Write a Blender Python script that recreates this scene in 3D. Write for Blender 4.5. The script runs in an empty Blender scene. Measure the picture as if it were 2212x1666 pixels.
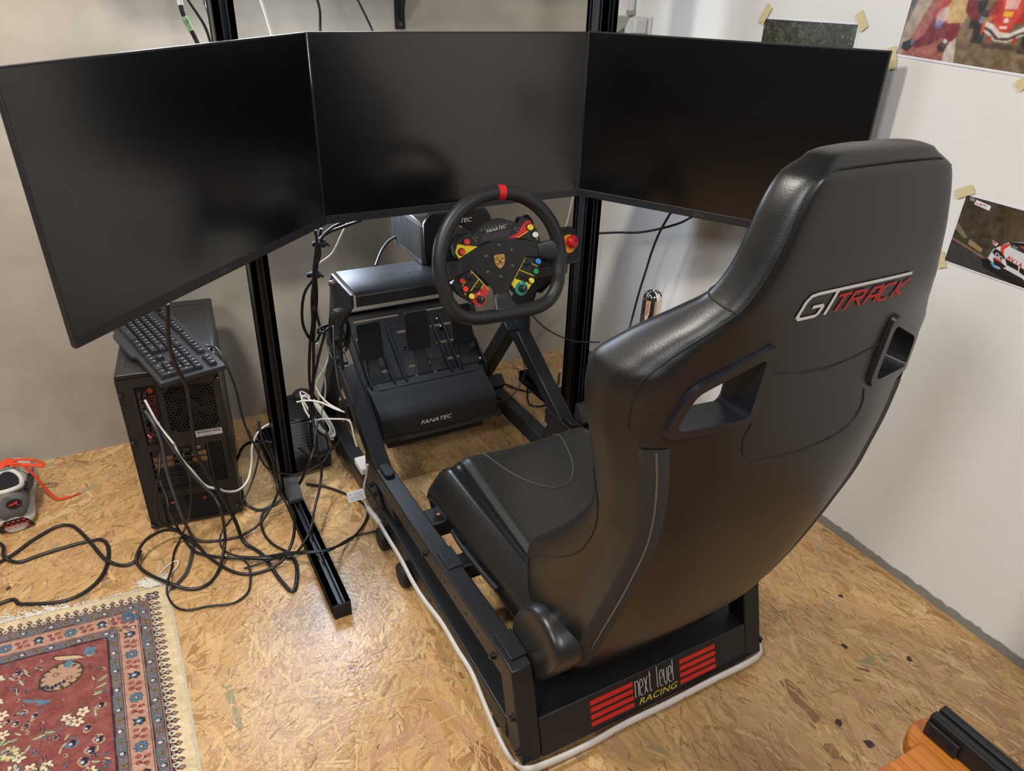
import bpy, bmesh, math, random
import numpy as np
from mathutils import Vector, Matrix, Euler

SC = bpy.context.scene
COL = SC.collection
rnd = random.Random(7)
nrs = np.random.RandomState(11)
PI = math.pi

# ------------------------------------------------------------ camera
cam_d = bpy.data.cameras.new('camera')
cam_d.sensor_fit = 'HORIZONTAL'; cam_d.sensor_width = 36.0; cam_d.lens = 26.04
cam_d.clip_start = 0.02
cam = bpy.data.objects.new('camera', cam_d); COL.objects.link(cam)
RC = [[0.880678, -0.204245, 0.427422], [-0.472884, -0.43247, 0.767692], [0.02805, -0.878211, -0.477451]]
CP = [-1.52962, -2.2208, 1.27]
cam.matrix_world = Matrix(((RC[0][0], -RC[0][1], -RC[0][2], CP[0]),
                           (RC[1][0], -RC[1][1], -RC[1][2], CP[1]),
                           (RC[2][0], -RC[2][1], -RC[2][2], CP[2]), (0, 0, 0, 1)))
SC.camera = cam
# ------------------------------------------------------------ world, lights, exposure
wd = bpy.data.worlds.new('world'); SC.world = wd; wd.use_nodes = True
wd.node_tree.nodes['Background'].inputs[0].default_value = (0.62, 0.66, 0.72, 1)
wd.node_tree.nodes['Background'].inputs[1].default_value = 0.03
def area(name, loc, aim, sx, sy, power, col):
    l = bpy.data.lights.new(name, 'AREA'); l.shape = 'RECTANGLE'; l.size = sx; l.size_y = sy
    l.energy = power; l.color = col
    o = bpy.data.objects.new(name, l); COL.objects.link(o); o.location = loc
    d = Vector(aim) - Vector(loc)
    o.rotation_euler = d.to_track_quat('-Z', 'X').to_euler()
    return o
area('ceiling_lamp_main', (-2.1, -0.95, 2.4), (-1.75, -0.97, 0), 0.30, 0.16, 29, (1.0, 0.94, 0.86))
area('ceiling_lamp_left', (-2.85, -2.35, 2.4), (-1.2, -1.7, 0.3), 0.55, 0.45, 21, (0.99, 0.98, 0.98))
area('ceiling_lamp_rear', (-1.15, -3.35, 2.4), (-0.7, -1.6, 0.3), 0.60, 0.50, 21, (0.97, 0.98, 1.0))
area('shelf_strip_lamp', (-1.13, -0.10, 1.385), (-1.13, -1.10, 0.75), 0.03, 0.62, 5, (0.74, 0.85, 1.0))
area('wall_panel_lamp', (-1.105, -0.136, 0.905), (-1.105, -1.0, 0.905), 0.40, 0.33, 8.0, (0.70, 0.82, 1.0))
VS = SC.view_settings
VS.view_transform = 'Standard'; VS.look = 'None'; VS.gamma = 1.0; VS.use_curve_mapping = False
VS.exposure = 0.40

# ------------------------------------------------------------ helpers
def lin(c):
    return tuple((x / 12.92 if x <= 0.04045 else ((x + 0.055) / 1.055) ** 2.4) for x in c)
def rgb(r, g, b): return lin((r / 255.0, g / 255.0, b / 255.0))
MATS = {}
def mat(name, col, rough=0.5, metal=0.0, spec=0.5, bump=0.0, bscale=200.0, vary=0.0, vscale=8.0, coat=0.0, emit=None, estr=1.0):
    if name in MATS: return MATS[name]
    m = bpy.data.materials.new(name); m.use_nodes = True; nt = m.node_tree; b = nt.nodes['Principled BSDF']
    b.inputs['Base Color'].default_value = (*col, 1); b.inputs['Roughness'].default_value = rough
    b.inputs['Metallic'].default_value = metal; b.inputs['Specular IOR Level'].default_value = spec
    b.inputs['Coat Weight'].default_value = coat
    if emit:
        b.inputs['Emission Color'].default_value = (*emit, 1); b.inputs['Emission Strength'].default_value = estr
    tc = nt.nodes.new('ShaderNodeTexCoord')
    if bump:
        n = nt.nodes.new('ShaderNodeTexNoise'); n.inputs['Scale'].default_value = bscale; n.inputs['Detail'].default_value = 3
        nt.links.new(tc.outputs['Object'], n.inputs['Vector'])
        bp = nt.nodes.new('ShaderNodeBump'); bp.inputs['Strength'].default_value = bump; bp.inputs['Distance'].default_value = 0.002
        nt.links.new(n.outputs['Fac'], bp.inputs['Height']); nt.links.new(bp.outputs['Normal'], b.inputs['Normal'])
    if vary:
        n = nt.nodes.new('ShaderNodeTexNoise'); n.inputs['Scale'].default_value = vscale; n.inputs['Detail'].default_value = 5
        nt.links.new(tc.outputs['Object'], n.inputs['Vector'])
        mr = nt.nodes.new('ShaderNodeMapRange'); mr.inputs[3].default_value = 1 - vary; mr.inputs[4].default_value = 1 + vary
        mr.inputs[1].default_value = 0.3; mr.inputs[2].default_value = 0.7
        nt.links.new(n.outputs['Fac'], mr.inputs[0])
        mx = nt.nodes.new('ShaderNodeVectorMath'); mx.operation = 'SCALE'; mx.inputs[0].default_value = col
        nt.links.new(mr.outputs[0], mx.inputs['Scale']); nt.links.new(mx.outputs[0], b.inputs['Base Color'])
    MATS[name] = m
    return m
def attr_mat(name, rough=0.6, spec=0.5, bump=0.0, bscale=300.0, grain=False, coat=0.0, sheen=0.0):
    m = bpy.data.materials.new(name); m.use_nodes = True; nt = m.node_tree; b = nt.nodes['Principled BSDF']
    b.inputs['Roughness'].default_value = rough; b.inputs['Specular IOR Level'].default_value = spec
    b.inputs['Coat Weight'].default_value = coat; b.inputs['Sheen Weight'].default_value = sheen
    a = nt.nodes.new('ShaderNodeAttribute'); a.attribute_name = 'col'
    src = a.outputs['Color']
    tc = nt.nodes.new('ShaderNodeTexCoord')
    if grain:
        mp = nt.nodes.new('ShaderNodeMapping'); mp.inputs['Scale'].default_value = (14, 420, 1)
        nt.links.new(tc.outputs['UV'], mp.inputs['Vector'])
        n = nt.nodes.new('ShaderNodeTexNoise'); n.inputs['Scale'].default_value = 1.0; n.inputs['Detail'].default_value = 4
        nt.links.new(mp.outputs[0], n.inputs['Vector'])
        mr = nt.nodes.new('ShaderNodeMapRange'); mr.inputs[1].default_value = 0.3; mr.inputs[2].default_value = 0.7
        mr.inputs[3].default_value = 0.80; mr.inputs[4].default_value = 1.12
        nt.links.new(n.outputs['Fac'], mr.inputs[0])
        mx = nt.nodes.new('ShaderNodeVectorMath'); mx.operation = 'SCALE'
        nt.links.new(src, mx.inputs[0]); nt.links.new(mr.outputs[0], mx.inputs['Scale']); src = mx.outputs[0]
    nt.links.new(src, b.inputs['Base Color'])
    if bump:
        n = nt.nodes.new('ShaderNodeTexNoise'); n.inputs['Scale'].default_value = bscale; n.inputs['Detail'].default_value = 4
        nt.links.new(tc.outputs['Object'], n.inputs['Vector'])
        bp = nt.nodes.new('ShaderNodeBump'); bp.inputs['Strength'].default_value = bump; bp.inputs['Distance'].default_value = 0.002
        nt.links.new(n.outputs['Fac'], bp.inputs['Height']); nt.links.new(bp.outputs['Normal'], b.inputs['Normal'])
    return m

MW = {}                                   # world matrices of the things
def thing(name, label, cat, loc=(0, 0, 0), rz=0.0, group=None, M=None):
    o = bpy.data.objects.new(name, None); COL.objects.link(o)
    if M is None: M = Matrix.Translation(loc) @ Matrix.Rotation(rz, 4, 'Z')
    o.matrix_world = M; MW[o.name] = M.copy(); o.empty_display_size = 0.05
    o['label'] = label; o['category'] = cat
    if group: o['group'] = group
    return o
def tag(o, label, cat, group=None):
    o['label'] = label; o['category'] = cat
    if group: o['group'] = group
    return o
def link_mesh(name, me, m, parent=None, local=False, kind=None, label=None):
    o = bpy.data.objects.new(name, me)
    if m is not None:
        for mm in (m if isinstance(m, (list, tuple)) else [m]): me.materials.append(mm)
    COL.objects.link(o)
    if parent is not None:
        root = parent
        while root.parent is not None: root = root.parent
        M = MW.get(root.name, Matrix.Identity(4))
        if not local: me.transform(M.inverted())
        o.parent = parent
    if kind: o['kind'] = kind
    if label: o['label'] = label
    return o

class MB:
    def __init__(s): s.v = []; s.f = []
    def add(s, vs, fs):
        k = len(s.v); s.v.extend([tuple(p) for p in vs]); s.f.extend([tuple(i + k for i in q) for q in fs]); return s
    def box(s, lo, hi, M=None):
        x0, y0, z0 = lo; x1, y1, z1 = hi
        vs = [(x0, y0, z0), (x1, y0, z0), (x1, y1, z0), (x0, y1, z0), (x0, y0, z1), (x1, y0, z1), (x1, y1, z1), (x0, y1, z1)]
        if M is not None: vs = [M @ Vector(p) for p in vs]
        return s.add(vs, [(0, 3, 2, 1), (4, 5, 6, 7), (0, 1, 5, 4), (1, 2, 6, 5), (2, 3, 7, 6), (3, 0, 4, 7)])
    def bar(s, p0, p1, w, h, side=(1, 0, 0)):
        p0 = Vector(p0); p1 = Vector(p1); d = (p1 - p0); L = d.length; d.normalize()
        a = Vector(side); a = (a - d * a.dot(d)).normalized(); b = d.cross(a)
        M = Matrix(((d.x, a.x, b.x, p0.x), (d.y, a.y, b.y, p0.y), (d.z, a.z, b.z, p0.z), (0, 0, 0, 1)))
        return s.box((0, -w / 2, -h / 2), (L, w / 2, h / 2), M)
    def prism(s, pts, ext):
        n = len(pts); e = Vector(ext); P = [Vector(p) for p in pts]
        vs = P + [p + e for p in P]
        fs = [tuple(range(n))[::-1], tuple(range(n, 2 * n))] + [(i, (i + 1) % n, (i + 1) % n + n, i + n) for i in range(n)]
        return s.add(vs, fs)
    def frame(s, outer, inner, ext):      # flat ring prism, same number of points
        n = len(outer); e = Vector(ext)
        vs = [Vector(p) for p in outer] + [Vector(p) for p in inner]; vs = vs + [p + e for p in vs]
        fs = []
        for i in range(n):
            j = (i + 1) % n
            fs += [(i, j, n + j, n + i), (2 * n + i, 3 * n + i, 3 * n + j, 2 * n + j), (i, 2 * n + i, 2 * n + j, j), (n + i, n + j, 3 * n + j, 3 * n + i)]
        return s.add(vs, fs)
    def tube(s, path, r, n=8, closed=False, caps=True, flat=None):
        P = [Vector(p) for p in path]; m = len(P); rings = []
        up = None
        for i in range(m):
            a = P[i - 1] if (i > 0 or closed) else P[i]; b = P[(i + 1) % m] if (i < m - 1 or closed) else P[i]
            t = (b - a)
            if t.length < 1e-9: t = Vector((0, 0, 1))
            t.normalize()
            if up is None: up = Vector((0, 0, 1)) if abs(t.z) < 0.9 else Vector((0, 1, 0))
            u = (up - t * up.dot(t))
            if u.length < 1e-6: u = t.orthogonal()
            u.normalize(); w = t.cross(u); up = u
            rr = r[i] if isinstance(r, (list, tuple)) else r
            fu, fw = flat if flat else (1, 1)
            rings.append([P[i] + (u * math.cos(2 * PI * k / n) * fu + w * math.sin(2 * PI * k / n) * fw) * rr for k in range(n)])
        vs = [p for q in rings for p in q]; fs = []
        for i in range(m if closed else m - 1):
            j = (i + 1) % m
            for k in range(n):
                l = (k + 1) % n; fs.append((i * n + k, i * n + l, j * n + l, j * n + k))
        if caps and not closed:
            fs.append(tuple(range(n))[::-1]); fs.append(tuple((m - 1) * n + k for k in range(n)))
        return s.add(vs, fs)
    def lathe(s, prof, org, axis=(0, 0, 1), n=16):
        d = Vector(axis).normalized(); u = d.orthogonal().normalized(); w = d.cross(u); o = Vector(org)
        vs = []; m = len(prof)
        for r, h in prof:
            for k in range(n): vs.append(o + d * h + (u * math.cos(2 * PI * k / n) + w * math.sin(2 * PI * k / n)) * max(r, 1e-5))
        fs = []
        for i in range(m - 1):
            for k in range(n):
                l = (k + 1) % n; fs.append((i * n + k, i * n + l, (i + 1) * n + l, (i + 1) * n + k))
        fs.append(tuple(range(n))[::-1]); fs.append(tuple((m - 1) * n + k for k in range(n)))
        return s.add(vs, fs)
    def cyl(s, p0, p1, r, n=16):
        p0 = Vector(p0); p1 = Vector(p1); return s.lathe([(r, 0), (r, (p1 - p0).length)], p0, p1 - p0, n)
    def loft(s, rings, cap=True, closed=True):
        n = len(rings[0]); m = len(rings); vs = [p for q in rings for p in q]; fs = []
        for i in range(m - 1):
            for k in range(n if closed else n - 1):
                l = (k + 1) % n; fs.append((i * n + k, i * n + l, (i + 1) * n + l, (i + 1) * n + k))
        if cap: fs.append(tuple(range(n))[::-1]); fs.append(tuple((m - 1) * n + k for k in range(n)))
        return s.add(vs, fs)
    def mesh(s, name, smooth=None):
        me = bpy.data.meshes.new(name); me.from_pydata([tuple(p) for p in s.v], [], s.f)
        bm = bmesh.new(); bm.from_mesh(me); bmesh.ops.recalc_face_normals(bm, faces=bm.faces); bm.to_mesh(me); bm.free()
        if smooth is not None:
            me.shade_smooth()
            if smooth < 180: me.set_sharp_from_angle(angle=math.radians(smooth))
        return me
    def build(s, name, m, parent=None, bevel=0.0, seg=2, smooth=None, local=False, kind=None, label=None, cat=None, group=None):
        if bevel and smooth is None: smooth = 40
        o = link_mesh(name, s.mesh(name, smooth), m, parent, local, kind, None)
        if bevel:
            b = o.modifiers.new('bevel', 'BEVEL'); b.width = bevel; b.segments = seg; b.limit_method = 'ANGLE'; b.angle_limit = math.radians(38)
        if label: o['label'] = label
        if cat: o['category'] = cat
        if group: o['group'] = group
        return o

def smooth_path(P, sub=6, closed=False):
    P = [Vector(p) for p in P]; n = len(P); out = []
    for i in range(n if closed else n - 1):
        p0 = P[(i - 1) % n] if (closed or i > 0) else P[i] * 2 - P[i + 1]
        p1 = P[i]; p2 = P[(i + 1) % n]
        p3 = P[(i + 2) % n] if (closed or i < n - 2) else p2 * 2 - p1
        for k in range(sub):
            t = k / sub
            out.append(0.5 * ((2 * p1) + (p2 - p0) * t + (2 * p0 - 5 * p1 + 4 * p2 - p3) * t * t + (3 * p1 - p0 - 3 * p2 + p3) * t ** 3))
    if not closed: out.append(P[-1])
    return out
def pchip(xs, ys):
    xs = np.array(xs, float); ys = np.array(ys, float); h = np.diff(xs); d = np.diff(ys) / h
    m = np.zeros(len(xs)); m[0] = d[0]; m[-1] = d[-1]
    for i in range(1, len(xs) - 1):
        m[i] = 0 if d[i - 1] * d[i] <= 0 else (h[i - 1] + h[i]) / (h[i - 1] / d[i] + h[i] / d[i - 1]) if False else (3 * (h[i - 1] + h[i])) / ((2 * h[i] + h[i - 1]) / d[i - 1] + (h[i] + 2 * h[i - 1]) / d[i])
    def fn(x):
        x = min(max(x, xs[0]), xs[-1]); i = min(max(int(np.searchsorted(xs, x) - 1), 0), len(h) - 1)
        t = (x - xs[i]) / h[i]; t2 = t * t; t3 = t2 * t
        return float((2 * t3 - 3 * t2 + 1) * ys[i] + (t3 - 2 * t2 + t) * h[i] * m[i] + (-2 * t3 + 3 * t2) * ys[i + 1] + (t3 - t2) * h[i] * m[i + 1])
    return fn
def text_geo(body, size, shear=0.0, extrude=0.0, align='LEFT', sx=1.0):
    c = bpy.data.curves.new('lettering', 'FONT'); c.body = body; c.size = size; c.shear = shear; c.extrude = extrude
    c.align_x = align; c.resolution_u = 3
    o = bpy.data.objects.new('lettering', c); COL.objects.link(o)
    bpy.context.view_layer.update()
    me = bpy.data.meshes.new_from_object(o.evaluated_get(bpy.context.evaluated_depsgraph_get()))
    vs = [(v.co.x * sx, v.co.y, v.co.z) for v in me.vertices]; fs = [tuple(p.vertices) for p in me.polygons]
    bpy.data.objects.remove(o); bpy.data.meshes.remove(me)
    return vs, fs
def frame_matrix(o, x, y):
    x = Vector(x).normalized(); y = Vector(y); y = (y - x * y.dot(x)).normalized(); z = x.cross(y); o = Vector(o)
    return Matrix(((x.x, y.x, z.x, o.x), (x.y, y.y, z.y, o.y), (x.z, y.z, z.z, o.z), (0, 0, 0, 1)))
def lettering(name, body, size, o, x, y, m, parent, shear=0.0, extrude=0.0003, align='LEFT', sx=1.0, label=None):
    vs, fs = text_geo(body, size, shear, extrude, align, sx)
    F = frame_matrix(o, x, y); b = MB(); b.add([F @ Vector(p) for p in vs], fs)
    me = bpy.data.meshes.new(name); me.from_pydata([tuple(p) for p in b.v], [], b.f)
    return link_mesh(name, me, m, parent, label=label)
def ribbon(mb, pts, w, fn, closed=False):
    """flat stroke of width w along 2-D points, mapped to space by fn(u, v)"""
    P = [Vector((p[0], p[1])) for p in pts]; n = len(P); L = []; Rr = []
    for i in range(n):
        a = P[i] - P[i - 1] if i > 0 else P[1] - P[0]; b = P[i + 1] - P[i] if i < n - 1 else P[-1] - P[-2]
        a = a.normalized(); b = b.normalized(); t = (a + b)
        t = t.normalized() if t.length > 1e-6 else a
        nn = Vector((-t.y, t.x)); k = 1 / max(0.5, nn.dot(Vector((-a.y, a.x))))
        L.append(P[i] + nn * w / 2 * k); Rr.append(P[i] - nn * w / 2 * k)
    vs = [fn(p.x, p.y) for p in L] + [fn(p.x, p.y) for p in Rr]
    mb.add(vs, [(i, i + 1, n + i + 1, n + i) for i in range(n - 1)])
def color_grid(name, nx, ny, pos, cols, m, parent=None, kind=None):
    """regular grid; pos (ny,nx,3), cols (ny,nx,3) linear colours on the points"""
    me = bpy.data.meshes.new(name)
    idx = np.arange(nx * ny).reshape(ny, nx)
    q = np.stack([idx[:-1, :-1], idx[:-1, 1:], idx[1:, 1:], idx[1:, :-1]], -1).reshape(-1, 4)
    me.vertices.add(nx * ny); me.vertices.foreach_set('co', pos.reshape(-1).astype(np.float32))
    me.loops.add(q.size); me.loops.foreach_set('vertex_index', q.reshape(-1).astype(np.int32))
    me.polygons.add(len(q)); me.polygons.foreach_set('loop_start', np.arange(0, q.size, 4, dtype=np.int32))
    me.update(calc_edges=True)
    ca = me.attributes.new('col', 'FLOAT_COLOR', 'POINT')
    rgba = np.ones((nx * ny, 4), np.float32); rgba[:, :3] = cols.reshape(-1, 3)
    ca.data.foreach_set('color', rgba.reshape(-1))
    me.validate()
    return link_mesh(name, me, m, parent, kind=kind)
class Canvas:                              # small painter for flat prints and the woven rug
    def __init__(s, w, h, col):
        s.w = w; s.h = h; s.a = np.zeros((h, w, 3)); s.a[:] = np.array(col) / 255.0
        s.X, s.Y = np.meshgrid(np.arange(w) + 0.5, np.arange(h) + 0.5)
    def win(s, x0, y0, x1, y1):
        x0 = int(max(0, math.floor(x0))); y0 = int(max(0, math.floor(y0))); x1 = int(min(s.w, math.ceil(x1) + 1)); y1 = int(min(s.h, math.ceil(y1) + 1))
        return slice(y0, max(y0, y1)), slice(x0, max(x0, x1))
    def poly(s, pts, col, al=1.0):
        xs = [p[0] for p in pts]; ys = [p[1] for p in pts]; W = s.win(min(xs), min(ys), max(xs), max(ys))
        X = s.X[W]; Y = s.Y[W]
        if X.size == 0: return
        ins = np.zeros(X.shape, bool); n = len(pts)
        for i in range(n):
            x0, y0 = pts[i]; x1, y1 = pts[(i + 1) % n]
            if y0 == y1: continue
            c = ((y0 > Y) != (y1 > Y)) & (X < (x1 - x0) * (Y - y0) / (y1 - y0) + x0); ins ^= c
        s._put(W, ins, col, al)
    def ell(s, cx, cy, rx, ry, col, al=1.0, ang=0.0):
        r = max(rx, ry); W = s.win(cx - r, cy - r, cx + r, cy + r); X = s.X[W] - cx; Y = s.Y[W] - cy
        if X.size == 0: return
        c, q = math.cos(ang), math.sin(ang); s._put(W, ((X * c + Y * q) / rx) ** 2 + ((-X * q + Y * c) / ry) ** 2 <= 1, col, al)
    def line(s, pts, w, col, al=1.0):
        for (x0, y0), (x1, y1) in zip(pts[:-1], pts[1:]):
            W = s.win(min(x0, x1) - w, min(y0, y1) - w, max(x0, x1) + w, max(y0, y1) + w); X = s.X[W] - x0; Y = s.Y[W] - y0
            if X.size == 0: continue
            dx, dy = x1 - x0, y1 - y0; L2 = dx * dx + dy * dy + 1e-9; t = np.clip((X * dx + Y * dy) / L2, 0, 1)
            s._put(W, (X - t * dx) ** 2 + (Y - t * dy) ** 2 <= (w / 2) ** 2, col, al)
    def _put(s, W, mask, col, al):
        sub = s.a[W]; sub[mask] = sub[mask] * (1 - al) + np.array(col) / 255.0 * al; s.a[W] = sub
    def noise(s, amp, cell=1, seed=0, win=None):
        r = np.random.RandomState(seed); g = r.rand(int(s.h / cell) + 2, int(s.w / cell) + 2) - 0.5
        yy = s.Y / cell; xx = s.X / cell; y0 = yy.astype(int); x0 = xx.astype(int); fy = yy - y0; fx = xx - x0
        v = (g[y0, x0] * (1 - fx) + g[y0, x0 + 1] * fx) * (1 - fy) + (g[y0 + 1, x0] * (1 - fx) + g[y0 + 1, x0 + 1] * fx) * fy
        if win is not None: v = v * win
        s.a = np.clip(s.a + v[..., None] * amp, 0, 1)
    def blur(s, n=1):
        for _ in range(n):
            p = np.pad(s.a, ((1, 1), (1, 1), (0, 0)), 'edge')
            s.a = (p[:-2, 1:-1] + p[2:, 1:-1] + p[1:-1, :-2] + p[1:-1, 2:] + 2 * p[1:-1, 1:-1]) / 6
    def linear(s):
        a = s.a; return np.where(a <= 0.04045, a / 12.92, ((a + 0.055) / 1.055) ** 2.4)
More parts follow.
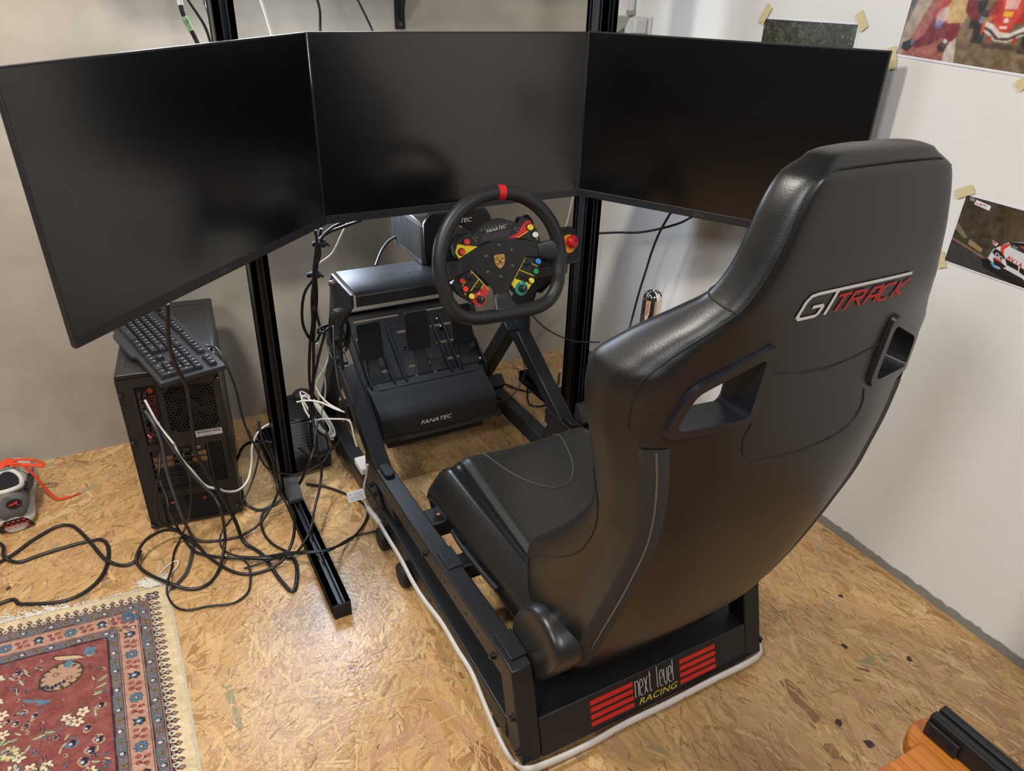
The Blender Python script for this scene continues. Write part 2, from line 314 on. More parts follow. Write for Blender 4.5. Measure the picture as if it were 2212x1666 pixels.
CAB = {
 'A': [(-1.469,-0.66,0.677),(-1.481,-0.64,0.581),(-1.475,-0.63,0.517),(-1.464,-0.62,0.463),(-1.466,-0.61,0.386),(-1.474,-0.6,0.283),(-1.473,-0.6,0.278),(-1.456,-0.607,0.217),(-1.436,-0.613,0.149),(-1.416,-0.62,0.065),(-1.407,-0.637,0.012),(-1.376,-0.697,0.006),(-1.358,-0.799,0.006),(-1.339,-0.857,0.006),(-1.316,-0.804,0.006),(-1.31,-0.752,0.006),(-1.329,-0.731,0.006),(-1.371,-0.726,0.014),(-1.43,-0.687,0.01)],
 'B': [(-1.552,-0.52,0.4),(-1.536,-0.55,0.346),(-1.516,-0.58,0.309),(-1.513,-0.58,0.3),(-1.505,-0.59,0.265),(-1.487,-0.6,0.23),(-1.467,-0.6,0.183),(-1.441,-0.6,0.163),(-1.416,-0.58,0.133),(-1.388,-0.56,0.118),(-1.361,-0.53,0.121),(-1.343,-0.5,0.149),(-1.331,-0.47,0.18),(-1.304,-0.44,0.203),(-1.263,-0.4,0.196)],
 'C': [(-1.396,-0.446,0.475),(-1.388,-0.451,0.474),(-1.375,-0.47,0.473),(-1.364,-0.5,0.448),(-1.353,-0.52,0.385),(-1.348,-0.52,0.297),(-1.34,-0.54,0.244),(-1.345,-0.54,0.279),(-1.329,-0.55,0.206),(-1.315,-0.55,0.159),(-1.286,-0.55,0.132),(-1.238,-0.55,0.113),(-1.173,-0.53,0.112),(-1.142,-0.505,0.124),(-1.129,-0.48,0.142),(-1.14,-0.44,0.195),(-1.162,-0.42,0.23)],
 'D': [(-1.556,-0.53,0.375),(-1.545,-0.57,0.361),(-1.538,-0.58,0.311),(-1.541,-0.58,0.242),(-1.537,-0.58,0.16),(-1.531,-0.58,0.09),(-1.522,-0.538,0.012),(-1.523,-0.589,0.006),(-1.548,-0.678,0.006),(-1.587,-0.725,0.006)],
 'E': [(-1.554,-0.53,0.36),(-1.539,-0.56,0.342),(-1.514,-0.6,0.289),(-1.494,-0.62,0.241),(-1.472,-0.64,0.207),(-1.454,-0.66,0.182),(-1.447,-0.68,0.149),(-1.448,-0.644,0.05),(-1.462,-0.672,0.02),(-1.484,-0.715,0.006),(-1.514,-0.747,0.006),(-1.55,-0.744,0.006),(-1.587,-0.717,0.016),(-1.63,-0.654,0.012),(-1.649,-0.617,0.02),(-1.646,-0.593,0.03),(-1.623,-0.561,0.04),(-1.583,-0.54,0.04),(-1.553,-0.541,0.03),(-1.531,-0.568,0.02),(-1.511,-0.601,0.01),(-1.491,-0.657,0.006),(-1.453,-0.725,0.006),(-1.417,-0.754,0.006),(-1.375,-0.758,0.006),(-1.337,-0.756,0.02),(-1.304,-0.732,0.05),(-1.29,-0.713,0.1),(-1.303,-0.725,0.16),(-1.3,-0.6,0.112),(-1.298,-0.56,0.173),(-1.313,-0.54,0.237),(-1.312,-0.52,0.279)],
 'F': [(-1.502,-0.54,0.23),(-1.497,-0.6,0.229),(-1.5,-0.62,0.183),(-1.519,-0.63,0.122),(-1.543,-0.557,0.02),(-1.566,-0.591,0.006),(-1.578,-0.646,0.006),(-1.592,-0.714,0.02),(-1.598,-0.74,0.006),(-1.588,-0.784,0.006),(-1.564,-0.81,0.006),(-1.518,-0.819,0.006),(-1.469,-0.834,0.006),(-1.435,-0.816,0.006),(-1.42,-0.778,0.006),(-1.414,-0.727,0.01),(-1.427,-0.691,0.012),(-1.454,-0.66,0.016),(-1.461,-0.627,0.02),(-1.451,-0.598,0.03),(-1.422,-0.592,0.06),(-1.39,-0.6,0.107),(-1.356,-0.57,0.141),(-1.332,-0.55,0.185),(-1.319,-0.53,0.225)],
 'G': [(-1.562,-0.53,0.184),(-1.555,-0.56,0.152),(-1.555,-0.58,0.115),(-1.546,-0.539,0.03),(-1.534,-0.583,0.014),(-1.52,-0.619,0.01),(-1.489,-0.651,0.01),(-1.445,-0.682,0.01),(-1.385,-0.712,0.012),(-1.324,-0.748,0.03),(-1.284,-0.784,0.047),(-1.237,-0.799,0.047),(-1.166,-0.755,0.02),(-1.109,-0.69,0.006),(-1.087,-0.642,0.006),(-1.097,-0.583,0.006),(-1.151,-0.499,0.006),(-1.202,-0.453,0.006)],
 'H': [(-1.425,-0.728,0.006),(-1.373,-0.734,0.012),(-1.326,-0.759,0.035),(-1.284,-0.793,0.05),(-1.232,-0.807,0.05),(-1.193,-0.76,0.02),(-1.152,-0.731,0.006),(-1.116,-0.734,0.006),(-1.091,-0.737,0.006)],
 'I': [(-1.546,-0.52,0.251),(-1.558,-0.55,0.216),(-1.573,-0.56,0.175),(-1.582,-0.56,0.128),(-1.581,-0.56,0.08),(-1.552,-0.563,0.05),(-1.536,-0.568,0.03),(-1.517,-0.574,0.014),(-1.48,-0.59,0.006),(-1.415,-0.602,0.006),(-1.364,-0.597,0.02),(-1.332,-0.569,0.03),(-1.303,-0.554,0.06),(-1.29,-0.577,0.12)],
 'K': [(-1.361,-0.3,0.036),(-1.34,-0.32,0.089),(-1.316,-0.36,0.125),(-1.292,-0.4,0.141),(-1.271,-0.42,0.142)],
 'L': [(-1.364,-0.35,0.015),(-1.369,-0.4,0.001),(-1.374,-0.488,0.02),(-1.348,-0.514,0.006),(-1.311,-0.512,0.006),(-1.274,-0.503,0.02),(-1.237,-0.525,0.06),(-1.208,-0.56,0.146),(-1.182,-0.53,0.177),(-1.169,-0.48,0.211),(-1.17,-0.46,0.253)],
 'L2': [(-1.3,-0.539,0.03),(-1.331,-0.542,0.02),(-1.348,-0.554,0.006),(-1.355,-0.613,0.006),(-1.345,-0.666,0.006),(-1.323,-0.706,0.006),(-1.302,-0.736,0.012),(-1.259,-0.719,0.05),(-1.223,-0.64,0.06),(-1.19,-0.578,0.08),(-1.178,-0.56,0.128),(-1.184,-0.54,0.184),(-1.161,-0.5,0.229)],
 'M': [(-2.6,-0.5,0.006),(-2.35,-0.56,0.006),(-2.12,-0.52,0.006),(-1.941,-0.445,0.006),(-1.876,-0.391,0.006),(-1.823,-0.358,0.006),(-1.792,-0.366,0.006),(-1.773,-0.396,0.006),(-1.748,-0.464,0.01),(-1.721,-0.545,0.012),(-1.696,-0.577,0.006),(-1.673,-0.591,0.006),(-1.651,-0.586,0.01),(-1.639,-0.56,0.012)],
 'N': [(-2.5,-0.36,0.006),(-2.2,-0.3,0.006),(-2.02,-0.31,0.006),(-1.945,-0.37,0.006),(-1.934,-0.431,0.012),(-1.919,-0.452,0.006),(-1.897,-0.467,0.006),(-1.853,-0.459,0.006),(-1.784,-0.454,0.006),(-1.749,-0.454,0.004),(-1.725,-0.461,0.006),(-1.712,-0.486,0.006),(-1.71,-0.531,0.006),(-1.722,-0.591,0.006),(-1.748,-0.633,0.006),(-1.787,-0.655,0.006),(-1.829,-0.652,0.006),(-1.892,-0.625,0.006),(-1.934,-0.602,0.006),(-2.15,-0.7,0.006),(-2.35,-0.66,0.006),(-2.6,-0.68,0.006)],
 'P1': [(-1.02,-0.44,0.74),(-1.056,-0.44,0.729),(-1.081,-0.44,0.712),(-1.095,-0.44,0.69),(-1.097,-0.44,0.662),(-1.112,-0.44,0.628),(-1.116,-0.44,0.608),(-1.128,-0.44,0.547),(-1.132,-0.44,0.488),(-1.145,-0.44,0.428),(-1.156,-0.44,0.339),(-1.157,-0.44,0.263),(-1.16,-0.44,0.194),(-1.158,-0.44,0.143),(-1.157,-0.44,0.091)],
 'P2': [(-0.984,-0.44,0.738),(-1.03,-0.43,0.723),(-1.07,-0.43,0.712),(-1.098,-0.43,0.691),(-1.103,-0.43,0.66),(-1.11,-0.43,0.608),(-1.113,-0.43,0.55),(-1.125,-0.43,0.482),(-1.134,-0.43,0.422),(-1.143,-0.43,0.331),(-1.157,-0.43,0.238),(-1.167,-0.43,0.165),(-1.164,-0.43,0.087)],
 'P3': [(-1.082,-0.42,0.722),(-1.091,-0.42,0.688),(-1.096,-0.42,0.656),(-1.109,-0.42,0.604),(-1.137,-0.42,0.567),(-1.15,-0.42,0.526),(-1.153,-0.42,0.474),(-1.139,-0.42,0.432),(-1.123,-0.42,0.424),(-1.108,-0.42,0.448),(-1.09,-0.42,0.463)],
 'P4': [(-1.105,-0.45,0.729),(-1.104,-0.45,0.698),(-1.12,-0.45,0.616),(-1.124,-0.45,0.542),(-1.118,-0.45,0.48),(-1.11,-0.46,0.461),(-1.128,-0.46,0.406),(-1.139,-0.44,0.344),(-1.154,-0.44,0.291),(-1.145,-0.44,0.26)],
 'W1': [(-1.016,-0.42,0.729),(-1.033,-0.42,0.7),(-1.061,-0.42,0.655),(-1.095,-0.42,0.633),(-1.106,-0.42,0.608),(-1.11,-0.42,0.562),(-1.11,-0.42,0.519),(-1.103,-0.42,0.456),(-1.096,-0.42,0.382),(-1.108,-0.43,0.351),(-1.14,-0.44,0.311),(-1.145,-0.47,0.299),(-1.13,-0.5,0.277),(-1.108,-0.55,0.274)],
 'W2': [(-1.21,-0.5,0.299),(-1.178,-0.5,0.296),(-1.152,-0.525,0.296),(-1.123,-0.55,0.283),(-1.108,-0.58,0.286)],
 'W3': [(-1.122,-0.42,0.415),(-1.128,-0.42,0.37),(-1.113,-0.42,0.315),(-1.115,-0.42,0.262),(-1.129,-0.42,0.211),(-1.129,-0.42,0.165),(-1.116,-0.4,0.119)],
 'W4': [(-1.17,-0.45,0.202),(-1.147,-0.48,0.22),(-1.118,-0.5,0.224),(-1.091,-0.54,0.236),(-1.087,-0.56,0.227),(-1.086,-0.57,0.198),(-1.083,-0.58,0.173)],
 'R1': [(-0.12,-0.608,0.73),(-0.11,-0.566,0.676),(-0.1,-0.526,0.617),(-0.1,-0.504,0.554),(-0.1,-0.488,0.491),(-0.1,-0.467,0.409),(-0.1,-0.451,0.331),(-0.12,-0.464,0.285),(-0.15,-0.49,0.242),(-0.18,-0.54,0.14),(-0.2,-0.58,0.03),(-0.21,-0.62,0.006),(-0.2,-0.7,0.005)],
 'R2': [(-0.14,-0.771,0.763),(-0.12,-0.69,0.721),(-0.1,-0.616,0.679),(-0.1,-0.535,0.64),(-0.11,-0.445,0.604),(-0.13,-0.366,0.584),(-0.16,-0.296,0.565),(-0.22,-0.305,0.571),(-0.3,-0.339,0.586)],
 'R3': [(-0.589,-0.6,0.489),(-0.569,-0.6,0.467),(-0.526,-0.6,0.422),(-0.472,-0.6,0.385),(-0.417,-0.6,0.359),(-0.334,-0.6,0.34)],
 'R4': [(-0.611,-0.455,0.13),(-0.555,-0.416,0.1),(-0.493,-0.375,0.09),(-0.428,-0.31,0.09),(-0.383,-0.251,0.1),(-0.386,-0.232,0.14)],
 'R5': [(-0.416,-0.168,0.006),(-0.383,-0.235,0.006),(-0.334,-0.271,0.006),(-0.289,-0.292,0.006),(-0.244,-0.25,0.006),(-0.194,-0.18,0.006)],
 'R6': [(-0.305,-0.141,0.006),(-0.354,-0.223,0.006),(-0.398,-0.302,0.006),(-0.403,-0.347,0.006),(-0.361,-0.361,0.006),(-0.307,-0.333,0.006),(-0.257,-0.282,0.006)],
 'Q': [(-0.868,-0.36,0.659),(-0.89,-0.36,0.647),(-0.916,-0.38,0.632),(-0.935,-0.4,0.615),(-0.949,-0.42,0.606)],
 'T1': [(-1.307,-0.19,1.4115),(-1.295,-0.2,1.252),(-1.297,-0.2,1.215),(-1.295,-0.2,1.187),(-1.285,-0.2,1.158),(-1.273,-0.2,1.124),(-1.262,-0.22,1.071)],
 'T2': [(-1.301,-0.16,1.4115),(-1.289,-0.16,1.252),(-1.274,-0.16,1.214),(-1.248,-0.16,1.164),(-1.239,-0.16,1.124),(-1.234,-0.18,1.077)],
 'T3': [(-1.271,-0.19,1.4115),(-1.259,-0.3,1.254),(-1.26,-0.3,1.218),(-1.259,-0.33,1.193),(-1.256,-0.36,1.167),(-1.257,-0.38,1.132)],
 'T4': [(-1.14,-0.19,1.4115),(-1.128,-0.2,1.266),(-1.118,-0.2,1.218),(-1.111,-0.2,1.189),(-1.102,-0.2,1.143),(-1.098,-0.22,1.088)],
 'T5': [(-1.007,-0.19,1.4115),(-0.995,-0.2,1.269),(-0.983,-0.2,1.22),(-0.979,-0.2,1.195),(-0.982,-0.2,1.154),(-0.99,-0.22,1.097)],
 'T6': [(-0.9,-0.15,1.4115),(-0.888,-0.15,1.272),(-0.865,-0.15,1.221),(-0.846,-0.15,1.183),(-0.83,-0.15,1.149),(-0.818,-0.18,1.092)],
 'S': [(-1.095,-0.742,0.061),(-1.1,-0.834,0.073),(-1.1,-0.94,0.076),(-1.1,-1.02,0.068),(-1.1,-1.089,0.074),(-1.1,-1.181,0.094),(-1.1,-1.264,0.094),(-1.1,-1.326,0.097),(-1.1,-1.378,0.073),(-1.1,-1.428,0.051),(-1.098,-1.471,0.037),(-1.085,-1.487,0.015),(-1.081,-1.516,0.039),(-1.046,-1.516,0.029),(-0.959,-1.516,0.023),(-0.864,-1.516,0.032),(-0.763,-1.516,0.031),(-0.656,-1.516,0.035),(-0.551,-1.516,0.036),(-0.502,-1.503,0.025),(-0.498,-1.493,0.038),(-0.497,-1.479,0.039)],
 'Sc': [(-1.095,-0.708,0.198),(-1.095,-0.69,0.155),(-1.1,-0.676,0.108),(-1.1,-0.673,0.064),(-1.1,-0.694,0.054),(-1.095,-0.742,0.061)],
 'WB': [(-0.134,-0.1,0.635),(-0.156,-0.1,0.533),(-0.195,-0.08,0.389),(-0.253,-0.06,0.259),(-0.33,-0.05,0.15),(-0.386,-0.05,0.077),(-0.437,-0.05,0.03)],
 'PB': [(-1.1,-0.46,0.481),(-1.123,-0.47,0.481),(-1.128,-0.47,0.468),(-1.108,-0.47,0.469),(-1.096,-0.5,0.492),(-1.102,-0.52,0.475),(-1.114,-0.56,0.43),(-1.121,-0.6,0.372),(-1.116,-0.62,0.332),(-1.109,-0.62,0.294)],
 'X1': [(-1.082,-0.5,0.225),(-1.098,-0.5,0.172),(-1.124,-0.5,0.134),(-1.16,-0.48,0.105),(-1.189,-0.46,0.106),(-1.211,-0.45,0.129)],
}
# ------------------------------------------------------------ materials used often
blk = mat('black_powder_coat', (0.011, 0.012, 0.014), 0.42, spec=0.45, bump=0.05, bscale=900)
blk_matte = mat('black_matte_plastic', (0.010, 0.010, 0.011), 0.55, spec=0.4, bump=0.04, bscale=1200)
blk_anod = mat('black_anodised_aluminium', (0.016, 0.017, 0.019), 0.38, metal=0.35, spec=0.5)
slot_m = mat('dark_slot', (0.003, 0.003, 0.003), 0.8)
rubber = mat('black_rubber', (0.012, 0.012, 0.012), 0.6, spec=0.35)
cable_m = mat('black_cable_jacket', (0.012, 0.012, 0.013), 0.38, spec=0.5)
cable_grey = mat('grey_cable_jacket', (0.055, 0.058, 0.065), 0.35, spec=0.5)
cable_white = mat('white_cable_jacket', rgb(214, 208, 196), 0.42)
steel = mat('steel_bolt', (0.30, 0.29, 0.28), 0.32, metal=1.0)
dark_steel = mat('dark_steel_bolt', (0.07, 0.07, 0.075), 0.34, metal=1.0)
chrome = mat('chrome', (0.86, 0.86, 0.86), 0.045, metal=1.0)
white_print = mat('white_print', rgb(225, 225, 225), 0.5)
leather = mat('black_leatherette', (0.0105, 0.0105, 0.0105), 0.34, spec=0.5, bump=0.10, bscale=620)

# ------------------------------------------------------------ the setting
def struct(o): o['kind'] = 'structure'; return o
fm = mat('osb_base', rgb(196, 150, 92), 0.45, bump=0.3, bscale=60, vary=0.2, vscale=60)
floor = struct(MB().box((-4.2, -4.6, -0.05), (0.0, 0.0, 0.0)).build('floor', fm))
# oriented strands of the board: thin flakes lying over one another
NS = 90000
PALX = [(206, 162, 102), (214, 172, 112), (198, 152, 92), (222, 182, 124), (188, 142, 84), (210, 164, 108), (204, 158, 110), (212, 168, 106), (176, 130, 78), (166, 148, 106), (196, 148, 104), (150, 104, 64)]
PAL = np.array([rgb(c[0], c[1] + 2, c[2] + 7) for c in PALX]); PW = np.array([18, 14, 15, 7, 8, 12, 7, 14, 3.5, 1.2, 4, 0.8]); PW = PW / PW.sum()
cx = nrs.uniform(-3.0, 0.0, NS); cy = nrs.uniform(-2.75, 0.0, NS)
big = nrs.rand(NS)
Ln = np.where(big < 0.26, nrs.uniform(0.05, 0.14, NS), np.where(big < 0.62, nrs.uniform(0.02, 0.06, NS), nrs.uniform(0.010, 0.03, NS)))
Wd = np.where(big < 0.26, nrs.uniform(0.008, 0.026, NS), np.where(big < 0.62, nrs.uniform(0.002, 0.008, NS), nrs.uniform(0.0008, 0.003, NS)))
spread = np.where(cx > -1.15, 0.42, 0.85); ang = np.where(cx > -1.15, PI / 2 + 0.05, 1.0) + nrs.normal(0, 1, NS) * spread
ca_, sa_ = np.cos(ang), np.sin(ang)
order = np.argsort(-big * 0 + nrs.rand(NS) + np.where(big < 0.26, 0, np.where(big < 0.62, 0.35, 0.55)))
zl = np.empty(NS); zl[order] = np.linspace(0.0004, 0.0016, NS)
tv = nrs.uniform(-1, 1, (NS, 2)) * np.array([0.00022, 0.00016])
corner = np.array([[-0.5, -0.5], [0.5, -0.5], [0.5, 0.5], [-0.5, 0.5]])
V = np.zeros((NS, 4, 3)); UVs = np.zeros((NS, 4, 2)); off = nrs.rand(NS, 2) * 7
for k in range(4):
    a = corner[k, 0] * Ln * (1 + nrs.uniform(-0.12, 0.12, NS)); b = corner[k, 1] * Wd * (1 + nrs.uniform(-0.45, 0.45, NS)) + nrs.uniform(-0.2, 0.2, NS) * Wd
    V[:, k, 0] = cx + a * ca_ - b * sa_; V[:, k, 1] = cy + a * sa_ + b * ca_
    V[:, k, 2] = zl + corner[k, 0] * tv[:, 0] + corner[k, 1] * tv[:, 1]
    UVs[:, k, 0] = a + off[:, 0]; UVs[:, k, 1] = b + off[:, 1]
V[:, :, 0] = np.minimum(V[:, :, 0], -0.0005); V[:, :, 1] = np.minimum(V[:, :, 1], -0.0005)
fc = PAL[nrs.choice(len(PAL), NS, p=PW)] * nrs.uniform(0.86, 0.99, (NS, 1))
thin = big > 0.62; dk = thin & (nrs.rand(NS) < 0.30); fc[dk] *= nrs.uniform(0.45, 0.8, (dk.sum(), 1))
me = bpy.data.meshes.new('strands')
me.vertices.add(NS * 4); me.vertices.foreach_set('co', V.reshape(-1).astype(np.float32))
me.loops.add(NS * 4); me.loops.foreach_set('vertex_index', np.arange(NS * 4, dtype=np.int32))
me.polygons.add(NS); me.polygons.foreach_set('loop_start', np.arange(0, NS * 4, 4, dtype=np.int32)); me.update(calc_edges=True)
at = me.attributes.new('col', 'FLOAT_COLOR', 'FACE'); q4 = np.ones((NS, 4), np.float32); q4[:, :3] = fc; at.data.foreach_set('color', q4.reshape(-1))
uvl = me.uv_layers.new(name='UVMap'); uvl.data.foreach_set('uv', UVs.reshape(-1).astype(np.float32))
strand_m = attr_mat('osb_strands', rough=0.24, spec=0.55, bump=0.4, bscale=110, grain=True)
link_mesh('strands', me, strand_m, floor, kind='stuff')
# a few dark knots and screw heads in the board
kn = mat('dark_knot', rgb(62, 48, 44), 0.6)
for (x, y, r) in [(-0.30, -1.56, .008), (-0.47, -1.69, .010), (-0.455, -1.75, .010), (-0.62, -1.76, .007), (-0.92, -1.70, .006), (-0.18, -1.45, .006), (-0.20, -1.65, .007), (-1.02, -1.12, .005), (-0.66, -0.62, .006), (-1.92, -0.55, .006)]:
    b = MB(); n = 9; pts = [(x + math.cos(k * 2 * PI / n) * r * rnd.uniform(.5, 1.1), y + math.sin(k * 2 * PI / n) * r * rnd.uniform(.6, 1.5), 0.0016) for k in range(n)]
    b.prism(pts, (0, 0, 0.0005)).build('knot', kn, floor)

def wall_mat(name, base, dark, light, rough, sc, bstr, streak=False):
    m = bpy.data.materials.new(name); m.use_nodes = True; nt = m.node_tree; b = nt.nodes['Principled BSDF']
    b.inputs['Roughness'].default_value = rough; b.inputs['Specular IOR Level'].default_value = 0.3
    tc = nt.nodes.new('ShaderNodeTexCoord')
    n1 = nt.nodes.new('ShaderNodeTexNoise'); n1.inputs['Scale'].default_value = sc; n1.inputs['Detail'].default_value = 8; n1.inputs['Roughness'].default_value = 0.62
    nt.links.new(tc.outputs['Object'], n1.inputs['Vector'])
    r = nt.nodes.new('ShaderNodeValToRGB'); r.color_ramp.elements[0].position = 0.32; r.color_ramp.elements[1].position = 0.68
    r.color_ramp.elements[0].color = (*dark, 1); r.color_ramp.elements[1].color = (*light, 1)
    e = r.color_ramp.elements.new(0.5); e.color = (*base, 1)
    nt.links.new(n1.outputs['Fac'], r.inputs[0]); src = r.outputs[0]
    if streak:                      # small scuffs
        mp = nt.nodes.new('ShaderNodeMapping'); mp.inputs['Scale'].default_value = (9, 9, 22); nt.links.new(tc.outputs['Object'], mp.inputs['Vector'])
        n3 = nt.nodes.new('ShaderNodeTexNoise'); n3.inputs['Scale'].default_value = 2.2; n3.inputs['Detail'].default_value = 10; n3.inputs['Roughness'].default_value = 0.75
        nt.links.new(mp.outputs[0], n3.inputs['Vector'])
        r3 = nt.nodes.new('ShaderNodeValToRGB'); r3.color_ramp.elements[0].position = 0.70; r3.color_ramp.elements[1].position = 0.78
        r3.color_ramp.elements[0].color = (1, 1, 1, 1); r3.color_ramp.elements[1].color = (0.6, 0.58, 0.55, 1)
        nt.links.new(n3.outputs['Fac'], r3.inputs[0])
        mx = nt.nodes.new('ShaderNodeMix'); mx.data_type = 'RGBA'; mx.blend_type = 'MULTIPLY'; mx.inputs[0].default_value = 1.0
        nt.links.new(src, mx.inputs[6]); nt.links.new(r3.outputs[0], mx.inputs[7]); src = mx.outputs[2]
    nt.links.new(src, b.inputs['Base Color'])
    n2 = nt.nodes.new('ShaderNodeTexNoise'); n2.inputs['Scale'].default_value = 70; n2.inputs['Detail'].default_value = 6
    nt.links.new(tc.outputs['Object'], n2.inputs['Vector'])
    bp = nt.nodes.new('ShaderNodeBump'); bp.inputs['Strength'].default_value = bstr; bp.inputs['Distance'].default_value = 0.003
    nt.links.new(n2.outputs['Fac'], bp.inputs['Height']); nt.links.new(bp.outputs['Normal'], b.inputs['Normal'])
    return m
conc = wall_mat('smooth_concrete', rgb(178, 170, 157), rgb(160, 152, 139), rgb(192, 184, 171), 0.75, 3.2, 0.12, True)
paint = wall_mat('white_wall_paint', rgb(232, 230, 225), rgb(228, 226, 221), rgb(236, 234, 230), 0.6, 2.0, 0.12, False)
struct(MB().box((-4.2, 0.0, -0.05), (0.12, 0.12, 2.6)).build('wall_back', conc))
struct(MB().box((0.0, -4.6, -0.05), (0.12, 0.0, 2.6)).build('wall_right', paint))
# bare cement strip along the foot of the white wall, ragged where the paint stops
cem = mat('bare_cement', rgb(138, 136, 128), 0.85, bump=0.3, bscale=90, vary=0.12, vscale=20)
pts = [(-0.0035, 0.0, 0.0005), (-0.0035, -4.6, 0.0005)]
yy = -4.6
while yy < -0.001:
    pts.append((-0.0035, yy, 0.024 + rnd.uniform(-.003, .003) + 0.002 * math.sin(yy * 9))); yy += rnd.uniform(0.006, 0.02)
pts.append((-0.0035, 0.0, 0.024))
struct(MB().prism(pts, (0.0033, 0, 0)).build('trim_1', cem))
# board shelves on the concrete wall and the strip lamp under them (just above the picture)
shelf_m = mat('grey_shelf_board', rgb(150, 146, 140), 0.5)
tag(MB().box((-1.555, -0.20, 1.412), (-0.70, -0.001, 1.430)).build('wall_shelf', shelf_m, bevel=0.002), 'long board shelf on the concrete wall above the monitors', 'shelf')
tag(MB().box((-0.699, -0.155, 1.412), (-0.22, -0.001, 1.430)).build('wall_shelf', shelf_m, bevel=0.002), 'shorter board shelf on the concrete wall near the corner', 'shelf')
lt = thing('strip_lamp', 'cool white strip lamp fixed under the long wall shelf', 'lamp', (-1.13, -0.085, 1.39))
MB().box((-1.45, -0.095, 1.392), (-0.81, -0.06, 1.4118)).build('housing', mat('lamp_housing', rgb(210, 210, 210), 0.5), lt, bevel=0.003)
# shelf bracket
br = thing('shelf_bracket', 'black steel shelf bracket screwed to the concrete wall above the centre monitor', 'bracket', (-0.697, -0.002, 1.412))
MB().box((-0.713, -0.006, 1.146), (-0.683, -0.0005, 1.411)).build('wall_plate', blk, br, bevel=0.001)
MB().prism([(-0.7005, -0.006, 1.168), (-0.7005, -0.03, 1.186), (-0.7005, -0.15, 1.395), (-0.7005, -0.15, 1.411), (-0.7005, -0.006, 1.411)], (0.005, 0, 0)).build('brace', blk, br, bevel=0.001)
MB().cyl((-0.698, -0.007, 1.158), (-0.698, -0.004, 1.158), 0.004, 10).build('screw', steel, br)

# ------------------------------------------------------------ aluminium monitor frame
def profile40(mb, p0, p1, w, h, side):     # plain outer body
    mb.bar(p0, p1, w, h, side)
fr = thing('monitor_stand', 'black aluminium profile frame with two uprights that carries the three monitors', 'monitor stand', (-0.79, -0.48, 0))
def extrusion(name, lo, hi, axis, parent, slots):
    """T-slot profile: four corner ribs and a core leave real grooves; slots = (number across u, number across v)"""
    ax = 'xyz'.index(axis); u, v = [i for i in range(3) if i != ax]
    mb = MB(); g = 0.0085; dp = 0.012
    def cells(a0, a1, n):
        w = (a1 - a0) / n; out = []; c = a0
        for k in range(n):
            s0 = a0 + w * (k + 0.5) - g / 2; out.append((c, s0)); c = s0 + g
        out.append((c, a1)); return out
    cu = cells(lo[u], hi[u], slots[0]); cv = cells(lo[v], hi[v], slots[1])
    def bx(a, b, c, d):
        l = [0, 0, 0]; h = [0, 0, 0]; l[ax], h[ax] = lo[ax], hi[ax]; l[u], h[u] = a, b; l[v], h[v] = c, d; mb.box(l, h)
    for (a, b) in cu:                       # ribs on the two v faces
        bx(a, b, lo[v], lo[v] + dp); bx(a, b, hi[v] - dp, hi[v])
    for (c, d) in cv:
        bx(lo[u], lo[u] + dp, c, d); bx(hi[u] - dp, hi[u], c, d)
    bx(lo[u] + dp, hi[u] - dp, lo[v] + dp, hi[v] - dp)
    return mb.build(name, blk_anod, parent)
LX, RX = -1.256, -0.333
for X in (LX, RX):
    extrusion('upright', (X - .02, -.52, .04), (X + .02, -.44, 1.75), 'z', fr, (1, 2))
    extrusion('foot', (X - .02, -.978, 0.0), (X + .02, -.16, .04), 'y', fr, (1, 1))
    MB().box((X - .02, -.983, .0005), (X + .02, -.9782, .0395)).build('end_cap', blk_matte, fr, bevel=.0015)
    MB().box((X - .02, -.1598, .0005), (X + .02, -.155, .0395)).build('end_cap', blk_matte, fr, bevel=.0015)
    cb = MB().prism([(X - .018, -.5205, .0405), (X - .018, -.575, .0405), (X - .018, -.575, .052), (X - .018, -.532, .095), (X - .018, -.5205, .095)], (.036, 0, 0))
    cb.build('corner_bracket', mat('bracket_cover', (0.045, 0.046, 0.048), 0.5), fr, bevel=.002)
    MB().box((X - .02, -.439, .0405), (X + .02, -.40, .09)).build('corner_bracket', blk_matte, fr, bevel=.002)
extrusion('cross_beam', (LX + .02, -.44, .90), (RX - .02, -.40, .98), 'x', fr, (1, 2))
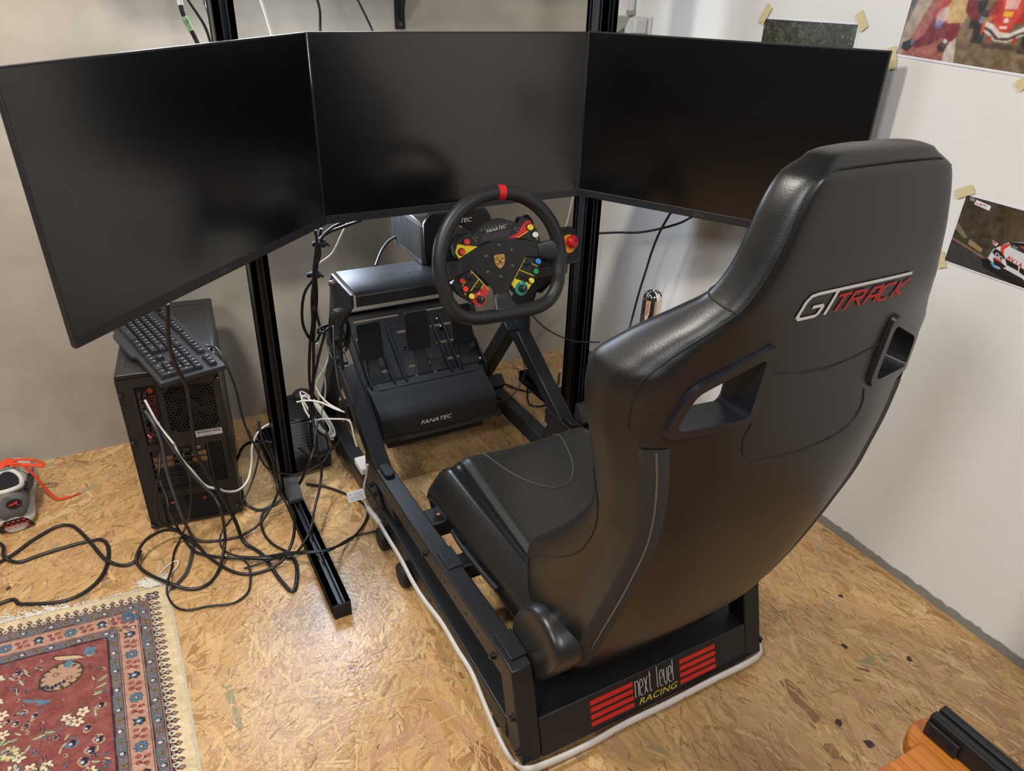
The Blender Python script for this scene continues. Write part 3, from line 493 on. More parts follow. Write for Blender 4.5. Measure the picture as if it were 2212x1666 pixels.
# reddish-black velcro strap hanging in the slot of the left upright
# ------------------------------------------------------------ monitors
scr = mat('matte_screen', (0.0022, 0.0024, 0.0030), 0.21, spec=1.0)
bez = mat('monitor_bezel', (0.020, 0.021, 0.023), 0.42, spec=0.5)
mback = mat('monitor_back', (0.018, 0.018, 0.020), 0.5)
def monitor(o, xd, zoff, zend, label):
    """o: lower hinge corner on the front plane; local x along the panel, z up; zend: sag of the far end"""
    W = 0.708; Hh = 0.413
    M = frame_matrix(o, xd, (0, 0, 1)); M = M @ Matrix(((1, 0, 0, 0), (0, 0, 1, 0), (0, -1, 0, 0), (0, 0, 0, 1))).inverted()
    # local axes: x along, y = into the monitor (away from the viewer), z up
    x = Vector(xd).normalized(); z = Vector((0, 0, 1)); z = (z - x * z.dot(x)).normalized(); y = z.cross(x)
    M = Matrix(((x.x, y.x, z.x, o[0]), (x.y, y.y, z.y, o[1]), (x.z, y.z, z.z, o[2]), (0, 0, 0, 1)))
    t = thing('monitor', label, 'monitor', M=M, group='triple monitors on the aluminium frame')
    lb = 0.0035; chin = 0.020
    def lo(mb, name, m, **k): return mb.build(name, m, t, local=True, **k)
    lo(MB().box((lb, 0.0006, chin), (W - lb, 0.002, Hh - lb)), 'screen', scr)
    f = MB().frame([(0, 0, 0), (W, 0, 0), (W, 0, Hh), (0, 0, Hh)], [(lb, 0, chin), (W - lb, 0, chin), (W - lb, 0, Hh - lb), (lb, 0, Hh - lb)], (0, 0.008, 0))
    bz = lo(f, 'bezel', bez, bevel=.0008)
    lo(MB().box((0.001, 0.0082, 0.001), (W - .001, 0.013, Hh - .001)), 'back_panel', mback, bevel=.002)
    s = MB(); s.loft([[(W / 2 + a * .5 * W * q[0], q[1], Hh / 2 + b * .5 * Hh * q[0]) for a, b in ((-1, -1), (1, -1), (1, 1), (-1, 1))] for q in ((.80, .0131), (.74, .024), (.52, .044), (.48, .046))])
    hs = lo(s, 'back_housing', mback, bevel=.004)
    vs, fs = text_geo('DELL', 0.0105, 0, 0.00015, 'CENTER', 1.25)
    b = MB(); b.add([(W / 2 + p[0], -0.0004 - p[2], 0.0065 + p[1]) for p in vs], fs)
    b.build('brand_mark', mat('grey_brand_print', (0.09, 0.09, 0.095), 0.3), bz, local=True, label='small grey maker lettering')
    return t
HL = (-1.0925, -0.500, 0.755)
monitor(HL, (1, 0, 0), 0, 0, 'middle of the three black monitors, square to the concrete wall behind the steering wheel')
dl = Vector((-1.6235, -0.9690, 0.741)) - Vector((-1.0900, -0.5040, 0.755))
pl = Vector((-1.0900, -0.5040, 0.755)) + dl.normalized() * 0.708
monitor(tuple(pl), tuple(-dl), 0, 0, 'leftmost of the three black monitors, angled inwards above the computer tower')
dr = Vector((-0.060, -1.126, 0.757)) - Vector((-0.3840, -0.5008, 0.757))
monitor((-0.3840, -0.5008, 0.757), tuple(dr), 0, 0, 'rightmost of the three black monitors, angled inwards beside the white wall')
# mounting arms of the frame
for X, Y, Z in ((-0.74, -0.452, 0.93),):
    MB().box((X - .05, -.4535, .90), (X + .05, -.4402, 1.0)).build('mount_plate', blk, fr, bevel=.002)
pnl = thing('wall_light_panel', 'cool white flat light panel on the concrete wall hidden behind the monitors', 'lamp', (-1.12, -.001, .93))
for x in (-1.2, -1.0): MB().box((x - .01, -.118, .89), (x + .01, -.0005, .91)).build('standoff', blk, pnl)
MB().box((-1.280, -.133, .695), (-.93, -.1182, 1.112)).build('panel_body', mat('lamp_housing', rgb(210, 210, 210), .5), pnl, bevel=.003)
# ------------------------------------------------------------ racing rig
rig = thing('racing_rig', 'black steel racing simulator rig with pedal plate and wheel deck', 'racing rig', (-0.795, -0.85, 0))
XO, XI = -1.085, -1.043                 # outer and inner face of the left side frame
XC = -0.795                             # centre plane of the rig
def mx(x): return 2 * XC - x
def both(fn):
    for s in (0, 1): fn((lambda x: x) if s == 0 else mx, s)
hole_m = slot_m
def side(m, s):
    def bx(lo, hi, name, bev=.003, mt=blk):
        x0, x1 = sorted((m(lo[0]), m(hi[0]))); return MB().box((x0, lo[1], lo[2]), (x1, hi[1], hi[2])).build(name, mt, rig, bevel=bev)
    # lower rail
    lowr = bx((XO, -1.44, .036), (XI, -.15, .088), 'base_rail')
    # upper rail: flat front piece, then rising slightly, bending down to the floor at the rear
    prof = [(-.655, .150), (-.655, .198), (-.93, .203), (-1.425, .226), (-1.452, .222), (-1.505, .034), (-1.455, .034), (-1.415, .178), (-.93, .158)]
    up = MB().prism([(m(XO), y, z) for y, z in prof], (m(XI) - m(XO), 0, 0)).build('seat_rail', blk, rig, bevel=.003)
    # upright legs
    up2 = MB().prism([(m(XO), y, z) for y, z in [(-.425, .34), (-.478, .365), (-.742, .200), (-.672, .199)]], (m(XI) - m(XO), 0, 0)).build('rear_leg', blk, rig, bevel=.003)
    MB().prism([(m(XO), y, z) for y, z in [(-.425, .345), (-.385, .365), (-.175, .089), (-.235, .089)]], (m(XI) - m(XO), 0, 0)).build('front_leg', blk, rig, bevel=.003)
    # web plate between lower and upper rail at the front with its bolts
    MB().prism([(m(XO + .012), y, z) for y, z in [(-.63, .088), (-.665, .1495), (-.80, .1495), (-.84, .088)]], (m(XI - .006) - m(XO + .012), 0, 0)).build('gusset', blk, rig, bevel=.002)
    MB().prism([(m(XO + .003), y, z) for y, z in [(-.655, .0885), (-.655, .1495), (-.70, .1495), (-.76, .0885)]], (m(XO + .012) - m(XO + .003), 0, 0)).build('bolt_plate', blk, rig, bevel=.002)
    # oval end plug on the front of the seat rail
    pl = []
    for k in range(24):
        a = 2 * PI * k / 24; cxx = .013 * math.cos(a); cyy = .011 * math.sin(a) + (.017 if math.sin(a) > 0 else -.017)
        pl.append((m((XO + XI) / 2 + cxx), -.765 + cyy, .2005))
    MB().prism(pl, (0, 0, .010)).build('oval_plug', rubber, rig, bevel=.003, seg=3)
    # welded corner pads for the seat bars
    for y in (-1.13, -1.40):
        z = .203 + (-.93 - y) * .0465 + .001
        bx((XO + .010, y - .032, z), (XI + .002, y + .032, z + .004), 'weld_pad', .0015)
    # bolts
    for (y, z, mt) in [(-.688, .118, dark_steel), (-.712, .104, dark_steel), (-1.06, .182, dark_steel), (-1.385, .196, dark_steel), (-1.465, .120, dark_steel), (-1.492, .058, dark_steel)]:
        x = m(XO + (.003 if y > -.8 else 0)); d = m(XO - 1) - m(XO)
        b = MB(); b.lathe([(.0085, 0), (.0085, .0015)], (x, y, z), (d, 0, 0), 14); b.lathe([(.0055, .0015), (.0058, .007), (.0045, .0078)], (x, y, z), (d, 0, 0), 12)
        b.lathe([(.0026, .0072), (.0026, .0080)], (x, y, z), (d, 0, 0), 6); b.build('bolt', mt, rig, smooth=35)
    # rows of holes
    for y in np.arange(-.80, -1.40, -.052):
        z = .178 + (-.93 - y) * .046 * (1 if y < -.93 else 0)
        if min(abs(y + 1.06), abs(y + 1.385)) < .02: continue
        MB().cyl((m(XO + .002), y, z), (m(XO - .0004), y, z), .0034, 10).build('hole', hole_m, rig)
    for y in np.arange(-.30, -1.38, -.06):
        MB().cyl((m(XO + .002), y, .062), (m(XO - .0004), y, .062), .0034, 10).build('hole', hole_m, rig)
    for y in np.arange(-.26, -.66, -.045):
        MB().cyl((m(XI - .002), y, .062), (m(XI + .0004), y, .062), .0034, 10).build('hole', hole_m, rig)
    # castor wheels and levelling feet
    for y in (-.80, -.945):
        b = MB(); b.lathe([(.010, -.011), (.027, -.011), (.030, -.007), (.030, .007), (.027, .011), (.010, .011)], (m(XO - .011), y, .0302), (1, 0, 0), 22)
        w = b.build('castor_wheel', rubber, rig, smooth=40)
        MB().box((min(m(XO - .0005), m(XO + .006)), y - .018, .02), (max(m(XO - .0005), m(XO + .006)), y + .018, .06)).build('castor_fork', blk, w, bevel=.002)
    for y in (-.22, -1.38):
        MB().lathe([(.016, 0.0005), (.016, .008), (.006, .012), (.006, .037)], (m((XO + XI) / 2), y, 0), (0, 0, 1), 16).build('levelling_foot', rubber, rig, smooth=40)
    # wheel deck bracket
    MB().prism([(m(XO + .004), y, z) for y, z in [(-.385, .34), (-.365, .40), (-.425, .52), (-.455, .606), (-.60, .606), (-.60, .565), (-.52, .50), (-.487, .43), (-.487, .35), (-.43, .325)]], (m(XO + .012) - m(XO + .004), 0, 0)).build('deck_bracket', blk, rig, bevel=.0015)
    MB().prism([(m(XO - .004), y, z) for y, z in [(-.49, .60), (-.50, .51), (-.515, .495), (-.535, .50), (-.575, .54), (-.655, .60), (-.655, .6305), (-.495, .6305)]], (m(XO + .0035) - m(XO - .004), 0, 0)).build('deck_cheek', blk, rig, bevel=.0015)
    for (y, z, mt, x0) in [(-.515, .613, steel, XO - .004), (-.535, .545, steel, XO - .004), (-.452, .43, dark_steel, XO + .004), (-.448, .372, dark_steel, XO + .004)]:
        x = m(x0); d = m(x0 - 1) - m(x0)
        b = MB(); b.lathe([(.010, 0), (.010, .002)], (x, y, z), (d, 0, 0), 14); b.lathe([(.0068, .002), (.007, .010), (.005, .011)], (x, y, z), (d, 0, 0), 14); b.lathe([(.0034, .0105), (.0034, .0113)], (x, y, z), (d, 0, 0), 6)
        b.build('bolt', mt, rig, smooth=35)
both(side)
# cross pieces
MB().box((XI + .0005, -.975, .136), (mx(XI) - .0005, -.915, .178)).build('seat_bar', blk, rig, bevel=.004)
MB().cyl((-1.005, -.945, .177), (-1.005, -.945, .1785), .004, 12).build('hole', mat('brass_hole', rgb(190, 140, 90), .5), rig)
MB().box((XI + .0005, -1.15, .155), (mx(XI) - .0005, -1.105, .195)).build('seat_bar', blk, rig, bevel=.004)
MB().box((XI + .0005, -1.42, .165), (mx(XI) - .0005, -1.375, .205)).build('seat_bar', blk, rig, bevel=.004)
MB().box((XI + .0005, -.215, .04), (mx(XI) - .0005, -.165, .086)).build('front_beam', blk, rig, bevel=.003)
for x in (-.95, -.64):
    MB().box((x - .02, -1.40, .206), (x + .02, -.93, .222)).build('seat_slider', blk, rig, bevel=.002)
MB().tube(smooth_path([(-1.028, -1.29, .25), (-1.030, -1.24, .245), (-1.026, -1.12, .226), (-1.015, -1.05, .21)], 5), .006, 8).build('seat_adjust_lever', blk_matte, rig, smooth=60)
# rear beam: a shallow channel leaning against the rail ends
MB().prism([(XI + .0008, y, z) for y, z in [(-1.482, .112), (-1.506, .034), (-1.500, .032), (-1.476, .110)]], (mx(XI) - XI - .0016, 0, 0)).build('rear_beam', blk, rig, bevel=.0015)
MB().prism([(XI + .0008, y, z) for y, z in [(-1.4822, .1125), (-1.35, .100), (-1.35, .095), (-1.477, .1065)]], (mx(XI) - XI - .0016, 0, 0)).build('beam_lip', blk, rig, bevel=.001)
MB().prism([(XI + .0008, y, z) for y, z in [(-1.499, .033), (-1.44, .036), (-1.44, .041), (-1.497, .038)]], (mx(XI) - XI - .0016, 0, 0)).build('beam_lip', blk, rig, bevel=.001)
# wheel deck
dk = MB().prism([(XO + .006, y, z) for y, z in [(-.498, .632), (-.505, .637), (-.655, .637), (-.665, .630), (-.665, .603), (-.661, .603), (-.661, .628), (-.652, .632)]], (mx(XO) - XO - .012, 0, 0)).build('wheel_deck', blk, rig, bevel=.0015)
MB().box((XO + .03, -.61, .596), (XO + .10, -.56, .604)).build('deck_clip', blk, rig, bevel=.001)
for i in range(3):
    for j in range(2):
        MB().box((-.925 + i * .022, -.585 - j * .03, .6368), (-.914 + i * .022, -.581 - j * .03, .6374)).build('deck_slot', slot_m, rig)
# pedal plate with slots
pe0 = Vector((0, -.505, .110)); pe1 = Vector((0, -.165, .372))
pd = (pe1 - pe0).normalized(); pn = Vector((0, -pd.z, pd.y))
def PP(x, s, h): return Vector((x, 0, 0)) + pe0 + pd * s + pn * h
PLEN = (pe1 - pe0).length
def pbox(mb, x0, x1, s0, s1, h0, h1):
    vs = [PP(x, s, h) for h in (h0, h1) for (x, s) in ((x0, s0), (x1, s0), (x1, s1), (x0, s1))]
    return mb.add(vs, [(0, 3, 2, 1), (4, 5, 6, 7), (0, 1, 5, 4), (1, 2, 6, 5), (2, 3, 7, 6), (3, 0, 4, 7)])
plate_m = mat('pedal_plate_steel', (0.020, 0.020, 0.021), 0.5, spec=0.4, bump=0.05, bscale=700)
PX0, PX1 = -.985, -.612
# plate built from strips so that the slots are real gaps
b = MB(); ss = [0.0, .215, .226, .275, .286, .335, .346, .395, .404, PLEN]
for i in range(0, len(ss) - 1):
    if i % 2 == 0: pbox(b, PX0, PX1, ss[i], ss[i + 1], -.004, 0)
    else:
        segs = [(PX0, PX0 + .02), (PX0 + .09, PX0 + .15), (PX0 + .22, PX0 + .26), (PX0 + .33, PX1)] if i != 7 else [(PX0, PX0 + .03), (PX1 - .03, PX1), (-.81, -.78)]
        for a, c in segs: pbox(b, a, c, ss[i], ss[i + 1], -.004, 0)
b.build('pedal_plate', plate_m, rig)
b = MB(); pbox(b, PX0 + .01, PX1 - .02, PLEN - .004, PLEN, -.018, .012); b.build('plate_lip', plate_m, rig, bevel=.001)
for x in (PX0 - .004, PX1):
    b = MB(); pbox(b, x, x + .004, .0, PLEN - .02, -.02, .004); b.build('plate_flange', plate_m, rig, bevel=.001)
for x0, x1 in ((XI, PX0 - .0045), (PX1 + .0045, mx(XI))):
    b = MB(); pbox(b, x0 + .0005, x1, .10, .14, -.05, -.015); b.build('plate_arm', blk, rig, bevel=.002)
    b = MB(); pbox(b, x0 + .0005, x1, .36, .40, -.05, -.015); b.build('plate_arm', blk, rig, bevel=.002)
MB().box((PX0 + .03, -.45, .05), (PX1 - .03, -.41, .085)).build('plate_beam', blk, rig, bevel=.003)
# sticker on the rear beam
SD = Vector((0, -1.506, .034)); SU = (Vector((0, -1.482, .112)) - SD).normalized(); SN = Vector((0, -SU.z, SU.y))
def ST(u, v, h=0.0006): return Vector((u, 0, 0)) + SD + SU * (.005 + v * .67) + SN * h
b = MB(); b.add([ST(-.942, .006, .0003), ST(-.622, .006, .0003), ST(-.622, .108, .0003), ST(-.942, .108, .0003)], [(0, 1, 2, 3)])
stk = b.build('sticker', mat('black_gloss_sticker', (0.008, 0.008, 0.009), 0.18), rig, label='glossy black sticker with red bars')
red_s = mat('red_sticker_print', rgb(200, 30, 30), 0.22)
for x0, x1 in ((-.934, -.836), (-.722, -.630)):
    for k in range(4):
        v0 = .014 + k * .0225
        MB().add([ST(x0, v0), ST(x1, v0), ST(x1, v0 + .0145), ST(x0, v0 + .0145)], [(0, 1, 2, 3)]).build('red_bar', red_s, stk)
gl = dict(n=[[(0, 0), (0, 1)], [(0, .9), (.2, 1), (.8, 1), (1, .8), (1, 0)]], e=[[(1, .0), (.3, 0), (0, .2), (0, .8), (.3, 1), (.7, 1), (1, .8), (1, .55), (0, .45)]], x=[[(0, 0), (.35, .25), (.35, .4), (.65, .6), (.65, .75), (1, 1)], [(0, 1), (.35, .75), (.65, .25), (1, 0)]], t=[[(.4, 1.25), (.4, .15), (.6, 0), (1, 0)], [(0, 1), (.9, 1)]], l=[[(0, 1.35), (0, .15), (.3, 0)]], v=[[(0, 1), (0, .3), (.4, 0), (.7, 0), (1, .3), (1, 1)]])
b = MB(); u = -.831
for ch in 'next level':
    if ch == ' ': u += .010; continue
    w = .005 if ch == 'l' else .0095
    for st in gl[ch]: ribbon(b, [(u + p[0] * w * .8,   .040 + p[1] * .052) for p in st], .0017, lambda a, c: ST(a, c, .0007))
    u += w + .0012
b.build('lettering', mat('silver_print', rgb(190, 188, 184), .35), stk, label='tall silver lettering')
lettering('lettering', 'RACING', .0185, ST(-.826, .012, .0008), (1, 0, 0), SU, mat('yellow_print', rgb(205, 185, 60), .35), stk, shear=.25, extrude=0, sx=1.36, label='yellow lettering')
for x in (mx(XI) - .0018,):
    pass
# ------------------------------------------------------------ pedal set
ps = thing('pedal_set', 'black three-pedal set with a heel rest bolted to the sloping plate', 'pedals', (-.80, -.40, .15))
def pb(name, x0, x1, s0, s1, h0, h1, m, par=ps, bev=.0015):
    b = MB(); pbox(b, x0, x1, s0, s1, h0, h1); return b.build(name, m, par, bevel=bev)
pedm = mat('pedal_black', (0.009, 0.009, 0.010), .45, spec=.45)
felt = mat('heel_rest_texture', (0.014, 0.014, 0.0145), .62, spec=.35, bump=.5, bscale=420)
# heel rest: moulded box with rounded front edge and finger slot under the front
HX0, HX1 = -.985, -.620
hr = [(-.345, .222), (-.352, .227), (-.415, .221), (-.425, .214), (-.470, .196), (-.490, .184), (-.497, .172), (-.500, .118), (-.470, .112), (-.40, .140), (-.345, .19)]
heel = MB().prism([(HX0, y, z) for y, z in hr], (HX1 - HX0, 0, 0)).build('heel_rest', felt, ps, bevel=.004, seg=3)
MB().box((-.900, -.5008, .112), (-.705, -.485, .128)).build('toe_recess', mat('recess_black', (0.004, 0.004, 0.004), .7), heel, bevel=.003)
MB().prism([(HX0 + .02, y, z) for y, z in [(-.34, .232), (-.347, .2335), (-.40, .2265), (-.398, .2235)]][0:0] + [(HX0 + .03, -.372, .2262), (HX0 + .03, -.404, .2232), (HX1 - .02, -.404, .2232), (HX1 - .02, -.372, .2262)], (0, 0, .0016)).build('rubber_inlay', mat('inlay', (0.013, 0.013, 0.0135), .55), heel, bevel=.0006)
lettering('lettering', 'FANATEC', .0172, (-.870, -.5004, .1405), (1, 0, 0), (0, .05, 1), white_print, heel, shear=.3, extrude=.0002, sx=1.28, label='silver maker lettering')
bf = MB().prism([(HX0 + .05, y, z) for y, z in [(-.505, .104), (-.50, .1105), (-.36, .166), (-.36, .150)]], (HX1 - HX0 - .07, 0, 0)).build('base_tray', mat('tray_grey', (0.03, 0.031, 0.033), .45), ps, bevel=.002)
def pedal(xc, w, ztop, zbot, ytop, ybot, lab):
    # face plate leaning back, arm curving down to the pivot
    f = Vector((0, ytop - ybot, ztop - zbot)).normalized(); nn = Vector((0, -f.z, f.y)); c = Vector((xc, ybot, zbot)); L = math.hypot(ytop - ybot, ztop - zbot)
    def Q(u, v, h): return c + Vector((u, 0, 0)) + f * v + nn * h
    out = []
    r = .008
    for (sx_, sv, a0) in ((1, 0, -90), (1, 1, 0), (-1, 1, 90), (-1, 0, 180)):
        for k in range(4):
            a = math.radians(a0 + k * 30); out.append((sx_ * (w / 2 - r) + r * math.cos(a), (r if sv == 0 else L - r) + r * math.sin(a)))
    arm = MB().loft([[tuple(Vector((xc + sx_ * wd, y, z)) + Vector((0, -.004 * sg, .003 * sg))) for sx_, sg in ((-1, -1), (1, -1), (1, 1), (-1, 1))] for wd, y, z in ((.019, ybot + .012, zbot + .05), (.017, ybot + .006, zbot + .01), (.018, ybot - .008, zbot - .03), (.026, ybot - .035, zbot - .066), (.024, ybot - .05, zbot - .074))])
    p = arm.build('pedal_arm', pedm, ps, bevel=.0015, label=lab)
    face = MB().prism([Q(u, v, 0) for u, v in out], nn * .005).build('pedal_face', pedm, p, bevel=.0015)
    for i in range(3):
        for j in range(4):
            MB().cyl(Q((i - 1) * w * .32, .014 + j * (L - .028) / 3, .005), Q((i - 1) * w * .32, .014 + j * (L - .028) / 3, .0056), .003, 8).build('face_screw', blk_matte, p)
    for sx_ in (-1, 1):
        MB().cyl((xc + sx_ * .034, ybot - .046, zbot - .066), (xc + sx_ * .027, ybot - .046, zbot - .066), .006, 10).build('pivot_bolt', steel, p, smooth=40)
pedal(-.943, .072, .392, .286, -.292, -.318, 'left pedal arm')
pedal(-.795, .074, .402, .290, -.292, -.318, 'middle pedal arm')
pedal(-.648, .066, .400, .276, -.292, -.318, 'right pedal arm')
for x in (-.975, -.905, -.868, -.722, -.69, -.605):
    MB().prism([(x, y, z) for y, z in [(-.395, .205), (-.39, .235), (-.345, .262), (-.225, .348), (-.215, .343), (-.26, .30), (-.345, .225)]], (.004, 0, 0)).build('side_cheek', pedm, ps, bevel=.001)
MB().cyl((-.985, -.362, .224), (-.600, -.362, .224), .005, 10).build('pivot_rod', dark_steel, ps)
for xc in (-.832, -.90):
    b = MB()
    pts = [Vector((xc + .014 * math.cos(a), -.285 + .055 * a / (12 * PI), .262 + .014 * math.sin(a) + .03 * a / (12 * PI))) for a in np.linspace(0, 12 * PI, 110)]
    b.tube(pts, .0022, 5).build('spring', dark_steel, ps, smooth=60)
for x, y, z in ((-.70, -.232, .335), (-.695, -.25, .315), (-.61, -.36, .235)):
    MB().lathe([(.006, 0), (.006, .004), (.003, .006)], (x, y, z), (-1, -.3, .4), 10).build('bolt', steel, ps, smooth=40)
# ------------------------------------------------------------ racing seat
SX = -0.778
seat = thing('bucket_chair', 'black leatherette bucket racing seat mounted on the rig, facing the monitors', 'racing seat', (SX, -1.2, .222))
zk = [.165, .20, .25, .33, .40, .47, .55, .65, .72, .80, .84, .865, .89, .92, .945, .965, 1.00, 1.04, 1.075, 1.100, 1.116]
HW = pchip(zk, [.188, .205, .222, .236, .240, .240, .240, .245, .256, .270, .272, .268, .248, .218, .192, .175, .157, .143, .131, .117, .096])
YB = pchip([.165, .20, .30, .50, .64, .73, .85, .96, 1.04, 1.10, 1.116], [-1.468, -1.488, -1.553, -1.625, -1.660, -1.674, -1.680, -1.695, -1.703, -1.703, -1.694])
YZ = pchip([.165, .195, .335, .53, .63, .73, .80, .86, .90, .94, .965, 1.04, 1.10, 1.116], [-1.455, -1.472, -1.528, -1.598, -1.626, -1.634, -1.632, -1.640, -1.655, -1.678, -1.690, -1.700, -1.700, -1.690])
YF = pchip([.165, .25, .33, .38, .43, .48, .55, .65, .72, .80, .86, .90, .94, .965, 1.00, 1.10, 1.116], [-1.41, -1.372, -1.352, -1.352, -1.375, -1.42, -1.482, -1.538, -1.540, -1.530, -1.533, -1.560, -1.600, -1.622, -1.632, -1.640, -1.650])
YI = pchip([.165, .30, .50, .64, .76, .92, .95, 1.00, 1.10, 1.116], [-1.39, -1.46, -1.53, -1.575, -1.612, -1.622, -1.620, -1.632, -1.640, -1.650])
def sect(z):
    hw = HW(z); yb = YB(z); yz = YZ(z); yf = YF(z); yi = min(YI(z), yf); w = min(1.0, max(0.0, (z - .93) / .05)); th = .052
    L = lambda a, b, t: a + (b - a) * t
    ctl = [(0, yb), (hw * .5, yb + (yz - yb) * .16), (hw * .84, L(yb, yz, .72)), (hw * .945, L(yz, yf, .10)), (hw, L(yz, yf, .40)), (hw * .995, L(yz, yf, .82)),
           (hw - L(th * .30, .022, w), yf), (hw - L(th * .80, .05, w), yf - L(.010, -.002, w)), (L(max(hw - th * 1.10, .02), hw * .5, w), L(L(yi, yf, .55), yi + .003, w)), (L(max(hw - th * 1.6, .015), hw * .3, w), L(yi + .008, yi + .004, w)), (0, yi)]
    full = [Vector((SX - x, y, z)) for x, y in ctl] + [Vector((SX + x, y, z)) for x, y in ctl[-2:0:-1]]
    return full
NSUB = 6
def loop(z): return smooth_path(sect(z), NSUB, closed=True)   # index k*NSUB = control point k (left side first)
zs = sorted(set([round(float(a), 4) for a in np.concatenate([np.linspace(.165, .80, 44), np.linspace(.80, .97, 34), np.linspace(.97, 1.09, 18), np.linspace(1.09, 1.116, 9)])]))
rings = [[p for p in loop(z)] for z in zs]
top = rings[-1]; c = sum(top, Vector()) / len(top)
for k, (s, dz) in enumerate(((.93, .005), (.80, .0085), (.55, .011))):
    rings.append([c + (p - c) * s + Vector((0, 0, dz)) for p in top])
bot = rings[0]; cb = sum(bot, Vector()) / len(bot)
rings.insert(0, [cb + (p - cb) * .97 + Vector((0, .006, -.024)) for p in bot]); rings.insert(0, [cb + (p - cb) * .85 + Vector((0, .010, -.029)) for p in bot])
back_me = MB().loft(rings).mesh('backrest', 180)
# belt openings: polygons in x-z, cut along y
OUT = [(-.877, .917), (-.880, .797), (-1.008, .787), (-.984, .864)]
def rounded(poly, r, n=5):
    out = []; m = len(poly)
    for i in range(m):
        p = Vector(poly[i]); a = (Vector(poly[i - 1]) - p); b = (Vector(poly[(i + 1) % m]) - p); la = min(r, a.length * .45); lb = min(r, b.length * .45)
        p0 = p + a.normalized() * la; p1 = p + b.normalized() * lb
        for k in range(n + 1):
            t = k / n; out.append(((1 - t) ** 2 * p0 + 2 * t * (1 - t) * p + t * t * p1))
    return out
def inset(poly, d):
    m = len(poly); A = sum((poly[i][0] * poly[(i + 1) % m][1] - poly[(i + 1) % m][0] * poly[i][1]) for i in range(m)); sg = 1 if A > 0 else -1
    res = []
    for i in range(m):
        p = Vector(poly[i]); a = (p - Vector(poly[i - 1])).normalized(); b = (Vector(poly[(i + 1) % m]) - p).normalized()
        na = Vector((-a.y, a.x)) * sg; nb = Vector((-b.y, b.x)) * sg; k = d / (1 + na.dot(nb)); res.append(p + (na + nb) * k)
    return [tuple(q) for q in res]
tmp = []
for s in (0, 1):
    def cring(d, y, r): return [Vector(((q.x if s == 0 else 2 * SX - q.x), y, q.y)) for q in rounded(inset(OUT, d), r)]
    cut = MB().loft([cring(.009, -1.80, .014), cring(.009, -1.625, .014), cring(-.035, -1.545, .03), cring(-.060, -1.35, .03)]).mesh('cutter'); co = bpy.data.objects.new('cutter', cut); COL.objects.link(co); tmp.append(co)
bo = bpy.data.objects.new('backrest_tmp', back_me); COL.objects.link(bo)
for co in tmp:
    md = bo.modifiers.new('cut', 'BOOLEAN'); md.operation = 'DIFFERENCE'; md.object = co; md.solver = 'EXACT'
bpy.context.view_layer.update()
fin = bpy.data.meshes.new_from_object(bo.evaluated_get(bpy.context.evaluated_depsgraph_get()))
for o in tmp + [bo]: bpy.data.objects.remove(o)
fin.shade_smooth(); fin.set_sharp_from_angle(angle=math.radians(50))
back = link_mesh('backrest', fin, leather, seat)
# plastic surrounds of the belt openings
surround = mat('belt_slot_plastic', (0.014, 0.016, 0.020), .34, spec=.5)
def by(x, z, off=0.0):                     # y of the back surface at (x, z)
    lp = loop(z); n = len(lp); seq = [lp[(i) % n] for i in range(-4 * NSUB - 2, 4 * NSUB + 3)]
    xs = [p.x for p in seq]; ysv = [p.y for p in seq]
    if xs[0] > xs[-1]: xs = xs[::-1]; ysv = ysv[::-1]
    return float(np.interp(x, xs, ysv)) + off
for s in (0, 1):
    fx = (lambda x: x) if s == 0 else (lambda x: 2 * SX - x)
    o_ = rounded(OUT, .020); i_ = rounded(inset(OUT, .0135), .012); j_ = rounded(inset(OUT, .0145), .011); n = len(o_)
    A = [Vector((fx(p.x), by(fx(p.x), p.y, .004), p.y)) for p in o_]
    B = [Vector((fx(p.x), by(fx(p.x), p.y, -.006), p.y)) for p in rounded(inset(OUT, .002), .019)]
    Cc = [Vector((fx(p.x), by(fx(p.x), p.y, -.006), p.y)) for p in i_]
    D = [Vector((fx(p.x), by(fx(p.x), p.y, .045), p.y)) for p in j_]
    E = [Vector((fx(p.x), by(fx(p.x), p.y, .045), p.y)) for p in rounded(inset(OUT, .0085), .013)]
    MB().loft([A, B, Cc, D, E], cap=False).build('belt_slot_surround', surround, seat, smooth=45)
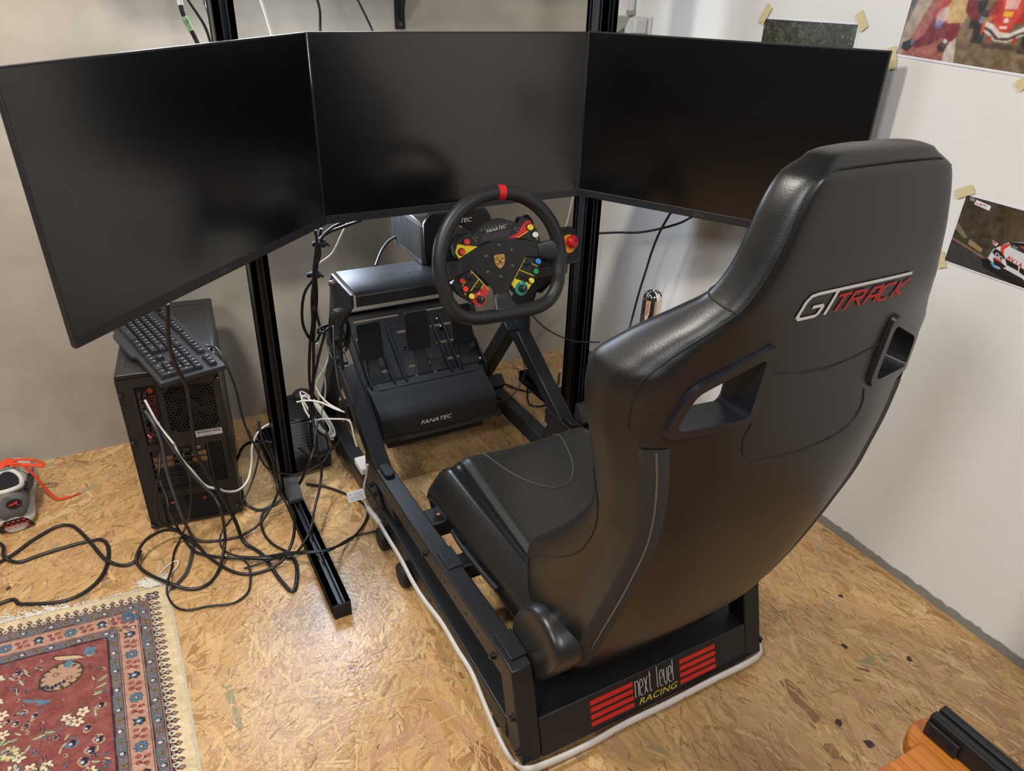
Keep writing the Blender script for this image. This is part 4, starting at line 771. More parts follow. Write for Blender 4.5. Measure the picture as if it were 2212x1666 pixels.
# seams: thin stitched cords lying on the surface
seam_m = mat('seam_thread', (0.006, 0.006, 0.006), .6)
def surf(z, k): lp = loop(z); i = int(k * NSUB) % len(lp); fr_ = k * NSUB - int(k * NSUB); return lp[i].lerp(lp[(i + 1) % len(lp)], fr_)
NCTL = 20
def outward(p, z, e):
    c0 = Vector((SX, (YB(z) + YF(z)) / 2, z)); d = (p - c0); d.z = 0; return p + d.normalized() * e
def seam(pts, r=.0014, name='seam', m=None): return MB().tube(pts, r, 6).build(name, m or seam_m, back, smooth=60)
for sgn in (1, -1):
    K = lambda k: k if sgn == 1 else NCTL - k
    seam([surf(z, K(3.0)) for z in np.linspace(.80, 1.10, 46)])
    seam([surf(z, K(6.0)) for z in np.linspace(.35, 1.105, 80)])
    seam([surf(z, K(3.0 + 3.0 * t)) for z, t in [(.958 + .012 * t, t) for t in np.linspace(0, 1, 14)]])
    seam([surf(z, K(5.2)) + Vector((0, 0, 0)) for z in np.linspace(.24, .40, 16)] + [surf(.40 + t * .30, K(5.2 - .9 * math.sin(t * PI))) for t in np.linspace(.05, 1, 30)])
    # zip along the rear edge
    zz = np.linspace(.19, .775, 60)
    strip = MB(); L0 = [[surf(z, K(k)) for z in zz] for k in (1.79, 1.90, 2.0, 2.30, 2.6)]
    hh = [.0006, .0035, .0022, .0035, .0006]
    rows = []
    for j, z in enumerate(zz): rows.append([outward(L0[i][j], z, hh[i]) for i in range(5)])
    strip.loft(rows, cap=False, closed=False)
    zp = strip.build('zip_tape', mat('zip_tape_fabric', (0.026, 0.026, 0.025), .75, bump=.4, bscale=900), back, smooth=60)
    MB().tube([outward(surf(z, K(2.0)), z, .0032) for z in np.linspace(.30, .77, 70)], .0016, 5).build('zip_teeth', mat('zip_teeth_grey', (0.16, 0.16, 0.16), .35, metal=.6), zp, smooth=60)
seam([surf(1.1, 3.0)] + [Vector((x, by(x, 1.110, -.0003), 1.110 + .003 * (1 - ((x - SX) / .1) ** 2))) for x in np.linspace(SX - .082, SX + .082, 20)] + [surf(1.1, NCTL - 3.0)])
seam([Vector((x, by(x, z, 0), z)) for x in np.linspace(SX - .100, SX + .100, 30) for z in [.868 - .014 * math.cos((x - SX) / .100 * PI / 2)]])
u_pts = [(-.103, .796), (-.110, .775), (-.105, .750), (-.085, .734), (-.04, .727), (0, .724), (.04, .727), (.085, .734), (.105, .750), (.110, .775), (.103, .796)]
seam([Vector((p.x, by(p.x, p.y, 0), p.y)) for p in smooth_path([(SX + a, b) + (0,) for a, b in u_pts], 4)])
# embroidered logo
thread_w = mat('white_embroidery', rgb(205, 203, 200), .6, bump=.4, bscale=1500); thread_r = mat('red_embroidery', rgb(176, 24, 26), .6, bump=.4, bscale=1500)
def LG(u, v): 
    x = SX - .0905 + u * .0187; z = .9385 + v * .0158; return Vector((x, by(x, z, -.0014), z))
def dens(pts, n=6):
    out = []
    for a, b in zip(pts[:-1], pts[1:]):
        for k in range(n): out.append((a[0] + (b[0] - a[0]) * k / n, a[1] + (b[1] - a[1]) * k / n))
    return out + [pts[-1]]
w_st = [[(1.15, .98), (1.95, .98), (2.05, .85), (1.85, .30), (1.65, .15), (.35, .12), (.12, .35), (.42, 1.55), (.75, 1.95), (1.3, 2.05), (4, 2.08), (7, 2.1), (9.95, 2.12)], [(3.0, 2.0), (2.5, .08)]]
r_st = [[(3.25, 1.5), (4.4, 1.52)], [(3.9, 1.5), (3.4, .15)], [(4.25, .15), (4.75, 1.52), (5.65, 1.52), (5.75, 1.3), (5.6, .95), (4.7, .9)], [(5.15, .88), (5.6, .2)], [(5.95, .2), (6.5, 1.52), (7.3, 1.52), (7.0, .2)], [(6.2, .8), (7.1, .8)], [(8.65, 1.55), (7.75, 1.52), (7.55, 1.3), (7.35, .45), (7.5, .25), (8.35, .25)], [(8.7, .2), (9.15, 1.55)], [(10.0, 1.65), (8.95, .88), (9.75, .2)]]
b = MB()
for st in w_st: ribbon(b, dens(st), .27, LG)
b.build('embroidered_logo', thread_w, back, label='white embroidered lettering')
b = MB()
for st in r_st: ribbon(b, dens(st), .24, LG)
b.build('embroidered_logo', thread_r, back, label='red embroidered lettering')
# cushion
X0, X1 = -1.018, 2 * SX + 1.018
def cz(x, y):                               # height of the cushion top
    a = abs(x - SX) / (SX - X0); t = (y + 1.45) / .53
    ctr = .262 + .058 * t ** 1.2 - .008 * math.cos(a * 4.5) * (1 - t * .5)
    bol = .302 - .006 * t + .012 * math.exp(-((a - .83) / .09) ** 2)
    w = max(0.0, min(1.0, (a - .70) / .10)); w = w * w * (3 - 2 * w)
    e = max(0.0, (a - .84) / .16)
    z = ctr * (1 - w) + bol * w - .030 * e ** 2.2 * 1.0
    f = max(0.0, (t - .90) / .10); z -= .030 * f ** 2.2
    g = math.exp(-((a - .70) / .035) ** 2); z -= .009 * g
    return z
perf = bpy.data.materials.new('perforated_leatherette'); perf.use_nodes = True; nt = perf.node_tree; pb_ = nt.nodes['Principled BSDF']
pb_.inputs['Roughness'].default_value = .40
tc = nt.nodes.new('ShaderNodeTexCoord'); mp = nt.nodes.new('ShaderNodeMapping'); mp.inputs['Scale'].default_value = (1, 1, 0); mp.inputs['Rotation'].default_value = (0, 0, PI / 4); nt.links.new(tc.outputs['Object'], mp.inputs['Vector'])
vo = nt.nodes.new('ShaderNodeTexVoronoi'); vo.inputs['Scale'].default_value = 190; vo.inputs['Randomness'].default_value = 0.0; vo.voronoi_dimensions = '2D'; nt.links.new(mp.outputs[0], vo.inputs['Vector'])
rp = nt.nodes.new('ShaderNodeValToRGB'); rp.color_ramp.elements[0].position = .20; rp.color_ramp.elements[1].position = .27; rp.color_ramp.elements[0].color = (.075, .072, .066, 1); rp.color_ramp.elements[1].color = (.013, .013, .013, 1)
nt.links.new(vo.outputs['Distance'], rp.inputs[0]); nt.links.new(rp.outputs[0], pb_.inputs['Base Color'])
nx_, ny_ = 61, 61
def patch(x0, x1, nx, y0=-1.45, y1=-.92, ny=61, lift=0.0):
    return [[Vector((x, y, cz(x, y) + lift)) for x in np.linspace(x0, x1, nx)] for y in np.linspace(y0, y1, ny)]
def sheet(rows, name, m, par, skirt=None):
    mb = MB(); mb.loft(rows, cap=False, closed=False); return mb.build(name, m, par, smooth=60)
hwI = (SX - X0) * .70
cush = MB()
rows = patch(X0, X1, 91)
cush.loft(rows, cap=False, closed=False)
def skirt(edge, zb, d):                      # side walls, slightly tucked in at the bottom
    cush.loft([edge, [p + Vector((0, 0, -.02)) + d * .004 for p in edge], [Vector((p.x, p.y, (p.z + zb) / 2)) + d * .002 for p in edge], [Vector((p.x, p.y, zb)) - d * .014 for p in edge]], cap=False, closed=False)
skirt([r[0] for r in rows], .185, Vector((-1, 0, 0))); skirt([r[-1] for r in rows], .185, Vector((1, 0, 0)))
skirt(rows[-1], .190, Vector((0, 1, 0))); skirt(rows[0], .19, Vector((0, -1, 0)))
cush.add([(X0 + .013, -1.44, .188), (X1 - .013, -1.44, .188), (X1 - .013, -.935, .188), (X0 + .013, -.935, .188)], [(0, 1, 2, 3)])
me = cush.mesh('seat_cushion'); bm = bmesh.new(); bm.from_mesh(me); bmesh.ops.remove_doubles(bm, verts=bm.verts, dist=.0006); bmesh.ops.recalc_face_normals(bm, faces=bm.faces); bm.to_mesh(me); bm.free()
me.shade_smooth(); me.set_sharp_from_angle(angle=math.radians(75))
cushion = link_mesh('seat_cushion', me, mat('cushion_leatherette', (0.0120, 0.0120, 0.0125), .27, spec=.5, bump=.12, bscale=480), seat)
ins = sheet(patch(SX - hwI, SX + hwI, 61, -1.44, -.924, 61, .0012), 'perforated_insert', perf, cushion)
for s in (-1, 1):
    xx = SX + s * hwI
    MB().tube([(xx, y, cz(xx, y) + .001) for y in np.linspace(-1.44, -.925, 50)], .0016, 6).build('seam', seam_m, cushion, smooth=60)
    x2 = SX + s * (SX - X0) * .90
    for dx in (0, .007):
        MB().tube([(x2 - s * dx, y, cz(x2 - s * dx, y) + .0006) for y in np.linspace(-1.44, -.930, 50)], .0011, 6).build('seam', seam_m, cushion, smooth=60)
arc = smooth_path([(SX - .115, -.925, 0), (SX - .105, -.98, 0), (SX - .075, -1.05, 0), (SX - .03, -1.098, 0), (SX + .0, -1.108, 0), (SX + .035, -1.096, 0), (SX + .066, -1.05, 0), (SX + .085, -.98, 0), (SX + .09, -.925, 0)], 6)
MB().tube([(p.x, p.y, cz(p.x, p.y) + .0018) for p in arc], .0013, 6).build('seam', mat('light_thread', (0.10, 0.098, 0.092), .5), cushion, smooth=60)
# recliner covers on both sides and the hinge behind them
rec = mat('recliner_cover_plastic', (0.016, 0.016, 0.0165), .33, spec=.5)
for s in (0,):
    fx = (lambda x: x) if s == 0 else (lambda x: 2 * SX - x)
    outl = [(-1.366, 0.252), (-1.388, 0.296), (-1.419, 0.328), (-1.46, 0.343), (-1.498, 0.338), (-1.53, 0.319), (-1.54, 0.293), (-1.52, 0.247), (-1.46, 0.17), (-1.422, 0.147), (-1.391, 0.169), (-1.365, 0.21)]
    P = smooth_path([(0, -1.366 + (y + 1.366) * .90, z - .004) for y, z in outl], 4, closed=True); cen = sum(P, Vector()) / len(P)
    rg = []
    for x, sc_ in ((-.992, 1.0), (-1.020, 1.0), (-1.031, .975), (-1.0375, .93), (-1.040, .87), (-1.0408, .60)):
        rg.append([Vector((fx(x), cen.y + (p.y - cen.y) * sc_, cen.z + (p.z - cen.z) * sc_)) for p in P])
    MB().loft(rg).build('recliner_cover', rec, seat, smooth=50)
    MB().box((min(fx(-.992), fx(-.975)), -1.47, .21), (max(fx(-.992), fx(-.975)), -1.40, .29)).build('recliner_hinge', blk, seat, bevel=.004)
MB().box((SX - .21, -1.43, .222), (SX + .21, -1.0, .236)).build('seat_base', blk, seat, bevel=.003)
# ------------------------------------------------------------ steering wheel (local plane a, b; n towards the driver)
WT = math.radians(14); WCt = Vector((-.778, -.789, .712))
Wa = Vector((1, 0, 0)); Wn = Vector((0, -math.cos(WT), math.sin(WT))); Wb = Vector((0, math.sin(WT), math.cos(WT)))
def WP(a, b, h=0.0): return WCt + Wa * a + Wb * b + Wn * h
sw = thing('steering_wheel', 'black flat-bottomed racing steering wheel with a red centre stripe and coloured buttons', 'steering wheel', tuple(WCt))
rimm = mat('rim_leather', (0.015, 0.016, 0.017), .42, spec=.45, bump=.10, bscale=700)
RR = .1525
rp = [(RR * math.cos(math.radians(a)), RR * math.sin(math.radians(a))) for a in np.arange(-18, 199, 9)]
low = [(-.1415, -.068), (-.128, -.092), (-.108, -.108), (-.08, -.1165), (-.04, -.119), (0, -.1195), (.04, -.119), (.08, -.1165), (.108, -.108), (.128, -.092), (.1415, -.068)]
rpath = smooth_path([WP(a, b + .0, .018) for a, b in rp + low], 4, closed=True)
MB().tube(rpath, .0160, 20, closed=True).build('rim', rimm, sw, smooth=180)
st = [WP(RR * math.cos(math.radians(a)), RR * math.sin(math.radians(a)), .018) for a in np.linspace(82.5, 89, 5)]
MB().tube(st, .01635, 20, caps=False).build('centre_stripe', mat('red_leather_stripe', rgb(206, 22, 24), .5), sw, smooth=180)
# leather covered spoke ends
def spoke(pts_in, pts_out, name='spoke'):
    rings = []
    for t in np.linspace(0, 1, 7):
        q = t * t * (3 - 2 * t); ring = []
        i0, i1 = Vector(pts_in[0]).lerp(Vector(pts_out[0]), t), Vector(pts_in[1]).lerp(Vector(pts_out[1]), t)
        c = (i0 + i1) / 2; hv = (i1 - i0) / 2; hh = .007 + .004 * q; off = .001 + .017 * q
        for k in range(16):
            a = 2 * PI * k / 16; ca, sa = math.cos(a), math.sin(a)
            ca = math.copysign(abs(ca) ** .5, ca); sa = math.copysign(abs(sa) ** .6, sa)
            p2 = c + hv * ca; ring.append(WP(p2.x, p2.y, off + hh * sa))
        rings.append(ring)
    MB().loft(rings).build(name, rimm, sw, smooth=50)
spoke([(-.094, .0145), (-.094, -.0175)], [(-.146, .020), (-.146, -.030)])
spoke([(.101, .0300), (.101, -.0035)], [(.146, .036), (.146, -.016)])
spoke([(-.0195, -.072), (.0175, -.072)], [(-.032, -.113), (.032, -.113)])
# black hub plate
pm = mat('hub_plate', (0.010, 0.010, 0.0105), .36, spec=.45)
plate = [(-.0989, .0165), (-.075, .028), (-.0499, .0395), (-.016, .0469), (.0202, .049), (.0613, .043), (.1028, .0316), (.1005, -.0015), (.0699, .0031), (.0449, -.0241), (.0231, -.0561), (.0170, -.0745), (-.0194, -.0760), (-.0226, -.0602), (-.0459, -.0309), (-.0716, -.0081), (-.0964, -.0165)]
hub = MB().prism([WP(a, b, 0) for a, b in plate], Wn * .006).build('hub_plate', pm, sw, bevel=.0008)
for a, b in [(.002, .0359), (.0338, .0213), (.0317, -.0147), (-.001, -.0347), (-.0325, -.0203), (-.032, .0152)]:
    bo_ = MB().lathe([(.0046, 0), (.0044, .0022), (.0034, .0028)], WP(a, b, .0058), Wn, 16).build('bolt', mat('grey_bolt', (0.13, 0.125, 0.12), .38, metal=.8), hub, smooth=40)
    MB().lathe([(.0019, 0), (.0019, .0004)], WP(a, b, .0086), Wn, 6).build('hex_socket', slot_m, bo_)
# crest: gold shield with red and black bars
gold = mat('gold_enamel', rgb(205, 165, 92), .28, metal=.7); cred = mat('crest_red', rgb(150, 30, 26), .35); cblk = mat('crest_black', (0.01, 0.01, 0.01), .35)
shield = smooth_path([WP(a, b, .0062) for a, b in [(-.0120, .0150), (0, .0162), (.0122, .0150), (.0130, .004), (.0112, -.005), (.006, -.0118), (0, -.0158), (-.006, -.0118), (-.0112, -.005), (-.0130, .004)]], 3, closed=True)
cr = MB().prism(shield, Wn * .0016).build('crest', gold, hub, bevel=.0004, label='gold shield emblem with red and black bars')
def cq(a0, b0, a1, b1, m): MB().add([WP(a0, b0, .0081), WP(a1, b0, .0081), WP(a1, b1, .0081), WP(a0, b1, .0081)], [(0, 1, 2, 3)]).build('crest_bar', m, cr)
for k in range(3):
    cq(-.0112, .0035 + k * .0028, -.0020, .0047 + k * .0028, cblk)
    cq(.0020, -.0032 - k * .0028, .0098 - k * .002, -.0020 - k * .0028, cblk)
cq(.0018, .0042, .0112, .0062, cred); cq(.0018, .0078, .0112, .0094, cred); cq(-.0102, -.0036, -.0018, -.0022, cred); cq(-.0085, -.0070, -.0018, -.0052, cred)
hs = [WP(a, b, .0083) for a, b in [(-.001, .004), (.002, .003), (.0022, -.001), (.001, -.0038), (-.0022, -.0034), (-.001, -.001), (-.0026, .001)]]
MB().prism(hs, Wn * .0002).build('crest_figure', cblk, cr)
lettering('crest_lettering', 'PORSCHE', .0034, WP(-.0088, .0118, .0082), Wa, Wb, cblk, cr, extrude=0, sx=1.0)
# button module: upper carrier with display, two lower carriers
carm = mat('carrier_plastic', (0.012, 0.012, 0.0125), .42)
up_ = [(-.106, .030), (-.1075, .046), (-.094, .062), (-.0682, .0728), (-.0600, .0660), (-.0458, .0765), (-.0405, .0821), (-.0253, .0928), (.0175, .0948), (.0407, .0856), (.0574, .0797), (.0635, .0917), (.0734, .0928), (.0874, .0845), (.1035, .0630), (.1120, .0320), (.1005, .0310), (.0613, .0440), (.0202, .0500), (-.016, .0480), (-.0499, .0405), (-.0989, .0175)]
car = MB().prism([WP(a, b, -.018) for a, b in up_], Wn * .022).build('button_carrier', carm, sw, bevel=.0016)
lc = MB().prism([WP(a, b, -.014) for a, b in [(-.0728, -.0085), (-.0952, -.0185), (-.1100, -.0200), (-.1215, -.0349), (-.1079, -.0602), (-.0821, -.0793), (-.0646, -.0929), (-.0500, -.0925), (-.0410, -.0840), (-.0400, -.0730), (-.0312, -.0611), (-.0470, -.0320)]], Wn * .017).build('button_carrier', carm, sw, bevel=.0016)
rc = MB().prism([WP(a, b, -.014) for a, b in [(.0700, .0020), (.0951, -.0050), (.1080, -.0061), (.1084, -.0172), (.0943, -.0463), (.0742, -.0701), (.0647, -.0840), (.0491, -.0865), (.0326, -.0760), (.0231, -.0571), (.0460, -.0250)]], Wn * .017).build('button_carrier', carm, sw, bevel=.0016)
HU = .0043; HL_ = .0034
yel_m = mat('yellow_print_field', rgb(232, 205, 30), .45); red_m = mat('red_print_field', rgb(206, 36, 44), .45)
def field(pts, m, par, h, name='print_field'): return MB().prism([WP(a, b, h) for a, b in pts], Wn * .0003).build(name, m, par)
def stripe(p, q, w, par, h, m=None):
    d = (Vector(q) - Vector(p)).normalized(); n = Vector((-d.y, d.x)) * w / 2; p = Vector(p); q = Vector(q)
    field([tuple(p + n), tuple(q + n), tuple(q - n), tuple(p - n)], m or yel_m, par, h, 'print_line')
field([(-.0983, .0506), (-.0503, .0398), (-.0985, .0190), (-.1059, .0340)], yel_m, car, HU)
field([(.0275, .0500), (.0527, .0570), (.0668, .0744), (.0776, .0839), (.0880, .0822), (.0983, .0656), (.0517, .0475)], red_m, car, HU)
stripe((.0517, .0470), (.0960, .0655), .0016, car, HU + .0001)
stripe((.1035, .042), (.1015, .036), .0016, car, HU + .0001)
field([(-.0372, .0635), (.0332, .0700), (.0323, .0532), (-.0383, .0495)], mat('display_glass', (0.022, 0.019, 0.032), .12), car, HU, 'display')
lettering('lettering', 'FANATEC', .0102, WP(-.0262, .0665, HU + .0004), Wa + Wb * .13, Wb, white_print, car, shear=.3, extrude=0, sx=1.15, label='white maker lettering')
led_m = mat('led_grey', (0.09, 0.09, 0.088), .4)
for a, b in [(-.0376, .0741), (-.0284, .0766), (-.0193, .0783), (-.01, .0793), (-.0008, .0804), (.0086, .0808), (.0177, .0813), (.0271, .0809), (.0362, .0799), (-.0581, .0597), (-.0502, .0600), (-.0544, .0532), (.0475, .0681), (.0559, .0686), (.0513, .0619)]:
    MB().lathe([(.0026, 0), (.0026, .0005)], WP(a, b, HU), Wn, 12).build('led', led_m, car)
def button(a, b, par, col, h, r=.0066):
    base = MB().lathe([(r + .0022, 0), (r + .0018, .0026)], WP(a, b, h), Wn, 20).build('button_collar', carm, par, smooth=40)
    MB().lathe([(r, .002), (r, .0075), (r - .001, .0085), (r * .5, .0082), (.0001, .0080)], WP(a, b, h), Wn, 20).build('button', mat('button_%02x%02x%02x' % col, rgb(*col), .4), base, smooth=40)
button(-.0775, .0539, car, (228, 58, 36), HU); button(-.0912, .0334, car, (228, 58, 36), HU)
button(.0842, .0672, car, (230, 206, 40), HU); button(.0961, .0493, car, (226, 226, 222), HU)
stripe((-.0728, -.0095), (-.0325, -.0600), .0016, lc, HL_); stripe((-.0555, -.0330), (-.0780, -.0560), .0016, lc, HL_); stripe((-.0445, -.0475), (-.0580, -.0590), .0016, lc, HL_); stripe((-.0730, -.0180), (-.0695, -.0145), .0016, lc, HL_); stripe((-.098, -.043), (-.0870, -.0320), .0014, lc, HL_); stripe((-.0935, -.0585), (-.0905, -.0625), .002, lc, HL_)
field([(-.0440, -.0490), (-.0325, -.0605), (-.0400, -.0720), (-.0600, -.0620)], red_m, lc, HL_); field([(-.0800, -.0785), (-.0640, -.0905), (-.0600, -.0880), (-.0640, -.0740)], red_m, lc, HL_)
button(-.0983, -.0298, lc, (196, 52, 36), HL_, .0058); button(-.0922, -.0489, lc, (232, 62, 30), HL_, .0062); button(-.0788, -.0673, lc, (236, 214, 60), HL_, .0062)
stripe((.0685, .0000), (.0262, -.0560), .0016, rc, HL_); stripe((.0500, -.0260), (.0860, -.0440), .0016, rc, HL_); stripe((.0840, -.0160), (.0980, -.0235), .0016, rc, HL_); stripe((.0640, -.0080), (.0665, -.0120), .0016, rc, HL_)
field([(.0360, -.0440), (.0262, -.0565), (.0330, -.0660), (.0560, -.0530)], yel_m, rc, HL_); field([(.0640, -.0560), (.0800, -.0620), (.0690, -.0745), (.0600, -.0700)], yel_m, rc, HL_)
button(.0989, -.0123, rc, (40, 132, 214), HL_, .0062); button(.0905, -.0344, rc, (24, 150, 92), HL_, .0062); button(.0767, -.0544, rc, (236, 218, 60), HL_, .0062)
def toggle(a, b, par):
    bs = MB().lathe([(.0062, 0), (.0058, .003), (.0035, .004)], WP(a, b, HL_), Wn, 14).build('toggle_base', blk_matte, par, smooth=40)
    MB().tube([WP(a, b, HL_ + .003), WP(a + .003, b - .002, HL_ + .013)], [.0022, .0032], 10).build('toggle_lever', blk_matte, bs, smooth=50)
for a, b, p_ in ((-.0794, -.0251, lc), (-.0635, -.0509, lc), (.0702, -.0133, rc), (.057, -.0411, rc)): toggle(a, b, p_)
def encoder(a, b, par, col):
    d = MB().lathe([(.0165, 0), (.0165, .0012)], WP(a, b, HL_ + .0004), Wn, 28).build('dial_plate', mat('dial_%02x%02x%02x' % col, rgb(*col), .45), par)
    for k in range(12):
        t = math.radians(90 + k * 30); c_, s_ = math.cos(t), math.sin(t)
        q = [(a + c_ * r0 - s_ * w_, b + s_ * r0 + c_ * w_) for r0, w_ in ((.0120, -.0007), (.0150, -.0007), (.0150, .0007), (.0120, .0007))]
        field(q, white_print if k == 0 else cblk, d, HL_ + .0017, 'dial_mark')
    kn_ = MB().lathe([(.0088, .001), (.0082, .013), (.0070, .0150)], WP(a, b, HL_), Wn, 14).build('knob', blk_matte, d, smooth=25)
    MB().add([WP(a - .0006, b + .001, HL_ + .0153), WP(a + .0006, b + .001, HL_ + .0153), WP(a + .0006, b + .0066, HL_ + .0153), WP(a - .0006, b + .0066, HL_ + .0153)], [(0, 1, 2, 3)]).build('knob_line', white_print, kn_)
encoder(-.0585, -.0775, lc, (214, 70, 56)); encoder(.0507, -.0690, rc, (40, 150, 128))
# shift paddles behind the carrier
carbon = mat('carbon_paddle', (0.013, 0.013, 0.014), .3)
for s in (-1, 1):
    MB().prism([WP(s * a + (.006 if s > 0 else 0), b, -.030) for a, b in [(.055, .030), (.070, .082), (.0850, .0945), (.0960, .0943), (.1062, .0807), (.1134, .0476), (.1119, .0304), (.095, .012), (.06, .012)]], Wn * .003).build('shift_paddle', carbon, sw, bevel=.001)
lettering('paddle_mark', '+', .012, WP(.0960, .0755, -.0268), Wa, Wb, mat('grey_print', (0.2, 0.2, 0.2), .5), sw, extrude=0)
MB().lathe([(.030, -.085), (.030, -.045), (.042, -.040), (.042, -.018)], WP(0, .0, 0), Wn, 28).build('quick_release', mat('qr_black', (0.02, 0.02, 0.02), .35, metal=.5), sw, smooth=40)
MB().prism([WP(a, b, -.028) for a, b in [(-.05, .03), (.05, .03), (.045, -.035), (-.045, -.035)]], Wn * .012).build('hub_box', carm, sw, bevel=.003)
MB().box((-.858, -.726, .777), (-.838, -.712, .783)).build('clip', mat('brass_clip', rgb(190, 170, 130), .3, metal=.8), sw, bevel=.002)

# ------------------------------------------------------------ wheel base
wb = thing('wheel_base', 'black steering motor housing with ribbed sides on the wheel deck', 'wheel base', (-.77, -.45, .637))
wbm = mat('wheel_base_aluminium', (0.085, 0.083, 0.080), .45, metal=.5)
B0, B1 = -.868, -.676
MB().prism([(B0, y, z) for y, z in [(-.545, .6378), (-.330, .6378), (-.330, .735), (-.345, .749), (-.530, .749), (-.545, .735)]], (B1 - B0, 0, 0)).build('motor_housing', wbm, wb, bevel=.003)
for k in range(26):
    y = -.538 + k * .0078
    for x in (B0 - .0012, B1):
        MB().box((x, y, .650), (x + .0012, y + .0040, .735)).build('cooling_rib', wbm, wb)
fp = MB().prism([(x, -.5455, z) for x, z in [(B0 + .008, .640), (B1 - .008, .640), (B1 - .004, .660), (B1 - .004, .745), (B1 - .02, .768), (B0 + .02, .768), (B0 + .004, .745), (B0 + .004, .660)]], (0, -.010, 0)).build('front_plate', mat('front_plate_black', (0.010, 0.010, 0.011), .35), wb, bevel=.0015)
lettering('lettering', 'FANATEC', .015, (-.815, -.5562, .738), (1, 0, 0), (0, 0, 1), white_print, fp, shear=.3, extrude=.0002, sx=1.2, label='white maker lettering')
for x in (B0 + .016, B1 - .016):
    for z in (.655, .752): MB().lathe([(.004, 0), (.004, .003)], (x, -.5556, z), (0, -1, 0), 12).build('bolt', dark_steel, fp, smooth=40)
sh0 = Vector((-.774, -.556, .700)); sh1 = WP(0, 0, -.086)
MB().tube([sh0, sh0.lerp(sh1, .25), sh0.lerp(sh1, .3), sh1], [.034, .034, .026, .026], 24).build('shaft', mat('shaft_black', (0.016, 0.016, 0.017), .3, metal=.5), wb, smooth=40)

# ------------------------------------------------------------ emergency stop box
es = thing('emergency_stop_box', 'black emergency stop box with a red mushroom button behind the steering wheel', 'stop button', (-.545, -.62, .637))
EM = frame_matrix((-.531, -.700, .692), (1, .25, 0), (.05, .35, 1))
def EP(a, b, h): return EM @ Vector((a, b, h))
MB().prism([EP(a, b, -.034) for a, b in [(-.030, -.046), (.030, -.046), (.038, -.030), (.030, .036), (.018, .046), (-.018, .046), (-.030, .036), (-.036, -.03)]], EM.to_3x3() @ Vector((0, 0, .034))).build('box', mat('stop_box_black', (0.010, 0.010, 0.011), .4, bump=.2, bscale=400), es, bevel=.003)
MB().lathe([(.0235, 0), (.0225, .0015)], EP(0, .004, 0), EM.to_3x3() @ Vector((0, 0, 1)), 26).build('yellow_ring', mat('stop_yellow', rgb(226, 150, 30), .45), es)
MB().lathe([(.011, .001), (.011, .009), (.0155, .012), (.0160, .018), (.013, .022), (.006, .0235), (.0005, .024)], EP(0, .008, 0), EM.to_3x3() @ Vector((0, 0, 1)), 24).build('mushroom_button', mat('stop_red', rgb(196, 16, 30), .3), es, smooth=50)
MB().prism([EP(a, b, 0) for a, b in [(-.016, -.040), (.016, -.040), (.016, -.031), (-.016, -.031)]], EM.to_3x3() @ Vector((0, 0, .003))).build('slot_switch', blk_matte, es, bevel=.001)
MB().box((-.556, -.666, .6376), (-.506, -.60, .648)).build('mount_foot', blk, es, bevel=.002)
MB().bar((-.531, -.632, .645), (-.531, -.668, .672), .036, .010).build('mount_arm', blk, es, bevel=.002)
MB().bar((-.70, -.600, .650), (-.52, -.640, .650), .022, .024, (0, 0, 1)).build('cross_arm', blk, es, bevel=.004)

# ------------------------------------------------------------ hand brake with chrome grip
hb = thing('hand_brake', 'hand brake lever with a long polished chrome grip right of the seat', 'hand brake', (-.47, -.985, .09))
prof = [(.0205, 0), (.0228, .010), (.0228, .088)] + [(.0228 * math.cos(a), .088 + .0228 * math.sin(a)) for a in np.linspace(.15, PI / 2, 9)]
MB().lathe(prof, (-.474, -.975, .552), (.0, -.03, 1), 32).build('grip', chrome, hb, smooth=40)
MB().cyl((-.474, -.970, .30), (-.474, -.975, .553), .008, 14).build('lever', steel, hb, smooth=40)
MB().box((-.505, -1.06, .255), (-.435, -.90, .305)).build('brake_body', blk, hb, bevel=.004)
MB().box((-.500, -1.00, .20), (-.440, -.94, .2548)).build('bracket', blk, hb, bevel=.003)
MB().prism([(-.5045, y, z) for y, z in [(-1.02, .16), (-.92, .16), (-.94, .2548), (-1.0, .2548)]], (.0045, 0, 0)).build('bracket_plate', blk, hb, bevel=.001)
# ------------------------------------------------------------ computer tower (rear panel faces the room)
PO = Vector((-1.606, -.477, 0)); PU = Vector((.220, -.027, 0)).normalized(); PV = Vector((-PU.y, PU.x, 0))
pc = thing('computer_tower', 'black computer tower with its rear panel and cables facing the room', 'computer', M=frame_matrix(PO, PU, PV))
def pcb(mb, name, m, par=None, **k): return mb.build(name, m, par or pc, local=True, **k)
case_m = mat('case_steel', (0.014, 0.0135, 0.013), .42, spec=.5, bump=.06, bscale=800); case_in = mat('case_inside', (0.003, 0.003, 0.003), .8)
PW_, PD, PH = .2235, .430, .4515
# shell: two side panels, top, bottom, front
for u0, u1 in ((0, .004), (PW_ - .004, PW_)):
    pcb(MB().box((u0, 0.0, .010), (u1, PD, PH - .012)), 'side_panel', case_m, bevel=.001)
tp = pcb(MB().prism([(u, 0.002, z) for u, z in [(.0, PH - .0118), (.0, PH - .006), (.006, PH), (PW_ - .006, PH), (PW_, PH - .006), (PW_, PH - .0118)]], (0, PD - .004, 0)), 'top_panel', case_m, bevel=.002)
fr_o = [(.022, .04, PH + .0002), (PW_ - .022, .04, PH + .0002), (PW_ - .022, PD - .03, PH + .0002), (.022, PD - .03, PH + .0002)]; fr_i = [(.0235, .0415, PH + .0002), (PW_ - .0235, .0415, PH + .0002), (PW_ - .0235, PD - .0315, PH + .0002), (.0235, PD - .0315, PH + .0002)]
pcb(MB().frame(fr_o, fr_i, (0, 0, .0004)), 'top_groove', case_in, tp)
